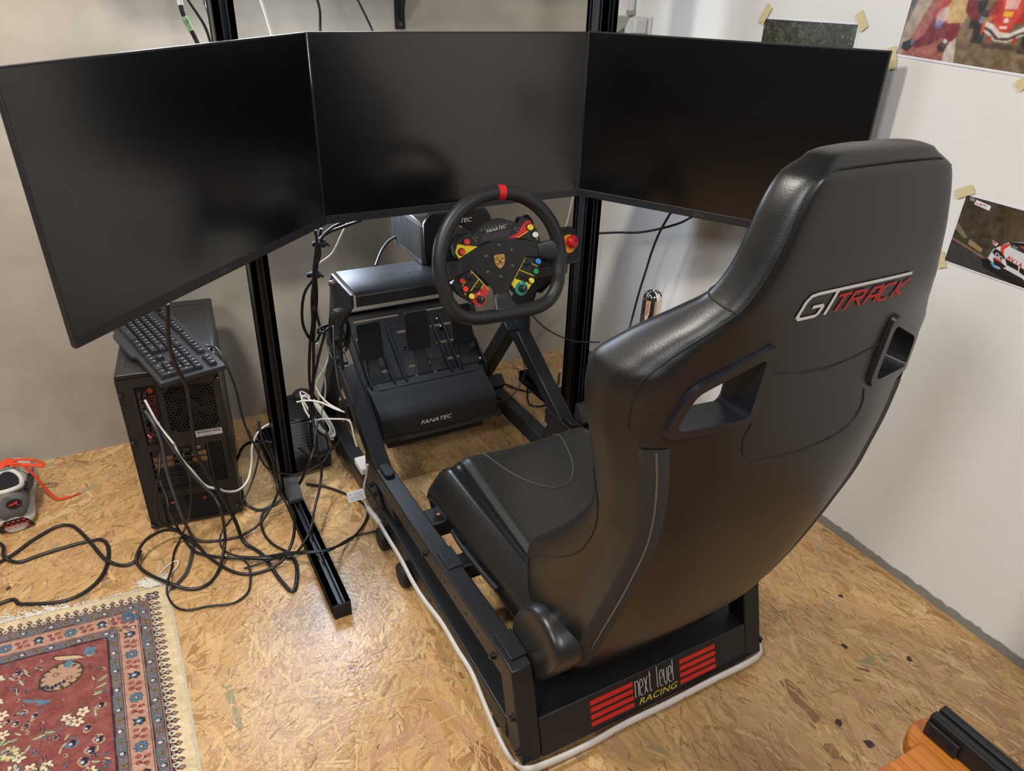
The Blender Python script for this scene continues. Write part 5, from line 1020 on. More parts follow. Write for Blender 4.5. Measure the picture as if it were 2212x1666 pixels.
for k in range(6): pcb(MB().box((.03, .08 + k * .012, PH + .0002), (.075, .0835 + k * .012, PH + .0007)), 'vent_slot', case_in, tp)
pcb(MB().box((.004, .0, .010), (PW_ - .004, PD, .014)), 'bottom_panel', case_m)
pcb(MB().box((.0, PD, .010), (PW_, PD + .02, PH - .004)), 'front_panel', case_m, bevel=.004)
for u in (.02, PW_ - .04):
    for v in (.03, PD - .06): pcb(MB().box((u, v, 0.0005), (u + .02, v + .03, .0098)), 'foot', rubber, bevel=.002)
# rear panel assembled round its openings (local: u, depth, z)
t0, t1 = .001, .003
def rp_(u0, u1, z0, z1): return (u0, t0, z0), (u1, t1, z1)
rear = MB()
for q in [(.004, .036, .012, .439), (.036, .0815, .416, .439), (.0815, .0945, .245, .439), (.0945, .206, .404, .439), (.206, PW_ - .004, .245, .439), (.0945, .206, .245, .279), (.036, .0815, .245, .255), (.036, .165, .236, .245), (.165, .170, .108, .245), (.202, PW_ - .004, .012, .245), (.170, .202, .108, .119), (.170, .202, .236, .245), (.036, .165, .090, .112), (.165, .202, .090, .108), (.036, .038, .012, .09), (.191, .202, .012, .09), (.038, .191, .012, .0135)]: rear.box(*rp_(*q))
rearp = pcb(rear, 'rear_panel', case_m)
for k in range(9): pcb(MB().prism([(.024 + k * .0068, .0, z) for z in (.4405,)] + [(.028 + k * .0068, .0, .4405), (.028 + k * .0068, .0, .4485), (.024 + k * .0068, .0, .4485)], (0, .001, 0)), 'vent_slot', case_in, rearp)
pcb(MB().box((.004, .02, .014), (PW_ - .004, .022, .438)), 'dark_interior', case_in)
def honey(u0, u1, z0, z1, pitch, v, corner=0.0):
    mb = MB(); R_ = pitch / math.sqrt(3); r_ = R_ * .80; dz = pitch * math.sqrt(3) / 2; row = 0; z = z0 + R_ * .5
    while z < z1:
        u = u0 + (pitch / 2 if row % 2 else 0)
        while u < u1:
            cut = min(u - u0, u1 - u) + min(z - z0, z1 - z)
            if cut > corner:
                o6 = [(u + R_ * math.cos(a), v, z + R_ * math.sin(a)) for a in [PI / 6 + k * PI / 3 for k in range(6)]]; i6 = [(u + r_ * math.cos(a), v, z + r_ * math.sin(a)) for a in [PI / 6 + k * PI / 3 for k in range(6)]]
                mb.frame(o6, i6, (0, .0012, 0))
            else:
                mb.prism([(u + R_ * math.cos(a), v, z + R_ * math.sin(a)) for a in [PI / 6 + k * PI / 3 for k in range(6)]], (0, .0012, 0))
            u += pitch
        z += dz; row += 1
    return mb
fg = pcb(honey(.0945, .206, .279, .404, .0088, .0016, .014), 'fan_grille', case_m)
pcb(honey(.170, .202, .119, .236, .0072, .0016), 'side_grille', case_m)
psu = pcb(MB().box((.038, .006, .0138), (.191, .14, .089)), 'power_supply', mat('psu_black', (0.010, 0.010, 0.010), .5), bevel=.001)
pcb(honey(.095, .187, .017, .086, .0058, .0035), 'psu_grille', case_m, psu)
pcb(MB().lathe([(.0055, 0), (.0055, .0008)], (.137, .0032, .073), (0, -1, 0), 12), 'psu_badge', mat('dull_red', rgb(120, 40, 34), .5), psu)
pcb(MB().box((.047, .0035, .045), (.068, .0058, .069)), 'power_inlet', case_in, psu, bevel=.001)
pcb(MB().box((.056, .0025, .0715), (.068, .0056, .076)), 'power_switch', mat('rocker_orange', rgb(150, 70, 36), .4), psu, bevel=.001)
# fan behind the grille: hub, blades
fan = pcb(MB().lathe([(.020, 0), (.020, .012)], (.150, .016, .342), (0, -1, 0), 24), 'fan_hub', mat('fan_black', (0.006, 0.006, 0.006), .5))
for k in range(7):
    a = k * 2 * PI / 7
    pcb(MB().add([(.150 + math.cos(a) * .02, .010, .342 + math.sin(a) * .02), (.150 + math.cos(a + .5) * .02, .014, .342 + math.sin(a + .5) * .02), (.150 + math.cos(a + .75) * .054, .014, .342 + math.sin(a + .75) * .054), (.150 + math.cos(a + .15) * .054, .009, .342 + math.sin(a + .15) * .054)], [(0, 1, 2, 3)]), 'fan_blade', MATS['fan_black'], fan)
lettering_pc = MATS['white_print']
# input-output shield
io = pcb(MB().box((.0375, .003, .2555), (.081, .006, .4155)), 'io_shield', mat('io_shield_black', (0.010, 0.009, 0.009), .3, metal=.3), bevel=.0006)
pcb(MB().lathe([(.0042, 0), (.0042, .002)], (.068, .003, .402), (0, -1, 0), 18), 'push_button', mat('io_red', rgb(150, 26, 18), .35), io)
pcb(MB().frame([(.068 + .0062 * math.cos(a), .003, .402 + .0062 * math.sin(a)) for a in np.linspace(0, 2 * PI, 18, endpoint=False)], [(.068 + .0044 * math.cos(a), .003, .402 + .0044 * math.sin(a)) for a in np.linspace(0, 2 * PI, 18, endpoint=False)], (0, -.0012, 0)), 'button_ring', mat('brass_ring', rgb(170, 120, 84), .3, metal=.8), io)
sp = [(.060, .386), (.067, .3885), (.0765, .386), (.077, .374), (.073, .366), (.068, .3615), (.063, .366), (.0605, .374)]
c_ = (.0685, .375); pcb(MB().frame([(u, .0028, z) for u, z in sp], [(c_[0] + (u - c_[0]) * .78, .0028, c_[1] + (z - c_[1]) * .78) for u, z in sp], (0, -.0003, 0)), 'shield_emblem', mat('emblem_red', rgb(110, 30, 26), .5), io)
pcb(MB().tube([(.064, .0026, .3765), (.067, .0026, .3795), (.0715, .0026, .378), (.0725, .0026, .373), (.069, .0026, .370), (.066, .0026, .372)], .0009, 5), 'emblem_figure', MATS['emblem_red'], io)
port = mat('port_metal', (0.22, 0.21, 0.20), .4, metal=.8)
for i, (u, z, w, h, m_) in enumerate([(.041, .366, .013, .012, port), (.041, .350, .013, .012, port), (.058, .345, .014, .010, MATS['io_red']), (.041, .330, .013, .014, port), (.058, .326, .014, .012, MATS['io_red']), (.041, .305, .015, .016, port), (.060, .305, .014, .013, port), (.041, .290, .015, .010, port)]):
    pt = pcb(MB().frame([(u, .0028, z), (u + w, .0028, z), (u + w, .0028, z + h), (u, .0028, z + h)], [(u + .001, .0028, z + .001), (u + w - .001, .0028, z + .001), (u + w - .001, .0028, z + h - .001), (u + .001, .0028, z + h - .001)], (0, -.0016, 0)), 'port', m_, io)
    pcb(MB().box((u + .0015, .0022, z + .0015), (u + w - .0015, .0028, z + h - .0015)), 'port_hole', case_in, io)
for u, z in ((.0435, .283), (.0465, .277), (.054, .283), (.062, .279), (.066, .272), (.044, .268)):
    pcb(MB().frame([(u + .0034 * math.cos(a), .0029, z + .0034 * math.sin(a)) for a in np.linspace(0, 2 * PI, 12, endpoint=False)], [(u + .0020 * math.cos(a), .0029, z + .0020 * math.sin(a)) for a in np.linspace(0, 2 * PI, 12, endpoint=False)], (0, -.001, 0)), 'audio_jack', MATS['brass_ring'], io)
glow = mat('red_port_light', (0.5, 0.01, 0.05), .4, emit=(1, .02, .12), estr=6)
for u, z in ((.0435, .2835), (.0465, .2775), (.072, .313)): pcb(MB().lathe([(.0013, 0), (.0013, .0006)], (u, .0018, z), (0, -1, 0), 8), 'port_light', glow, io)
# plugs
for u, z in ((.0425, .398), (.0535, .3965), (.043, .333), (.044, .309)):
    pcb(MB().box((u, -.020, z - .007), (u + .008, .0026, z + .006)), 'plug', blk_matte, io, bevel=.001)
# expansion slots
slot_cov = mat('slot_cover', (0.017, 0.016, 0.015), .4)
brassy = mat('bare_bracket', rgb(150, 116, 82), .35, metal=.7)
zt = .2345
for k in range(7):
    z1_ = zt - k * .0172; gpu = k < 3
    sc_ = pcb(MB().box((.040, .004, z1_ - .0155), (.163, .006, z1_)), 'slot_cover', brassy if k in (1, 2) else slot_cov, bevel=.0005)
    if gpu:
        for u, w in ((.085, .022), (.112, .016)): pcb(MB().box((u, -.008, z1_ - .013), (u + w, .0038, z1_ - .003)), 'display_plug', blk_matte, sc_, bevel=.001)
        if k < 2: pcb(MB().box((.140, .0020, z1_ - .012), (.152, .0039, z1_ - .003)), 'port', port, sc_, bevel=.0006)
    else: pcb(honey(.052, .156, z1_ - .013, z1_ - .003, .0042, .0026), 'slot_grille', case_m, sc_)
    pcb(MB().box((.036, .0005, z1_ - .0172), (.163, .0042, z1_ - .0160)), 'slot_rib', mat('rib_edge', (0.05, 0.05, 0.05), .35, metal=.5), rearp)
# serial label
lab = pcb(MB().box((.147, .0004, .2575), (.2085, .00095, .2745)), 'serial_label', mat('label_paper', rgb(206, 200, 188), .5), rearp)
rb = random.Random(3); u = .150
while u < .2045:
    w = rb.choice((.0005, .0008, .0012)); pcb(MB().box((u, .0001, .2665), (u + w, .00038, .2725)), 'label_bar', MATS['case_inside'], lab); u += w + rb.choice((.0006, .0010))
vs, fs = text_geo('S/N: 601X3080001106', .0042, 0, 0); lb_ = MB(); lb_.add([(.1505 + p[0], .0002, .2598 + p[1]) for p in vs], fs); pcb(lb_, 'label_print', MATS['case_inside'], lab)
# screws
for u, z in ((.007, .401), (.008, .270), (.006, .018), (.213, .033), (.218, .411)):
    pcb(MB().lathe([(.0058, 0), (.0060, .008), (.005, .0095)], (u, .0008, z), (0, -1, 0), 12), 'thumbscrew', mat('thumbscrew_dark', (0.06, 0.06, 0.065), .3, metal=.8), rearp, smooth=40)
for u, z in ((.023, .386), (.023, .288), (.203, .397), (.203, .289), (.094, .284), (.095, .398), (.190, .082), (.042, .084)):
    pcb(MB().lathe([(.0042, 0), (.0038, .0022), (.002, .0026)], (u, .0008, z), (0, -1, 0), 12), 'screw', mat('screw_dark', (0.05, 0.05, 0.05), .35, metal=.8), rearp, smooth=40)
pcb(MB().box((.2135, .0, .165), (.2175, .0011, .262)), 'latch_slot', case_in, rearp)

# ------------------------------------------------------------ keyboard lying on the tower, long side running to the wall
KX = Vector((.20, -.98, 0)).normalized(); KY = Vector((-KX.y, KX.x, 0)); KZ0 = PH + .0012
KO = Vector((-1.515, -.583, KZ0)) - KX * .440
kb = thing('keyboard', 'grey-black full-size keyboard lying on top of the computer tower', 'keyboard', M=frame_matrix(KO, KX, KY))
kbm = mat('keyboard_body', (0.022, 0.023, 0.026), .36, spec=.5); keym = mat('key_plastic', (0.019, 0.020, 0.023), .34, spec=.5)
outl = [(0, .004), (.004, 0), (.10, -.002), (.11, -.012), (.262, -.012), (.275, -.002), (.436, 0), (.440, .004), (.440, .146), (.436, .150), (.330, .150), (.322, .162), (.285, .162), (.275, .150), (.004, .150), (0, .146)]
body = MB().prism([(x, y, 0) for x, y in outl], (0, 0, .013)).build('body', kbm, kb, local=True, bevel=.003)
KMESH = {}
def key(x, y, w, d=1.0, h=.0085):
    kk = (round(w, 3), d)
    if kk not in KMESH:
        a = w * .0182 - .0014; b = d * .0182 - .0014; t = .0024
        mb = MB(); mb.loft([[(-a / 2, -b / 2, 0), (a / 2, -b / 2, 0), (a / 2, b / 2, 0), (-a / 2, b / 2, 0)], [(-a / 2 + .0008, -b / 2 + .0008, h * .55), (a / 2 - .0008, -b / 2 + .0008, h * .55), (a / 2 - .0008, b / 2 - .0006, h * .55), (-a / 2 + .0008, b / 2 - .0006, h * .55)], [(-a / 2 + t, -b / 2 + t, h), (a / 2 - t, -b / 2 + t, h), (a / 2 - t, b / 2 - t * .6, h), (-a / 2 + t, b / 2 - t * .6, h)]])
        m_ = mb.mesh('key', 45); m_.materials.append(keym)
        lg = MB(); lg.add([(-.0022, .0004, h + .0002), (.0012, .0004, h + .0002), (.0012, .0030, h + .0002), (-.0022, .0030, h + .0002)], [(0, 1, 2, 3)]); lm = lg.mesh('key_legend'); lm.materials.append(mat('key_legend_white', rgb(170, 172, 178), .5))
        KMESH[kk] = (m_, lm)
    o = bpy.data.objects.new('key', KMESH[kk][0]); COL.objects.link(o); o.parent = kb; o.location = (x + w * .0091, y + d * .0091, .0132)
    l = bpy.data.objects.new('key_legend', KMESH[kk][1]); COL.objects.link(l); l.parent = o
    return o
p_ = .0185; x0 = .011
rowy = [.0095, .0295, .0480, .0665, .0850]
def krow(y, ws, x=x0):
    for w in ws:
        if w > 0: key(x, y, w)
        x += abs(w) * p_
krow(rowy[4], [1] * 13 + [2]); krow(rowy[3], [1.5] + [1] * 12 + [1.5]); krow(rowy[2], [1.75] + [1] * 11 + [2.25]); krow(rowy[1], [1.25] + [1] * 11 + [2.75]); krow(rowy[0], [1.25, 1.25, 1.25, 6.25, 1.25, 1.25, 1.25, 1.25])
krow(.1175, [1, -1] + [1] * 4 + [-.5] + [1] * 4 + [-.5] + [1] * 4)
nx0 = x0 + 15.25 * p_
krow(.1175, [1] * 3, nx0); krow(rowy[4], [1] * 3, nx0); krow(rowy[3], [1] * 3, nx0); krow(rowy[1], [-1, 1, -1], nx0); krow(rowy[0], [1] * 3, nx0)
qx0 = x0 + 18.5 * p_
krow(rowy[4], [1] * 4, qx0); krow(rowy[3], [1] * 3, qx0); krow(rowy[2], [1] * 3, qx0); krow(rowy[1], [1] * 3, qx0); krow(rowy[0], [2, 1], qx0)
key(qx0 + 3 * p_, rowy[2], 1, 2); key(qx0 + 3 * p_, rowy[0], 1, 2)
krow(.1175, [-1.2, 1, 1, 1], qx0 - .004)
vs, fs = text_geo('DELL', .0135, 0, .0002); lt_ = MB(); lt_.add([(.292 + p[0], .138 + p[1] - .012, .0134 + p[2]) for p in vs], fs); lt_.build('brand_mark', mat('silver_brand', (0.5, 0.52, 0.55), .3, metal=.5), body, local=True, label='silver maker lettering')
for k in range(3): MB().lathe([(.0012, 0), (.0012, .0003)], (.293 + k * .012, .156, .0131), (0, 0, 1), 8).build('status_light', mat('green_light', (.05, .3, .08), .4, emit=(.1, .8, .2), estr=1.2) if k == 1 else case_in, body, local=True)

# ------------------------------------------------------------ ribbed power box behind the left upright
rbx = thing('ribbed_power_box', 'black ribbed power supply box on the floor behind the left upright', 'power supply', (-1.165, -.27, 0))
bxm = mat('power_box_black', (0.011, 0.011, 0.012), .42)
bb = MB().prism([(-1.222, y, z) for y, z in [(-.392, .0005), (-.150, .0005), (-.150, .120), (-.165, .140), (-.330, .140), (-.385, .062), (-.392, .050)]], (.112, 0, 0)).build('body', bxm, rbx, bevel=.006)
dn = Vector((0, -.078, -.055)).normalized()
for k in range(28):
    t = k / 27; y = -.170 - t * .158 if t < .55 else None
    s_ = k * .0092
    if s_ < .155: p0 = (-1.214, -.172 - s_, .1402)
    else:
        q = s_ - .158; p0 = (-1.214, -.331 - q * .576, .1395 - q * .817)
    if p0[2] < .070: continue
    MB().bar((p0[0], p0[1], p0[2]), (p0[0] + .096, p0[1], p0[2]), .0042, .004, (0, 1, 0) if s_ < .155 else (0, -.576, -.817)).build('cooling_rib', bxm, rbx)
el = [Vector((-1.166 + .048 * math.cos(a), -.262 + .07 * math.sin(a), .1425)) for a in np.linspace(0, 2 * PI, 40, endpoint=False)]
MB().tube(el, .0022, 6, closed=True).build('oval_ridge', bxm, rbx, smooth=60)
for k in range(12): MB().box((-1.214 + k * .0082, -.3932, .008), (-1.2105 + k * .0082, -.3919, .046)).build('front_slit', case_in, rbx)
MB().lathe([(.03, 0), (.03, .012), (.024, .02), (.008, .03)], (-1.135, -.20, .1405), (0, 0, 1), 20).build('cable_gland', rubber, rbx, smooth=50)
# ------------------------------------------------------------ cables
def cable(key, r, m, label, name='cable', group=None, sub=6, n=8, flat=None):
    o = MB().tube(smooth_path(CAB[key], sub), r, n, flat=flat).build(name, m, None, smooth=60)
    return tag(o, label, 'cable', group)
G = 'cables lying around the computer tower'
cable('A', .0048, cable_m, 'thick black cable hanging from the left monitor over the keyboard to the floor', 'power_cable', G)
cable('B', .0030, cable_white, 'white cable sagging from the computer tower towards the left upright', 'usb_cable', G)
cable('C', .0026, cable_m, 'thin black keyboard cable hanging beside the tower to the power box', 'keyboard_cable', G)
cable('D', .0042, cable_grey, 'dark grey cable dropping from the tower rear ports to the rug corner', 'video_cable', G)
cable('E', .0040, cable_m, 'long black cable making a wide loop over the rug fringe and back up', 'power_cable', G)
cable('F', .0026, cable_m, 'thin black cable making the lowest loop on the floor right of the rug', 'usb_cable', G)
cable('G', .0034, cable_m, 'black cable crossing the frame foot and curling round on its right side', 'power_cable', G)
cable('H', .0026, cable_m, 'thin black cable crossing the frame foot towards the rig castor', 'usb_cable', G)
cable('I', .0034, cable_m, 'black cable running down the left edge of the tower rear and along the floor', 'usb_cable', G)
cable('K', .0045, cable_m, 'short thick black cable arching out from behind the tower', 'power_cable', G)
cable('L', .0040, cable_m, 'black cable curving on the floor between the tower and the left upright', 'power_cable', G)
cable('L2', .0034, cable_m, 'black cable looping in front of the left upright above the bracket', 'video_cable', G)
cable('X1', .0030, cable_m, 'black cable arching across the ribbed power box', 'usb_cable', G)
G = 'black flex on the floor beside the shoe'
cable('M', .0042, cable_m, 'black flex crossing the bare floor from the picture edge below the shoe', 'power_cable', G, flat=(.8, 1.1))
cable('N', .0042, cable_m, 'black flex making the round loop that brushes the rug fringe', 'power_cable', G, flat=(.8, 1.1))
G = 'cable bundle under the middle monitor'
cable('P1', .0040, cable_m, 'black cable in the hanging bundle that leaves the middle monitor lowest', 'video_cable', G)
cable('P2', .0040, cable_m, 'black cable in the hanging bundle that follows the middle monitor edge furthest', 'video_cable', G)
cable('P3', .0038, cable_m, 'black cable in the hanging bundle that bulges out to the left', 'video_cable', G)
cable('P4', .0036, cable_m, 'black cable in the hanging bundle that swings right to the tied coil', 'video_cable', G)
cable('PB', .0034, cable_m, 'black cable tied at the deck bracket and running down the left rig leg', 'usb_cable', G)
cable('W1', .0024, cable_white, 'thin white cable hanging down beside the black bundle left of the rig', 'usb_cable', G)
cable('W2', .0026, cable_white, 'white cable running level from the upright to the left rig leg', 'usb_cable', G)
cable('W3', .0024, cable_white, 'white cable dropping to the white coil behind the ribbed box', 'usb_cable', G)
cable('W4', .0026, cable_white, 'white cable leading into the small white controller box', 'usb_cable', G)
cable('WB', .0030, cable_white, 'pale cable hanging on the concrete wall behind the right rig leg', 'wall_cable')
G = 'cables by the white wall'
cable('R1', .0036, cable_m, 'black cable hanging from the right monitor down the white wall', 'power_cable', G)
cable('R2', .0036, cable_m, 'black cable running from the right monitor level to the right upright', 'video_cable', G)
cable('R3', .0022, cable_m, 'thin black cable sagging from the wheel deck across the right upright', 'usb_cable', G)
cable('R4', .0020, cable_m, 'thin black cable coming out of the right side of the pedal set', 'usb_cable', G)
cable('R5', .0032, cable_m, 'black cable lying on the floor inside the right upright nearest the wall', 'power_cable', G)
cable('R6', .0032, cable_m, 'black cable curled on the floor between the right rig leg and upright', 'power_cable', G)
cable('Q', .0042, cable_m, 'thick black cable entering the left side of the wheel base', 'power_cable')
G = 'cables hanging above the monitors'
t1 = cable('T1', .0052, cable_m, 'thick black cable with green tape hanging behind the left monitor', 'coax_cable', G)
gp = smooth_path(CAB['T1'], 6)
MB().tube([gp[i] for i in range(19, 26)], .0066, 8).build('green_tape', mat('green_tape', rgb(120, 150, 112), .5, vary=.5, vscale=120), t1, smooth=60, label='green tape wrap')
MB().tube([gp[i] for i in range(11, 15)], .0060, 8).build('white_clip', mat('white_clip', rgb(200, 198, 190), .4), t1, smooth=60)
cable('T2', .0034, cable_m, 'black cable right of the green-taped one above the left monitor', 'video_cable', G)
cable('T3', .0026, cable_m, 'thin black cable lying against the top of the left upright', 'usb_cable', G)
cable('T4', .0030, cable_white, 'white cable hanging above the joint of the left and middle monitors', 'usb_cable', G)
cable('T5', .0034, cable_m, 'black cable hanging straight above the left end of the middle monitor', 'power_cable', G)
cable('T6', .0030, cable_m, 'slanting black cable hanging left of the shelf bracket', 'power_cable', G)
# hook-and-loop ties on the bundle and coils
tie_m = mat('cable_tie_fabric', (0.012, 0.013, 0.02), .7)
def tie(c, r, label):
    b = MB(); b.tube([Vector(c) + Vector((r * math.cos(a), r * .7 * math.sin(a), .003 * math.sin(2 * a))) for a in np.linspace(0, 2 * PI, 20, endpoint=False)], .0062, 8, closed=True)
    b.tube([Vector(c) + Vector((r, 0, 0)), Vector(c) + Vector((r + .012, -.004, -.008))], .004, 6)
    tag(b.build('cable_tie', tie_m, None, smooth=60), label, 'cable tie', 'fabric cable ties on the bundle')
tie((-1.094, -.435, .690), .013, 'upper fabric tie round the cable bundle below the middle monitor')
tie((-1.116, -.435, .612), .012, 'lower fabric tie round the cable bundle beside the wheel deck')
def coil(c, rx, rz, ry, n, r, m, label, name):
    pts = [Vector(c) + Vector((math.cos(a) * rx * (1 + .10 * math.sin(3.1 * a)), ry * math.sin(a * .37), math.sin(a) * rz * (1 + .08 * math.cos(2.3 * a)))) for a in np.linspace(0, 2 * PI * n, int(22 * n))]
    tag(MB().tube(pts, r, 6).build(name, m, None, smooth=60), label, 'cable')
coil((-1.074, -.478, .468), .022, .055, .012, 5, .0030, cable_m, 'tied black cable coil hanging at the left deck bracket', 'coiled_cable')
pts = []
for a in np.linspace(0, 2 * PI * 5, 110):
    u = math.cos(a) * (.075 + .012 * math.sin(1.7 * a)); v = math.sin(a) * (.020 + .006 * math.cos(1.3 * a))
    pts.append(Vector((-1.125, -.335, .148)) + Vector((.30, -.72, -.60)).normalized() * u + Vector((.9, .4, .1)).normalized() * v + Vector((0, 0, .004 * math.sin(.41 * a))))
tag(MB().tube(pts, .0024, 6).build('coiled_cable', cable_white, None, smooth=60), 'bundled white cable coil hanging over the ribbed power box', 'cable')

# ------------------------------------------------------------ light strip with its controller
ls = thing('light_strip', 'white flexible light strip wrapped round the base of the racing rig', 'light strip', (-1.1, -1.0, .07))
strip_m = mat('milky_silicone', rgb(208, 203, 194), .34, spec=.5, vary=.06, vscale=40)
sp = smooth_path(CAB['S'], 6)
sp = [Vector((min(p.x, -.498), p.y, max(p.z, .018))) for p in sp]
MB().tube(sp, .0072, 10, flat=(1.05, .62)).build('strip', strip_m, ls, smooth=60)
for i in range(8, len(sp) - 6, 5):
    d = (sp[i + 1] - sp[i]).normalized(); nrm_ = Vector((-1, 0, 0)) if sp[i].x < -1.08 else Vector((0, -1, 0))
    if i % 3: MB().bar(sp[i] + nrm_ * .0050, sp[i] + nrm_ * .0050 + d * .006, .0012, .0016).build('print_mark', mat('strip_print', (0.25, 0.24, 0.24), .5), ls)
MB().tube(smooth_path(CAB['Sc'], 6), .0030, 8).build('lead', cable_white, ls, smooth=60)
MB().bar(Vector(CAB['Sc'][-2]), Vector(CAB['S'][1]).lerp(Vector(CAB['S'][0]), .55), .014, .011, (0, 0, 1)).build('connector', mat('white_plastic', rgb(222, 220, 214), .4), ls, bevel=.003)
lc_ = MB().prism([(-1.146, -.690, .083), (-1.101, -.690, .083), (-1.101, -.672, .103), (-1.146, -.672, .103)], (0, .0003, -.0003)).build('paper_tag', mat('tag_paper', rgb(222, 222, 220), .6), ls)
TG = frame_matrix((-1.146, -.6903, .0833), (1, 0, 0), (0, .018, .020))
for k in range(4):
    MB().add([TG @ Vector(q) for q in ((.016 if k > 1 else .004, .004 + k * .005, .0002), (.041, .004 + k * .005, .0002), (.041, .0054 + k * .005, .0002), (.016 if k > 1 else .004, .0054 + k * .005, .0002))], [(0, 1, 2, 3)]).build('tag_print', mat('tag_grey', (0.25, 0.25, 0.25), .6), lc_)
vs, fs = text_geo('CE', .007, 0, 0); b = MB(); b.add([TG @ Vector((.003 + p[0], .0155 + p[1], .0003)) for p in vs], fs); b.build('tag_print', MATS['tag_grey'], lc_)
ctl = thing('light_controller', 'small white plastic controller box resting on the left base rail', 'controller box', (-1.064, -.56, .0885))
MB().box((-1.082, -.600, .0885), (-1.047, -.535, .110)).build('box', MATS['white_plastic'], ctl, bevel=.004, seg=3)
MB().cyl((-1.066, -.535, .099), (-1.066, -.527, .099), .004, 10).build('cable_sleeve', MATS['white_plastic'], ctl, smooth=40)
# ------------------------------------------------------------ woven rug
CELL = .0016
RWm, RHm = .62, .86                          # built part of the rug: it runs on out of the picture to the left and the front
nx, ny = int(RWm / CELL), int(RHm / CELL)
cv = Canvas(nx, ny, (214, 192, 152))         # x: 0 at the right edge going left, y: 0 at the top edge going to the viewer
mm = lambda v: v / (CELL * 1000)
CREAM = (214, 192, 152); RED = (134, 70, 64); RED2 = (150, 70, 64); NAVY = (34, 28, 46); BLUE = (94, 106, 110); GREYB = (104, 100, 100); PINK = (178, 136, 114); ROSE = (168, 84, 76); GOLD = (146, 118, 66); GREEN = (110, 124, 92); SKY = (84, 120, 140); TAN = (176, 140, 112); DK = (62, 30, 34)
def band(d0, d1, col):                       # L-shaped band parallel to the two edges
    a, b = mm(d0), mm(d1); m = np.minimum(cv.X, cv.Y); k = (m >= a) & (m < b); cv.a[k] = np.array(col) / 255.
band(0, 47, CREAM); band(46, 48.2, DK); band(48.2, 50, PINK); band(50, 52, DK); band(51.4, 70, GREYB); band(69.5, 71.6, DK); band(71.6, 73.2, PINK); band(73.2, 75.2, DK); band(75, 112, PINK)
band(111.6, 113.6, DK); band(113.6, 115.0, PINK); band(115.0, 117, DK); band(116.6, 134, GREYB); band(133.6, 135.4, DK); band(135.4, 136.8, PINK); band(136.8, 138.8, DK)
m_ = np.minimum(cv.X, cv.Y); fld = m_ >= mm(138.4); cv.a[fld] = np.array(RED) / 255.
cv.noise(.10, mm(14), 5); cv.noise(.07, mm(5), 6)
blu = ((m_ >= mm(51.4)) & (m_ < mm(70))) | ((m_ >= mm(116.6)) & (m_ < mm(134)))
gx = np.sin(cv.X / mm(16)) * np.sin(cv.Y / mm(16)); cv.a[blu & (gx > .25)] = np.array(BLUE) / 255. * .98
def put(fn, along, d, side):                 # side 0: right edge strip, 1: top edge strip
    if side == 0: fn(mm(d), mm(along))
    else: fn(mm(along), mm(d))
def flower(x, y, r, petal, core, edge, n=8):
    for k in range(n):
        a = 2 * PI * k / n; cv.ell(x + math.cos(a) * r * .62, y + math.sin(a) * r * .62, r * .42, r * .30, edge, 1, a)
    for k in range(n):
        a = 2 * PI * k / n; cv.ell(x + math.cos(a) * r * .62, y + math.sin(a) * r * .62, r * .31, r * .19, petal, 1, a)
    cv.ell(x, y, r * .24, r * .24, core)
def palm(x, y, r, cols, side):
    q = (lambda a, b: (x + a, y + b)) if side == 0 else (lambda a, b: (x + b, y + a))
    cv.poly([q(-r, -r * .3), q(-r * .3, -r * .9), q(r * .2, -r * .5), q(r, -r * .8), q(r * .6, 0), q(r, r * .8), q(r * .2, r * .5), q(-r * .3, r * .9), q(-r, r * .3)], cols[0])
    cv.ell(x, y, r * .45, r * .45, cols[1]); cv.ell(x, y, r * .2, r * .2, cols[2])
L_ = 850
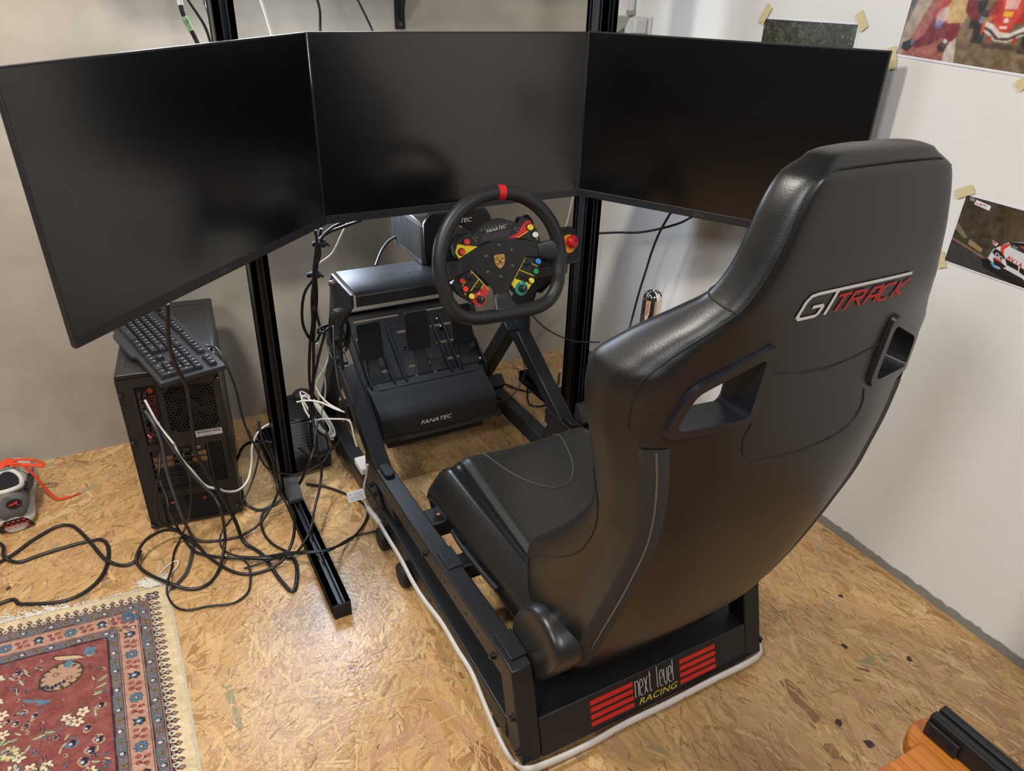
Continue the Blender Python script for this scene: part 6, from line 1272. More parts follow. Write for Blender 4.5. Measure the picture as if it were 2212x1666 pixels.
for side in (0, 1):
    LL = L_ if side == 0 else 610
    s = 30
    while s < LL:                            # hooked diamonds along the cream edge
        def dia(x, y):
            q = (lambda a, b: (x + a, y + b)) if side == 0 else (lambda a, b: (x + b, y + a))
            cv.poly([q(mm(-9.5), 0), q(mm(-1), mm(-6.4)), q(mm(5), mm(-2.2)), q(mm(13), mm(-5)), q(mm(13), mm(5)), q(mm(5), mm(2.2)), q(mm(-1), mm(6.4))], NAVY)
            cv.poly([q(mm(-6.6), 0), q(mm(-1.2), mm(-3.9)), q(mm(3.4), 0), q(mm(-1.2), mm(3.9))], PINK); cv.ell(*q(mm(-1.6), 0), mm(1.2), mm(1.2), NAVY)
            cv.ell(*q(mm(9.5), 0), mm(2.2), mm(2.0), PINK)
        put(dia, s, 33, side)
        put(lambda x, y: (cv.ell(x, y, mm(4.0), mm(3.2), SKY, .8), cv.ell(x, y, mm(2.2), mm(1.6), NAVY)), s + 9, 41, side)
        s += 18
    s = 58; k = 0
    while s < LL:                            # two blue guard bands
        for d in (60.5, 125):
            if k % 2 == 0: put(lambda x, y: (flower(x, y, mm(6.2), GOLD, NAVY, (90, 66, 40), 6)), s, d, side)
            else:
                put(lambda x, y: (cv.ell(x, y, mm(6), mm(5), NAVY), cv.ell(x + mm(1), y, mm(3.6), mm(3.4), (206, 196, 180)), cv.ell(x, y, mm(1.2), mm(1.2), (196, 140, 110))), s, d, side)
            a, b = mm(s + 13), mm(d)
            pts = [(b - mm(5), a - mm(3)), (b + mm(5), a + mm(3))] if (k + (d > 100)) % 2 else [(b + mm(5), a - mm(3)), (b - mm(5), a + mm(3))]
            if side: pts = [(q[1], q[0]) for q in pts]
            cv.line(pts, mm(4.2), NAVY); cv.line(pts, mm(2.6), (150, 116, 120))
        s += 26; k += 1
    s = 84; k = 0
    while s < LL:                            # pink main border
        d = 93.5
        if k % 4 == 0: put(lambda x, y: flower(x, y, mm(12.5), SKY, (220, 150, 120), (28, 36, 62), 8), s, d, side)
        elif k % 4 == 2: put(lambda x, y: palm(x, y, mm(12), ((52, 44, 40), SKY, (206, 214, 220)), side), s, d, side)
        else:
            for (ds, dd) in ((-6, -8), (4, 7), (9, -6), (-10, 6)):
                put(lambda x, y: (cv.ell(x, y, mm(5.4), mm(4.6), (96, 40, 42)), cv.ell(x, y, mm(4.2), mm(3.5), ROSE)), s + ds, d + dd, side)
            a = [(mm(d - 8), mm(s - 6)), (mm(d + 1), mm(s)), (mm(d + 7), mm(s + 4)), (mm(d - 6), mm(s + 9))]
            cv.line([(q[1], q[0]) for q in a] if side else a, mm(1.6), DK)
        s += 30; k += 1
cv.a[(m_ < mm(47)) & (np.abs(cv.X - cv.Y) < 0)] = 0
flower(mm(93), mm(93), mm(12.5), SKY, (220, 150, 120), (28, 36, 62), 8)
# red field: vase, blossoms, leaves and stems
rf = random.Random(12)
def fld_pt(): return rf.uniform(146, 600), rf.uniform(146, 840)
stem = [(250, 330), (262, 420), (240, 500), (300, 560), (320, 640), (280, 700)]
cv.line([(mm(a), mm(b)) for a, b in stem], mm(2.4), (96, 70, 56)); cv.line([(mm(180), mm(300)), (mm(230), mm(340)), (mm(320), mm(350)), (mm(390), mm(300))], mm(2.2), (96, 70, 56)); cv.line([(mm(160), mm(240)), (mm(170), mm(290)), (mm(230), mm(330))], mm(1.8), (96, 70, 56))
vx, vy = mm(222), mm(214)
cv.ell(vx, vy, mm(42), mm(36), (60, 50, 34), 1, .5); cv.ell(vx, vy, mm(38), mm(32), TAN, 1, .5)
for a in np.linspace(0, 2 * PI, 14): cv.poly([(vx + mm(40) * math.cos(a), vy + mm(33) * math.sin(a)), (vx + mm(27) * math.cos(a + .12), vy + mm(22) * math.sin(a + .12)), (vx + mm(40) * math.cos(a + .26), vy + mm(33) * math.sin(a + .26))], (72, 62, 34))
for dx, dy in ((10, -8), (-14, 10)): cv.ell(vx + mm(dx), vy + mm(dy), mm(6), mm(5.5), (120, 74, 36)); cv.ell(vx + mm(dx), vy + mm(dy), mm(3), mm(3), TAN)
for k in range(7): cv.ell(vx + mm(-4 + k * 7), vy + mm(24 - abs(k - 3) * 2.5), mm(3.2), mm(5), (44, 38, 70))
cv.poly([(vx - mm(4), vy - mm(24)), (vx - mm(12), vy - mm(44)), (vx - mm(22), vy - mm(40)), (vx - mm(16), vy - mm(18))], SKY)
cv.poly([(vx - mm(48), vy - mm(34)), (vx - mm(30), vy - mm(50)), (vx + mm(12), vy - mm(62)), (vx + mm(18), vy - mm(56)), (vx + mm(4), vy - mm(44))], NAVY); cv.poly([(vx - mm(45), vy - mm(35)), (vx - mm(29), vy - mm(48)), (vx + mm(10), vy - mm(59)), (vx + mm(14), vy - mm(55)), (vx + mm(2), vy - mm(45))], (198, 168, 126))
cv.poly([(vx + mm(14), vy + mm(58)), (vx + mm(70), vy + mm(34)), (vx + mm(62), vy + mm(46)), (vx + mm(40), vy + mm(52)), (vx + mm(44), vy + mm(62)), (vx + mm(28), vy + mm(60))], SKY)
def blossom(x, y, r, petal=(214, 196, 160), core=(150, 60, 56), n=5):
    for k in range(n):
        a = 2 * PI * k / n + .3; cv.ell(x + math.cos(a) * r * .6, y + math.sin(a) * r * .6, r * .50, r * .42, NAVY, 1, a)
    for k in range(n):
        a = 2 * PI * k / n + .3; cv.ell(x + math.cos(a) * r * .6, y + math.sin(a) * r * .6, r * .40, r * .31, petal, 1, a)
    cv.ell(x, y, r * .2, r * .2, core)
def leaf(x, y, r, a, c1, c2):
    c, s = math.cos(a), math.sin(a); q = lambda u, v: (x + u * c - v * s, y + u * s + v * c)
    cv.poly([q(-r, 0), q(-r * .3, -r * .4), q(r * .2, -r * .22), q(r, -r * .1), q(r * .3, r * .2), q(-r * .2, r * .42)], c1); cv.line([q(-r * .8, 0), q(r * .6, 0)], max(1.2, r * .16), c2)
for (a, b, r) in [(186, 322, 12), (206, 338, 11), (196, 344, 12), (214, 326, 10), (290, 388, 12), (272, 420, 12), (246, 424, 12), (330, 300, 11), (318, 324, 11), (344, 262, 12), (322, 276, 12), (330, 240, 9), (300, 410, 11)]: blossom(mm(a), mm(b), mm(r))
for (a, b, r) in [(306, 372, 17), (380, 330, 15), (420, 420, 17), (180, 470, 16), (500, 360, 17), (260, 560, 17), (360, 500, 16)]: flower(mm(a), mm(b), mm(r), (206, 186, 132), (120, 60, 50), (120, 128, 90), 9)
for (a, b, r, t) in [(150, 250, 12, .6), (152, 268, 12, .4), (158, 285, 12, .3), (262, 178, 11, 2.4), (282, 186, 11, 2.2), (292, 204, 11, 2.0), (300, 224, 10, 1.5), (260, 354, 13, .2), (240, 350, 12, 2.8), (320, 344, 12, 1), (236, 452, 12, 2), (330, 430, 13, .5)]: leaf(mm(a), mm(b), mm(r), t, NAVY if rf.random() < .3 else GREEN, (196, 192, 150))
for (a, b, r) in [(168, 168, 15), (162, 400, 15), (176, 420, 15), (188, 440, 16), (180, 366, 13), (206, 392, 14), (300, 176, 12), (156, 320, 13), (286, 284, 11), (268, 300, 11), (298, 306, 11), (282, 320, 11), (312, 296, 10)]:
    x, y = mm(a), mm(b); cv.ell(x, y, mm(r * .8), mm(r * .55), TAN if rf.random() < .7 else SKY, 1, rf.uniform(0, 3)); cv.poly([(x - mm(r * .6), y - mm(r * .4)), (x, y - mm(r * .7)), (x + mm(r * .5), y - mm(r * .1)), (x + mm(r * .1), y + mm(r * .5)), (x - mm(r * .4), y + mm(r * .3))], NAVY)
    cv.ell(x + mm(2), y, mm(r * .2), mm(r * .2), (190, 190, 190))
cv.poly([(mm(156), mm(156)), (mm(176), mm(150)), (mm(182), mm(166)), (mm(166), mm(178))], SKY)
for i in range(120):
    a, b = rf.uniform(330, 606), rf.uniform(150, 840)
    (blossom if i % 3 else lambda x, y, r: leaf(x, y, r, rf.uniform(0, 6), GREEN, (196, 192, 150)))(mm(a), mm(b), mm(rf.uniform(8, 13)))
for i in range(70):
    a, b = rf.uniform(146, 330), rf.uniform(455, 840)
    (blossom if i % 3 else lambda x, y, r: leaf(x, y, r, rf.uniform(0, 6), NAVY, SKY))(mm(a), mm(b), mm(rf.uniform(8, 13)))
for i in range(120):
    a, b = rf.uniform(146, 318), rf.uniform(146, 470)
    if ((a - 222) / 52) ** 2 + ((b - 210) / 66) ** 2 < 1: continue
    x, y, r = mm(a), mm(b), mm(rf.uniform(4.5, 8)); k = i % 5
    if k == 0: leaf(x, y, r * 1.3, rf.uniform(0, 6), GREEN, (190, 186, 150))
    elif k == 1: leaf(x, y, r * 1.4, rf.uniform(0, 6), NAVY, (150, 110, 100))
    elif k == 2: leaf(x, y, r * 1.2, rf.uniform(0, 6), (52, 60, 80), SKY)
    elif k == 3: cv.line([(x - r, y - r * .6), (x, y), (x + r * 1.2, y + r * .3)], mm(1.8), (96, 70, 56))
    else: cv.ell(x, y, r * .8, r * .5, TAN, 1, rf.uniform(0, 3)); cv.ell(x + 1, y, r * .4, r * .3, NAVY)
# inner medallion corner at the left
mk = (cv.X > mm(318)) & (cv.Y > mm(400)); cv.a[mk & ((cv.X < mm(322)) | (cv.Y < mm(404)))] = np.array(DK) / 255.; k2 = mk & (cv.X >= mm(322)) & (cv.Y >= mm(404)) & ((cv.X < mm(342)) | (cv.Y < mm(424))); cv.a[k2] = np.array(GREYB) / 255.
for t in range(6): flower(mm(332), mm(415 + t * 34), mm(7), GOLD, NAVY, (90, 66, 40), 6); blossom(mm(332), mm(432 + t * 34), mm(6))
cv.noise(.10, 1, 9)
cut_ = int(5 / (CELL * 1000)); cv.a = cv.a[cut_:, cut_:]; nx -= cut_; ny -= cut_
XX, YY = np.meshgrid(np.arange(nx) * CELL, np.arange(ny) * CELL)
pos = np.zeros((ny, nx, 3)); wob = .002 * np.sin(YY * 5.3 + .4) * np.exp(-XX * 6)
pos[..., 0] = -1.597 - XX + wob; pos[..., 1] = -.702 - YY + .095 * XX
edge = np.minimum(np.minimum(XX, YY), .02) / .02
pos[..., 2] = .0042 + .0042 * np.sqrt(edge) + .0005 * nrs.rand(ny, nx)
rug = thing('rug', 'small cream-bordered red oriental rug with floral pattern on the floor', 'rug', (-1.9, -1.1, 0))
rug_m = attr_mat('rug_wool', rough=.95, spec=.15, bump=.5, bscale=900, sheen=.25)
color_grid('pile', nx, ny, pos[:, ::-1].copy(), cv.linear()[:, ::-1].copy(), rug_m, rug)
sb = MB(); sb.loft([[(pos[0, i, 0], pos[0, i, 1], pos[0, i, 2]) for i in range(0, nx, 6)], [(pos[0, i, 0], pos[0, i, 1] + .003, .0021) for i in range(0, nx, 6)]], cap=False, closed=False)
sb.loft([[tuple(pos[j, 0]) for j in range(0, ny, 6)], [(pos[j, 0, 0] + .004, pos[j, 0, 1], .0021) for j in range(0, ny, 6)]], cap=False, closed=False)
sb.build('edge_binding', mat('rug_binding', rgb(206, 196, 172), .9, bump=.5, bscale=400), rug, smooth=60)
fringe = MB(); ft = random.Random(4)
def strand(p, d, L, r=.0009):
    q = [Vector(p)]; d = Vector(d)
    for k in range(5):
        d = (d + Vector((ft.uniform(-.5, .5), ft.uniform(-.35, .35), 0))).normalized(); q.append(q[-1] + d * L / 5); q[-1].z = .0024 + ft.uniform(0, .003) * (1 - k / 6)
    fringe.tube(q, r, 4, caps=False)
for i in range(230):
    a = ft.uniform(0, .60); strand((-1.595 - a, -.702 + .095 * a + .001, .004), (ft.uniform(-.2, .9), .6, 0), ft.uniform(.006, .014))
for i in range(90):                          # the long tassel at the corner
    strand((-1.606 - ft.uniform(0, .03), -.697 + ft.uniform(-.002, .004), .005), (ft.uniform(-.9, .35), 1.0, 0), ft.uniform(.03, .052), .0008)
for i in range(120):
    a = ft.uniform(.20, .40); strand((-1.595 - a, -.702 + .095 * a + .002, .004), (-.7 + ft.uniform(-.4, .4), .7, 0), ft.uniform(.02, .05), .0008)
lp_ = smooth_path([(-1.603, -.690, .004), (-1.585, -.668, .004), (-1.566, -.648, .005), (-1.562, -.632, .005), (-1.574, -.628, .005), (-1.592, -.640, .004), (-1.606, -.655, .004)], 5); fringe.tube(lp_, .0018, 6)
fo = fringe.build('fringe', mat('fringe_cotton', rgb(222, 216, 204), .9), rug); fo['kind'] = 'stuff'

# ------------------------------------------------------------ sneaker at the wall (only its right half is in the picture)
sh = thing('sneaker', 'grey and white sneaker with orange laces standing by the concrete wall', 'shoe', M=Matrix.Translation((-1.918, -.168, 0)) @ Matrix.Rotation(.06, 4, 'Z') @ Matrix.Diagonal((1.15, 1.10, 1.12, 1)))
def shb(mb, name, m, par=None, **k): return mb.build(name, m, par or sh, local=True, **k)
suede = mat('grey_suede', rgb(110, 108, 106), .9, bump=.4, bscale=500, vary=.12, vscale=40); wlea = mat('white_shoe_leather', rgb(208, 204, 194), .5); mesh_g = mat('grey_mesh', rgb(128, 130, 132), .8, bump=.6, bscale=700); dkr = mat('dark_shoe_trim', rgb(46, 40, 40), .6); orange = mat('orange_lace', rgb(226, 74, 30), .75, bump=.4, bscale=900)
HWd = pchip([-.145, -.135, -.11, -.06, 0, .05, .09, .12, .135], [.020, .032, .037, .037, .041, .046, .045, .034, .014])
TOPZ = pchip([-.145, -.125, -.06, -.02, .03, .08, .12, .135], [.098, .102, .082, .088, .078, .058, .046, .036])
SOLZ = pchip([-.145, -.12, -.05, .05, .135], [.036, .030, .026, .024, .024])
def shoe_ring(y, z0, z1, k=1.0, inn=0.0):
    w = HWd(y) * k; pts = []
    for a in np.linspace(-PI * .5, PI * 1.5, 28, endpoint=False):
        ca, sa = math.cos(a), math.sin(a); sx_ = math.copysign(abs(ca) ** .7, ca); t = (sa + 1) / 2; ww = w * (1 - .32 * t ** 2)
        pts.append(Vector((sx_ * ww, y, z0 + (z1 - z0) * t)))
    return pts
shb(MB().loft([[Vector((p.x * 1.06, p.y, .004 + (p.z) * 1.0)) for p in shoe_ring(y, 0.0, SOLZ(y), 1.06)] for y in np.linspace(-.150, .137, 24)]), 'sole', mat('sole_offwhite', rgb(196, 190, 176), .6), smooth=60)
ring = [shoe_ring(y, SOLZ(y) - .004, TOPZ(y)) for y in np.linspace(-.146, .132, 34)]
shb(MB().loft([r for r, y in zip(ring, np.linspace(-.146, .132, 34)) if y <= -.035]), 'heel_counter', suede, smooth=60)
shb(MB().loft([r for r, y in zip(ring, np.linspace(-.146, .132, 34)) if y >= -.045 and y < .05]), 'vamp', wlea, smooth=60)
shb(MB().loft([r for r, y in zip(ring, np.linspace(-.146, .132, 34)) if y >= .035]), 'toe_box', wlea, smooth=60)
shb(MB().loft([[Vector((p.x * 1.02, p.y, p.z * 1.0)) for p in shoe_ring(y, SOLZ(y) - .002, SOLZ(y) + .020, 1.03)] for y in np.linspace(.06, .134, 12)]), 'toe_guard', mesh_g, smooth=60)
# opening with padded collar
op = smooth_path([(0, -.132, .103), (.024, -.118, .098), (.029, -.085, .086), (.026, -.05, .086), (.014, -.028, .092), (0, -.022, .094), (-.014, -.028, .092), (-.026, -.05, .086), (-.029, -.085, .086), (-.024, -.118, .098)], 4, closed=True)
shb(MB().tube(op, .0055, 8, closed=True), 'collar', wlea, smooth=60)
cen = sum(op, Vector()) / len(op); lin_ = MB(); lin_.loft([op, [cen + (p - cen) * .6 + Vector((0, 0, .001)) for p in op], [cen + (p - cen) * .1 + Vector((0, 0, .0015)) for p in op]]); shb(lin_, 'lining', mat('shoe_lining_black', (0.006, 0.006, 0.007), .9), smooth=60)
# tongue and laces
shb(MB().loft([[Vector((x, y, z + .003 * math.cos(x * 60))) for x in np.linspace(-.016, .016, 7)] for y, z in ((-.028, .098), (0, .094), (.03, .086), (.05, .075))], cap=False, closed=False), 'tongue', mesh_g, smooth=60)
for k in range(4):
    y = -.012 + k * .016; z = TOPZ(y) + .010
    shb(MB().tube(smooth_path([(-.022, y, z - .006), (0, y + .004, z + .002), (.022, y + .010, z - .006)], 4), .0034, 6, flat=(.5, 1.3)), 'lace', orange, smooth=60)
shb(MB().tube(smooth_path([(.0, -.010, .100), (.022, .000, .104), (.050, -.004, .098), (.072, -.010, .085), (.070, -.020, .082), (.045, -.016, .092), (.010, -.014, .102)], 5), .0034, 6, flat=(.6, 1.4)), 'lace_loop', orange, smooth=60)
shb(MB().tube(smooth_path([(.005, -.012, .104), (.030, -.014, .098), (.050, -.028, .070), (.066, -.046, .030), (.082, -.060, .006), (.105, -.064, .0045), (.130, -.058, .004)], 5), [.0034] * 26 + [.002] * 5, 6, flat=(.6, 1.4)), 'lace_end', orange, smooth=60)
shb(MB().tube(smooth_path([(0, -.01, .102), (-.02, -.002, .106), (-.04, .004, .100), (-.05, -.006, .092), (-.03, -.012, .098), (0, -.014, .102)], 5), .0034, 6, flat=(.6, 1.4)), 'lace_loop', orange, smooth=60)
# side trim, heel badge with leaping cat, studded heel sole
for s in (1, -1):
    shb(MB().tube(smooth_path([(s * .0345, -.088, .070), (s * .0385, -.060, .062), (s * .041, -.030, .060), (s * .043, .0, .058)], 4), .0055, 6, flat=(.45, 1.6)), 'side_trim', dkr, smooth=60)
bd = [Vector((.010 + .015 * math.cos(a), -.1468 + .0012 * math.cos(a), .076 + .013 * math.sin(a))) for a in np.linspace(0, 2 * PI, 18, endpoint=False)]
bdo = shb(MB().prism(bd, (0, -.0016, 0)), 'heel_badge', mat('badge_black', (0.012, 0.010, 0.011), .5), bevel=.0005)
cat = [(-.001, .0765), (.005, .0785), (.0095, .0800), (.0140, .0818), (.0165, .0855), (.0175, .0850), (.0162, .0800), (.0150, .0780), (.0165, .0740), (.0185, .0705), (.0175, .0702), (.0148, .0735), (.0120, .0765), (.006, .0750), (-.001, .0740)]
shb(MB().prism([(x + .0005, -.1494, z) for x, z in cat], (0, -.0004, 0)), 'cat_emblem', mat('badge_red', rgb(226, 60, 66), .5), bdo)
hs_ = shb(MB().loft([[Vector((sx_ * w, y, z)) for sx_ in np.linspace(-1, 1, 9)] for y, z, w in ((-.1535, .040, .018), (-.1525, .032, .026), (-.1490, .018, .032), (-.1420, .006, .034), (-.1320, .0012, .033))], cap=False, closed=False), 'heel_sole', mat('sole_black', (0.012, 0.011, 0.011), .6), smooth=60)
for i, (x, y, z) in enumerate([(x, y, z) for (y, z, off) in ((-.1536, .034, 0), (-.1522, .025, .005), (-.1485, .0150, 0), (-.1430, .0072, .005)) for x in (-.022 + off, -.012 + off, -.002 + off, .008 + off, .018 + off)]):
    shb(MB().lathe([(.0036, 0), (.0034, .001)], (x, y, z), (0, -.85, -.4), 10), 'sole_stud', mat('stud_red', rgb(196, 66, 62), .55), hs_)
# ------------------------------------------------------------ prints taped to the white wall
tape_m = mat('masking_tape', rgb(214, 200, 150), .7, bump=.3, bscale=150)
paper_m = mat('photo_paper_edge', rgb(232, 234, 240), .5)
def print_on_wall(label, y0, y1, z0, z1, roll, cvs, margin):
    """y0: left edge seen from the room (nearer the corner), y1 right edge; the print lies in the plane of the wall"""
    c = Vector((0, (y0 + y1) / 2, (z0 + z1) / 2)); cr, sr = math.cos(roll), math.sin(roll)
    def Q(u, v, h): return Vector((-h, c.y - u * cr - v * sr, c.z - u * sr + v * cr))    # u to the right, v up
    W_, H_ = abs(y1 - y0), z1 - z0
    t = thing('wall_print', label, 'poster', tuple(Q(0, 0, .0004)))
    bw = MB()
    n = 10
    bw.loft([[Q(-W_ / 2 + W_ * i / n, vv, .0009 + .0012 * math.sin(PI * i / n) * (1 if vv < 0 else .4) + hh) for i in range(n + 1)] for vv, hh in ((-H_ / 2, 0), (H_ / 2, 0))], cap=False, closed=False)
    sh_ = bw.build('paper', paper_m, t, smooth=60)
    nx, ny = cvs.w, cvs.h; xs = np.linspace(-W_ / 2 + margin, W_ / 2 - margin, nx); ys = np.linspace(H_ / 2 - margin, -H_ / 2 + margin, ny)
    pos = np.zeros((ny, nx, 3)); U, Vv = np.meshgrid(xs, ys); f = (Vv + H_ / 2) / H_; bul = np.sin(PI * (U + W_ / 2) / W_) * (f * .4 + (1 - f) * 1.0)
    h = .0012 + .0012 * bul
    pos[..., 0] = -h; pos[..., 1] = c.y - U * cr - Vv * sr; pos[..., 2] = c.z - U * sr + Vv * cr
    color_grid('picture', nx, ny, pos, cvs.linear(), PRINT, sh_)
    return t, Q, W_, H_
PRINT = attr_mat('photo_print', rough=.35, spec=.5)
def tape(t, Q, u, v, L, w, ang, seed):
    r = random.Random(seed); c, s = math.cos(ang), math.sin(ang); pts = []
    top = [(-L / 2 + L * i / 6, w / 2 + (r.uniform(-.0005, .0005))) for i in range(7)]; endR = [(L / 2 + r.uniform(-.002, .002), w / 2 - w * i / 4) for i in range(1, 4)]
    bot_ = [(L / 2 - L * i / 6, -w / 2 + r.uniform(-.0005, .0005)) for i in range(7)]; endL = [(-L / 2 + r.uniform(-.002, .002), -w / 2 + w * i / 4) for i in range(1, 4)]
    P = [Q(u + a * c - b * s, v + a * s + b * c, .0034) for a, b in top + endR + bot_ + endL]
    MB().prism(P, (-.0003, 0, 0)).build('tape', tape_m, t)
# 1: grass verge with a guard rail
c1 = Canvas(200, 140, (62, 64, 46))
c1.noise(.20, 22, 1); c1.noise(.18, 7, 2); c1.noise(.16, 2, 3)
r1 = random.Random(5)
for i in range(700): x, y = r1.uniform(0, 200), r1.uniform(0, 62); c1.ell(x, y, r1.uniform(.5, 1.3), r1.uniform(.5, 1.2), r1.choice(((150, 146, 116), (120, 116, 70), (40, 44, 30), (128, 96, 60), (34, 36, 28))), .8)
c1.poly([(0, 66), (200, 48), (200, 58), (0, 76)], (150, 160, 172)); c1.poly([(0, 76), (200, 58), (200, 140), (0, 140)], (54, 54, 58)); c1.poly([(20, 104), (120, 92), (150, 108), (60, 124)], (160, 40, 34))
t, Q, W_, H_ = print_on_wall('print of a grassy verge on the white wall, half hidden by the right monitor', -.706, -.992, 1.010, 1.214, -.004, c1, .004)
tape(t, Q, -W_ / 2 + .004, H_ / 2 + .006, .046, .020, 1.05, 1); tape(t, Q, W_ / 2 + .004, H_ / 2 + .004, .040, .020, -.95, 2)
# 2: a red single-seat racing car and a crouching figure in overalls on the grid
c2 = Canvas(330, 230, (128, 106, 84)); CW, CH = 330, 230
for i in range(CH):
    f = i / CH; c2.a[i, :] = np.array((96 + 40 * f, 84 + 24 * f, 74 + 8 * f)) / 255.
c2.noise(.10, 30, 8); c2.noise(.06, 6, 9)
def S(x, y): return (x * CW / 100., y * CH / 100.)
def PY(pts, col, al=1.0): c2.poly([S(*p) for p in pts], col, al)
PY([(0, 40), (8, 40), (0, 62)], (84, 80, 78)); PY([(8, 36), (20, 36), (5, 100), (0, 100), (0, 80)], (168, 150, 128)); PY([(20, 36), (33, 36), (38, 100), (4, 100)], (158, 92, 80)); PY([(33, 36), (37, 36), (47, 100), (38, 100)], (196, 184, 168)); PY([(37, 36), (100, 20), (100, 100), (47, 100)], (122, 102, 76))
c2.noise(.14, 16, 10, ((c2.X > CW * .40) & (c2.Y > CH * .70)).astype(float))
# car
PY([(52, 52), (94, 50), (95, 58), (50, 62)], (190, 52, 42))
for x in (50, 57, 91, 98): pass
PY([(49, 44), (57, 42), (58, 66), (50, 68)], (40, 36, 34)); PY([(92, 44), (100, 46), (100, 72), (92, 70)], (42, 38, 36)); PY([(54, 52), (62, 50), (62, 80), (54, 80)], (50, 44, 40)); PY([(88, 54), (97, 52), (97, 84), (88, 84)], (54, 48, 44))
PY([(67, 30), (80, 28), (84, 44), (80, 62), (76, 70), (70, 70), (66, 60), (63, 46)], (206, 66, 50)); PY([(69, 40), (79, 39), (78, 48), (70, 49)], (236, 180, 170)); PY([(70, 50), (77, 50), (76.5, 55), (70.5, 55)], (232, 180, 60)); c2.ell(*S(73.6, 58), 6, 5, (236, 220, 214)); PY([(70.5, 63), (76, 62.5), (75.8, 65), (70.8, 65.4)], (240, 214, 206))
PY([(72, 20), (78, 20), (79, 30), (71, 30)], (150, 40, 34)); PY([(62, 44), (67, 42), (67, 54), (60, 56)], (150, 44, 38)); PY([(82, 42), (90, 42), (92, 56), (82, 56)], (168, 50, 42))
PY([(60, 60), (66, 62), (72, 68), (79, 68), (86, 62), (94, 60), (94, 66), (86, 70), (79, 76), (70, 76), (64, 71), (59, 68)], (214, 206, 192)); PY([(59, 64), (66, 67), (72, 73), (79, 72), (86, 66), (95, 64), (95, 65.6), (86, 68), (79, 74.4), (71, 75), (65, 69), (59, 66)], (60, 52, 50)); PY([(58, 58), (60.5, 58), (61, 72), (59, 72)], (206, 60, 48)); PY([(93, 58), (96, 58), (97, 72), (94, 72)], (206, 60, 48)); PY([(66, 72), (68, 72), (68, 80), (66.5, 80)], (198, 60, 48)); PY([(82, 71), (84, 71), (84, 80), (82.5, 80)], (198, 60, 48)); PY([(63, 78), (90, 77), (92, 82), (62, 83)], (86, 70, 56))
# crouching figure in dark red overalls with a sandy smear across
PY([(30, 30), (44, 26), (47, 42), (46, 58), (44, 66), (34, 66), (26, 56)], (196, 160, 104)); PY([(26, 36), (33, 30), (31, 48), (25, 62), (21, 62)], (176, 60, 50)); PY([(43, 42), (50, 42), (53, 54), (58, 58), (56, 62), (50, 60), (44, 54)], (120, 34, 40)); PY([(56, 56), (59, 57), (57.5, 63), (55, 61)], (110, 140, 176)); PY([(58, 58), (64, 55), (64, 60), (58, 62)], (170, 130, 88))
PY([(22, 62), (34, 66), (33, 78), (26, 86), (14, 92), (11, 88), (18, 78)], (112, 36, 40)); PY([(34, 66), (43, 64), (44, 76), (38, 84), (33, 80)], (128, 42, 44)); PY([(34, 80), (39, 83), (37, 92), (33, 92), (31, 88)], (70, 52, 44)); PY([(34.5, 79), (38, 81), (37, 84), (34, 83)], (190, 186, 200)); PY([(3, 88), (9, 84), (12, 90), (8, 96), (3, 94)], (36, 32, 32)); PY([(9, 84), (12, 86), (11, 90), (9.5, 89)], (90, 130, 176))
c2.ell(*S(28, 60), 14, 20, (206, 200, 206), .6, .3); c2.ell(*S(27, 68), 9, 9, (120, 136, 190), .7); c2.ell(*S(38, 52), 18, 26, (214, 176, 124), .5)
c2.noise(.16, 9, 31); c2.blur(5); c2.noise(.06, 2, 12); c2.noise(.04, 1, 13)
t, Q, W_, H_ = print_on_wall('print of a red racing car and a crouching figure taped high on the white wall', -1.099, -1.389, 1.1505, 1.3555, .045, c2, .0045)
tape(t, Q, -W_ / 2 - .001, -H_ / 2 - .005, .046, .021, -1.2, 3); tape(t, Q, W_ / 2 + .002, -H_ / 2 - .002, .046, .021, .8, 4); tape(t, Q, -W_ / 2, H_ / 2 + .003, .046, .021, .8, 14); tape(t, Q, W_ / 2, H_ / 2 + .003, .046, .021, -.8, 15)
tape(t, Q, -.140, -H_ / 2 - .001, .001, .001, 0, 16) if False else None
# 3: white touring car on a bend
c3 = Canvas(300, 206, (74, 66, 52)); CW, CH = 300, 206
c3.noise(.16, 40, 21); c3.noise(.12, 14, 22)
def P3(pts, col, al=1.0): c3.poly([(p[0] * 3.0, p[1] * 2.06) for p in pts], col, al)
P3([(0, 0), (45, 0), (30, 40), (0, 52)], (64, 54, 42), .5); P3([(40, 0), (100, 0), (100, 40), (50, 46)], (92, 76, 52), .5); P3([(0, 46), (14, 56), (30, 66), (44, 74), (0, 64)], (60, 64, 40)); P3([(0, 40), (10, 50), (16, 58), (12, 60), (0, 50)], (150, 134, 110), .7); P3([(18, 58), (34, 66), (34, 72), (18, 66)], (170, 140, 104), .8); P3([(0, 63), (20, 70), (42, 78), (42, 80), (0, 66)], (170, 120, 100), .7)
P3([(0, 66), (40, 80), (100, 100), (0, 100)], (64, 60, 62)); P3([(40, 78), (100, 92), (100, 100), (46, 100)], (58, 55, 58)); c3.noise(.06, 5, 23)
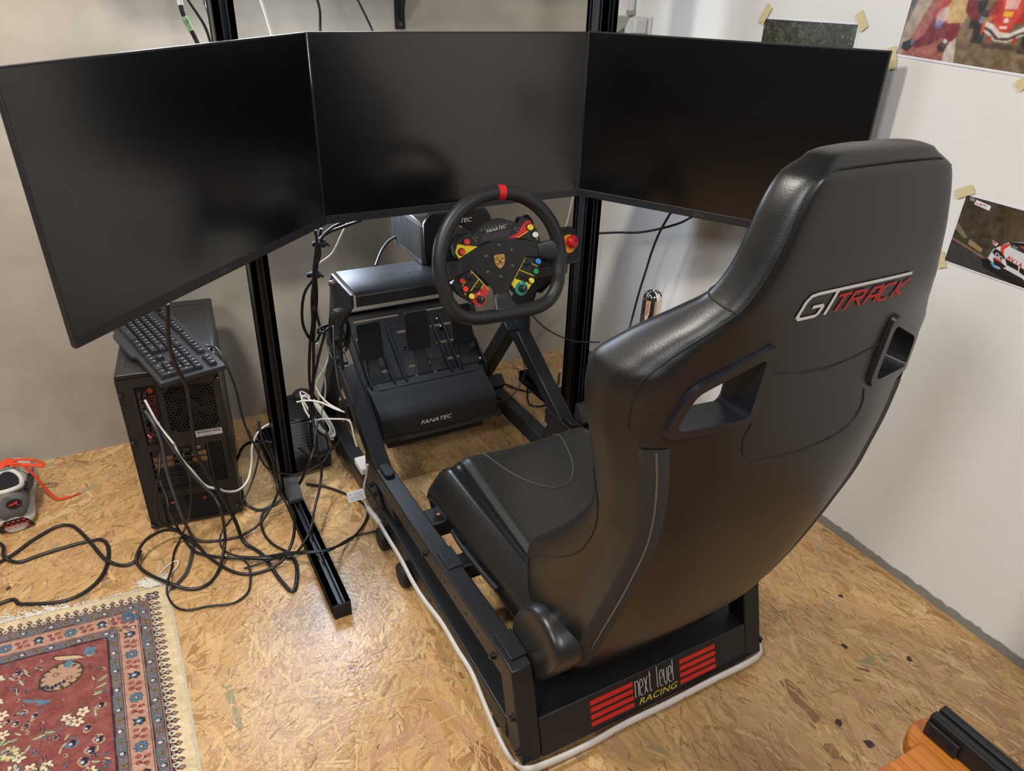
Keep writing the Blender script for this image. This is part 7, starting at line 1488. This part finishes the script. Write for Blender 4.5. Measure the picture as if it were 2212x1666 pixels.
# car body
P3([(36, 79), (50, 76), (100, 94), (100, 100), (72, 100), (40, 90)], (28, 26, 28))
P3([(44, 62), (50, 54), (56, 46), (70, 40), (84, 38), (100, 40), (100, 96), (80, 92), (52, 84), (42, 76)], (216, 212, 212))
P3([(56, 46), (70, 41), (86, 40), (100, 42), (100, 56), (88, 58), (60, 52)], (44, 48, 58)); P3([(60, 45), (72, 42), (86, 40.6), (100, 42.4), (100, 45), (86, 43.6), (72, 45), (61, 48)], (26, 26, 30)); P3([(60, 48), (66, 49.5), (65, 52.6), (60.5, 51.6)], (120, 124, 120)); P3([(66, 46), (74, 46.6), (78, 49), (72, 50)], (226, 60, 52)); P3([(78, 47.4), (92, 49), (96, 51), (80, 50)], (200, 206, 212))
P3([(50, 54), (57, 47), (58, 50), (54, 58), (56, 66), (52, 64)], (214, 66, 56)); P3([(46, 60), (52, 62), (58, 68), (56, 73), (48, 70), (44, 66)], (40, 38, 42)); c3.ell(150, 140, 8, 5, (226, 228, 228), 1, .5); c3.ell(150, 140, 5.5, 3, (60, 60, 64), 1, .5); c3.ell(163, 146, 8, 5, (226, 228, 228), 1, .5); c3.ell(163, 146, 5.5, 3, (60, 60, 64), 1, .5)
P3([(58, 69), (72, 73), (74, 80), (62, 77)], (30, 28, 30)); P3([(74, 74), (90, 80), (88, 87), (75, 81)], (30, 28, 30)); P3([(47, 73), (56, 76), (62, 80), (58, 84), (50, 82)], (36, 34, 36)); P3([(56, 82), (80, 88), (86, 93), (80, 95), (60, 90)], (40, 36, 36)); P3([(47, 78), (52, 84), (57, 85), (56, 87), (50, 86), (46, 81)], (84, 150, 196)); P3([(88, 90), (94, 96), (100, 98), (100, 100), (92, 99)], (84, 150, 196)); P3([(40, 50), (47, 52), (46, 57), (42, 55)], (206, 202, 202)); P3([(40.5, 51), (45, 52), (45, 54), (42, 53.6)], (206, 60, 52)); P3([(48, 72), (56, 74), (56, 77), (49, 75)], (200, 70, 64))
def L3(txt, x, y, s, col, k=.25):           # red and black capital letters painted along the bonnet
    G_ = dict(A=[[(0, 0), (.5, 1), (1, 0)], [(.2, .4), (.8, .4)]], V=[[(0, 1), (.5, 0), (1, 1)]], I=[[(.5, 0), (.5, 1)]], H=[[(0, 0), (0, 1)], [(1, 0), (1, 1)], [(0, .5), (1, .5)]], R=[[(0, 0), (0, 1), (1, 1), (1, .5), (0, .5), (1, 0)]], T=[[(0, 1), (1, 1)], [(.5, 1), (.5, 0)]], E=[[(1, 0), (0, 0), (0, 1), (1, 1)], [(0, .5), (.8, .5)]], C=[[(1, 0), (0, 0), (0, 1), (1, 1)]])
    G_['&'] = [[(1, 0), (.1, .8), (.5, 1), (.7, .7), (0, .2), (.5, 0), (1, .5)]]
    for ch in txt:
        for stt in G_[ch]: c3.line([(x + p[0] * s * .8, y - p[1] * s + p[0] * s * .8 * k * 1.2) for p in stt], max(1.6, s * .24), col)
        x += s * 1.12; y += s * 1.12 * k
L3('AVIA', 180, 142, 11, (206, 44, 48)); L3('H&R', 186, 178, 7, (34, 32, 36))
c3.poly([(34, 6), (82, 12), (82, 26), (32, 20)], (232, 232, 236)); L3('VIR', 38, 18, 5, (206, 60, 60), .05); L3('TECH', 56, 18, 4, (150, 150, 160), .02); c3.poly([(14, 2), (30, 4), (29, 14), (14, 12)], (140, 140, 136))
c3.blur(1); c3.noise(.04, 1, 24)
t, Q, W_, H_ = print_on_wall('print of a white and red touring car on the white wall beside the seat', -1.335, -1.540, .776, .920, .020, c3, .003)
tape(t, Q, -W_ / 2 - .002, H_ / 2 + .003, .036, .019, .55, 5); tape(t, Q, -W_ / 2 - .003, -H_ / 2 + .002, .034, .018, -1.1, 6); tape(t, Q, W_ / 2, H_ / 2, .034, .018, -.6, 7); tape(t, Q, W_ / 2, -H_ / 2, .034, .018, .7, 8)

# ------------------------------------------------------------ outlet box and pipe on the white wall near the corner
vb = thing('wall_outlet_box', 'white plastic wall box with a tilted flap and ribbed hose beside the right upright', 'wall box', (0, -.18, 1.17))
wpl = mat('white_box_plastic', rgb(206, 206, 202), .4); gpl = mat('grey_box_plastic', rgb(150, 148, 144), .5)
MB().box((-.010, -.262, 1.06), (-.0005, -.085, 1.192)).build('back_plate', wpl, vb, bevel=.002)
MB().prism([(-.010, y, z) for y, z in [(-.252, 1.188), (-.215, 1.190), (-.196, 1.160), (-.196, 1.07), (-.252, 1.07)]], (-.045, 0, 0)).build('side_block', wpl, vb, bevel=.006, seg=3)
MB().prism([(-.011, y, z) for y, z in [(-.253, 1.15), (-.238, 1.15), (-.238, 1.07), (-.253, 1.07)]], (-.048, 0, 0)).build('grey_insert', gpl, vb, bevel=.001)
MB().prism([(-.010, -.198, 1.189), (-.010, -.090, 1.189), (-.085, -.090, 1.150), (-.085, -.198, 1.150)], (0, .001, -.007)).build('flap', gpl, vb, bevel=.0015)
b = MB()
hp = [(-.052, -.192 + .0025 * k, 1.128 - .0001 * k * k) for k in range(40)]
b.tube(hp, [.020 + (.0030 if (k // 2) % 2 else 0) for k in range(40)], 18).build('ribbed_hose', wpl, vb, smooth=30)
pp = thing('wall_pipe', 'pale plastic conduit pipe running up the white wall above the wall box', 'pipe', (-.012, -.165, 1.21))
MB().cyl((-.013, -.166, 1.207), (-.013, -.166, 1.75), .0105, 18).build('pipe', mat('pale_pipe', rgb(196, 200, 198), .25), pp, smooth=40)
MB().box((-.0235, -.176, 1.193), (-.003, -.156, 1.2068)).build('socket', gpl, pp, bevel=.002)
MB().box((-.004, -.1535, 1.193), (-.0005, -.146, 1.75)).build('side_rail', gpl, pp, bevel=.0006)

# ------------------------------------------------------------ wooden stool in the foreground and the aluminium profile lying on it
pine = bpy.data.materials.new('orange_stained_pine'); pine.use_nodes = True; nt = pine.node_tree; pb2 = nt.nodes['Principled BSDF']; pb2.inputs['Roughness'].default_value = .38
tc = nt.nodes.new('ShaderNodeTexCoord'); mp = nt.nodes.new('ShaderNodeMapping'); mp.inputs['Rotation'].default_value = (0, 0, 0); mp.inputs['Scale'].default_value = (110, 2.5, 20); nt.links.new(tc.outputs['Object'], mp.inputs['Vector'])
wv = nt.nodes.new('ShaderNodeTexNoise'); wv.inputs['Scale'].default_value = 2.0; wv.inputs['Detail'].default_value = 4; nt.links.new(mp.outputs[0], wv.inputs['Vector'])
rp_c = nt.nodes.new('ShaderNodeValToRGB'); rp_c.color_ramp.elements[0].position = .35; rp_c.color_ramp.elements[1].position = .62; rp_c.color_ramp.elements[0].color = (*rgb(158, 88, 30), 1); rp_c.color_ramp.elements[1].color = (*rgb(190, 116, 46), 1)
nt.links.new(wv.outputs['Fac'], rp_c.inputs[0]); nt.links.new(rp_c.outputs[0], pb2.inputs['Base Color'])
stool = thing('wooden_stool', 'orange stained pine stool in the bottom right foreground', 'stool', (-.66, -2.07, 0))
SA = Vector((0, -1, 0)); SB = Vector((-1, 0, 0))   # along the edge board towards the viewer; across to the left
S0 = Vector((-.752, -1.968, .45))
def SP(a, b, z): q = S0 + SA * a + SB * b; return Vector((q.x, q.y, z))
pl_ = [(.36, -.048), (.0, -.048)] + [(-.048 * math.sin(t), -.048 * math.cos(t)) for t in np.linspace(.15, PI - .15, 13)] + [(.0, .048), (.36, .048)]
MB().prism([SP(a, b, .425) for a, b in pl_], (0, 0, .025)).build('edge_board', pine, stool, bevel=.004, seg=3)
MB().prism([SP(a, b, .4502) for a, b in [(-.022, .0255), (.34, .0255), (.34, .29), (-.022, .29)]], (0, 0, .004)).build('seat_board', pine, stool, bevel=.0015)
MB().prism([SP(a, .31 - b, .425) for a, b in pl_][::-1], (0, 0, .025)).build('edge_board', pine, stool, bevel=.004, seg=3)
for a in (.0, .31):
    for b_ in (0.0, .31):
        MB().bar(SP(a, b_, .4245), SP(a, b_, .0005), .036, .036, tuple(SA)).build('leg', pine, stool, bevel=.004)
    MB().bar(SP(a, .0185, .30), SP(a, .2915, .30), .022, .034, tuple(SA)).build('stretcher', pine, stool, bevel=.003)
pf = thing('aluminium_profile', 'short black slotted aluminium profile with an end bracket lying on the wooden stool', 'profile', tuple(SP(.1, -.012, .4505)))
FM = frame_matrix(SP(-.033, -.0115, .4505), SA, SB)
def FB(a0, a1, b0, b1, z0, z1, name, par=pf, m=None, bv=.0008):
    return MB().prism([FM @ Vector((a, b, 0)) + Vector((0, 0, z0)) for a, b in ((a0, b0), (a1, b0), (a1, b1), (a0, b1))], (0, 0, z1 - z0)).build(name, m or blk_anod, par, bevel=bv)
FB(0, .34, -.0150, -.0030, 0, .030, 'rib'); FB(0, .34, .0030, .0150, 0, .030, 'rib'); FB(0, .34, -.0030, .0030, .002, .026, 'core', m=slot_m)
for b_ in (-.0115, .0105): FB(0, .34, b_, b_ + .0012, .0300, .0303, 'groove_line', m=slot_m, bv=0)
br2 = FB(.001, .044, .0152, .0205, .0002, .022, 'end_bracket', bv=.0012)
for a in (.011, .034): MB().lathe([(.0052, 0), (.0052, .0006)], FM @ Vector((a, .0206, 0)) + Vector((0, 0, .012)), SB, 14).build('bracket_hole', slot_m, br2)
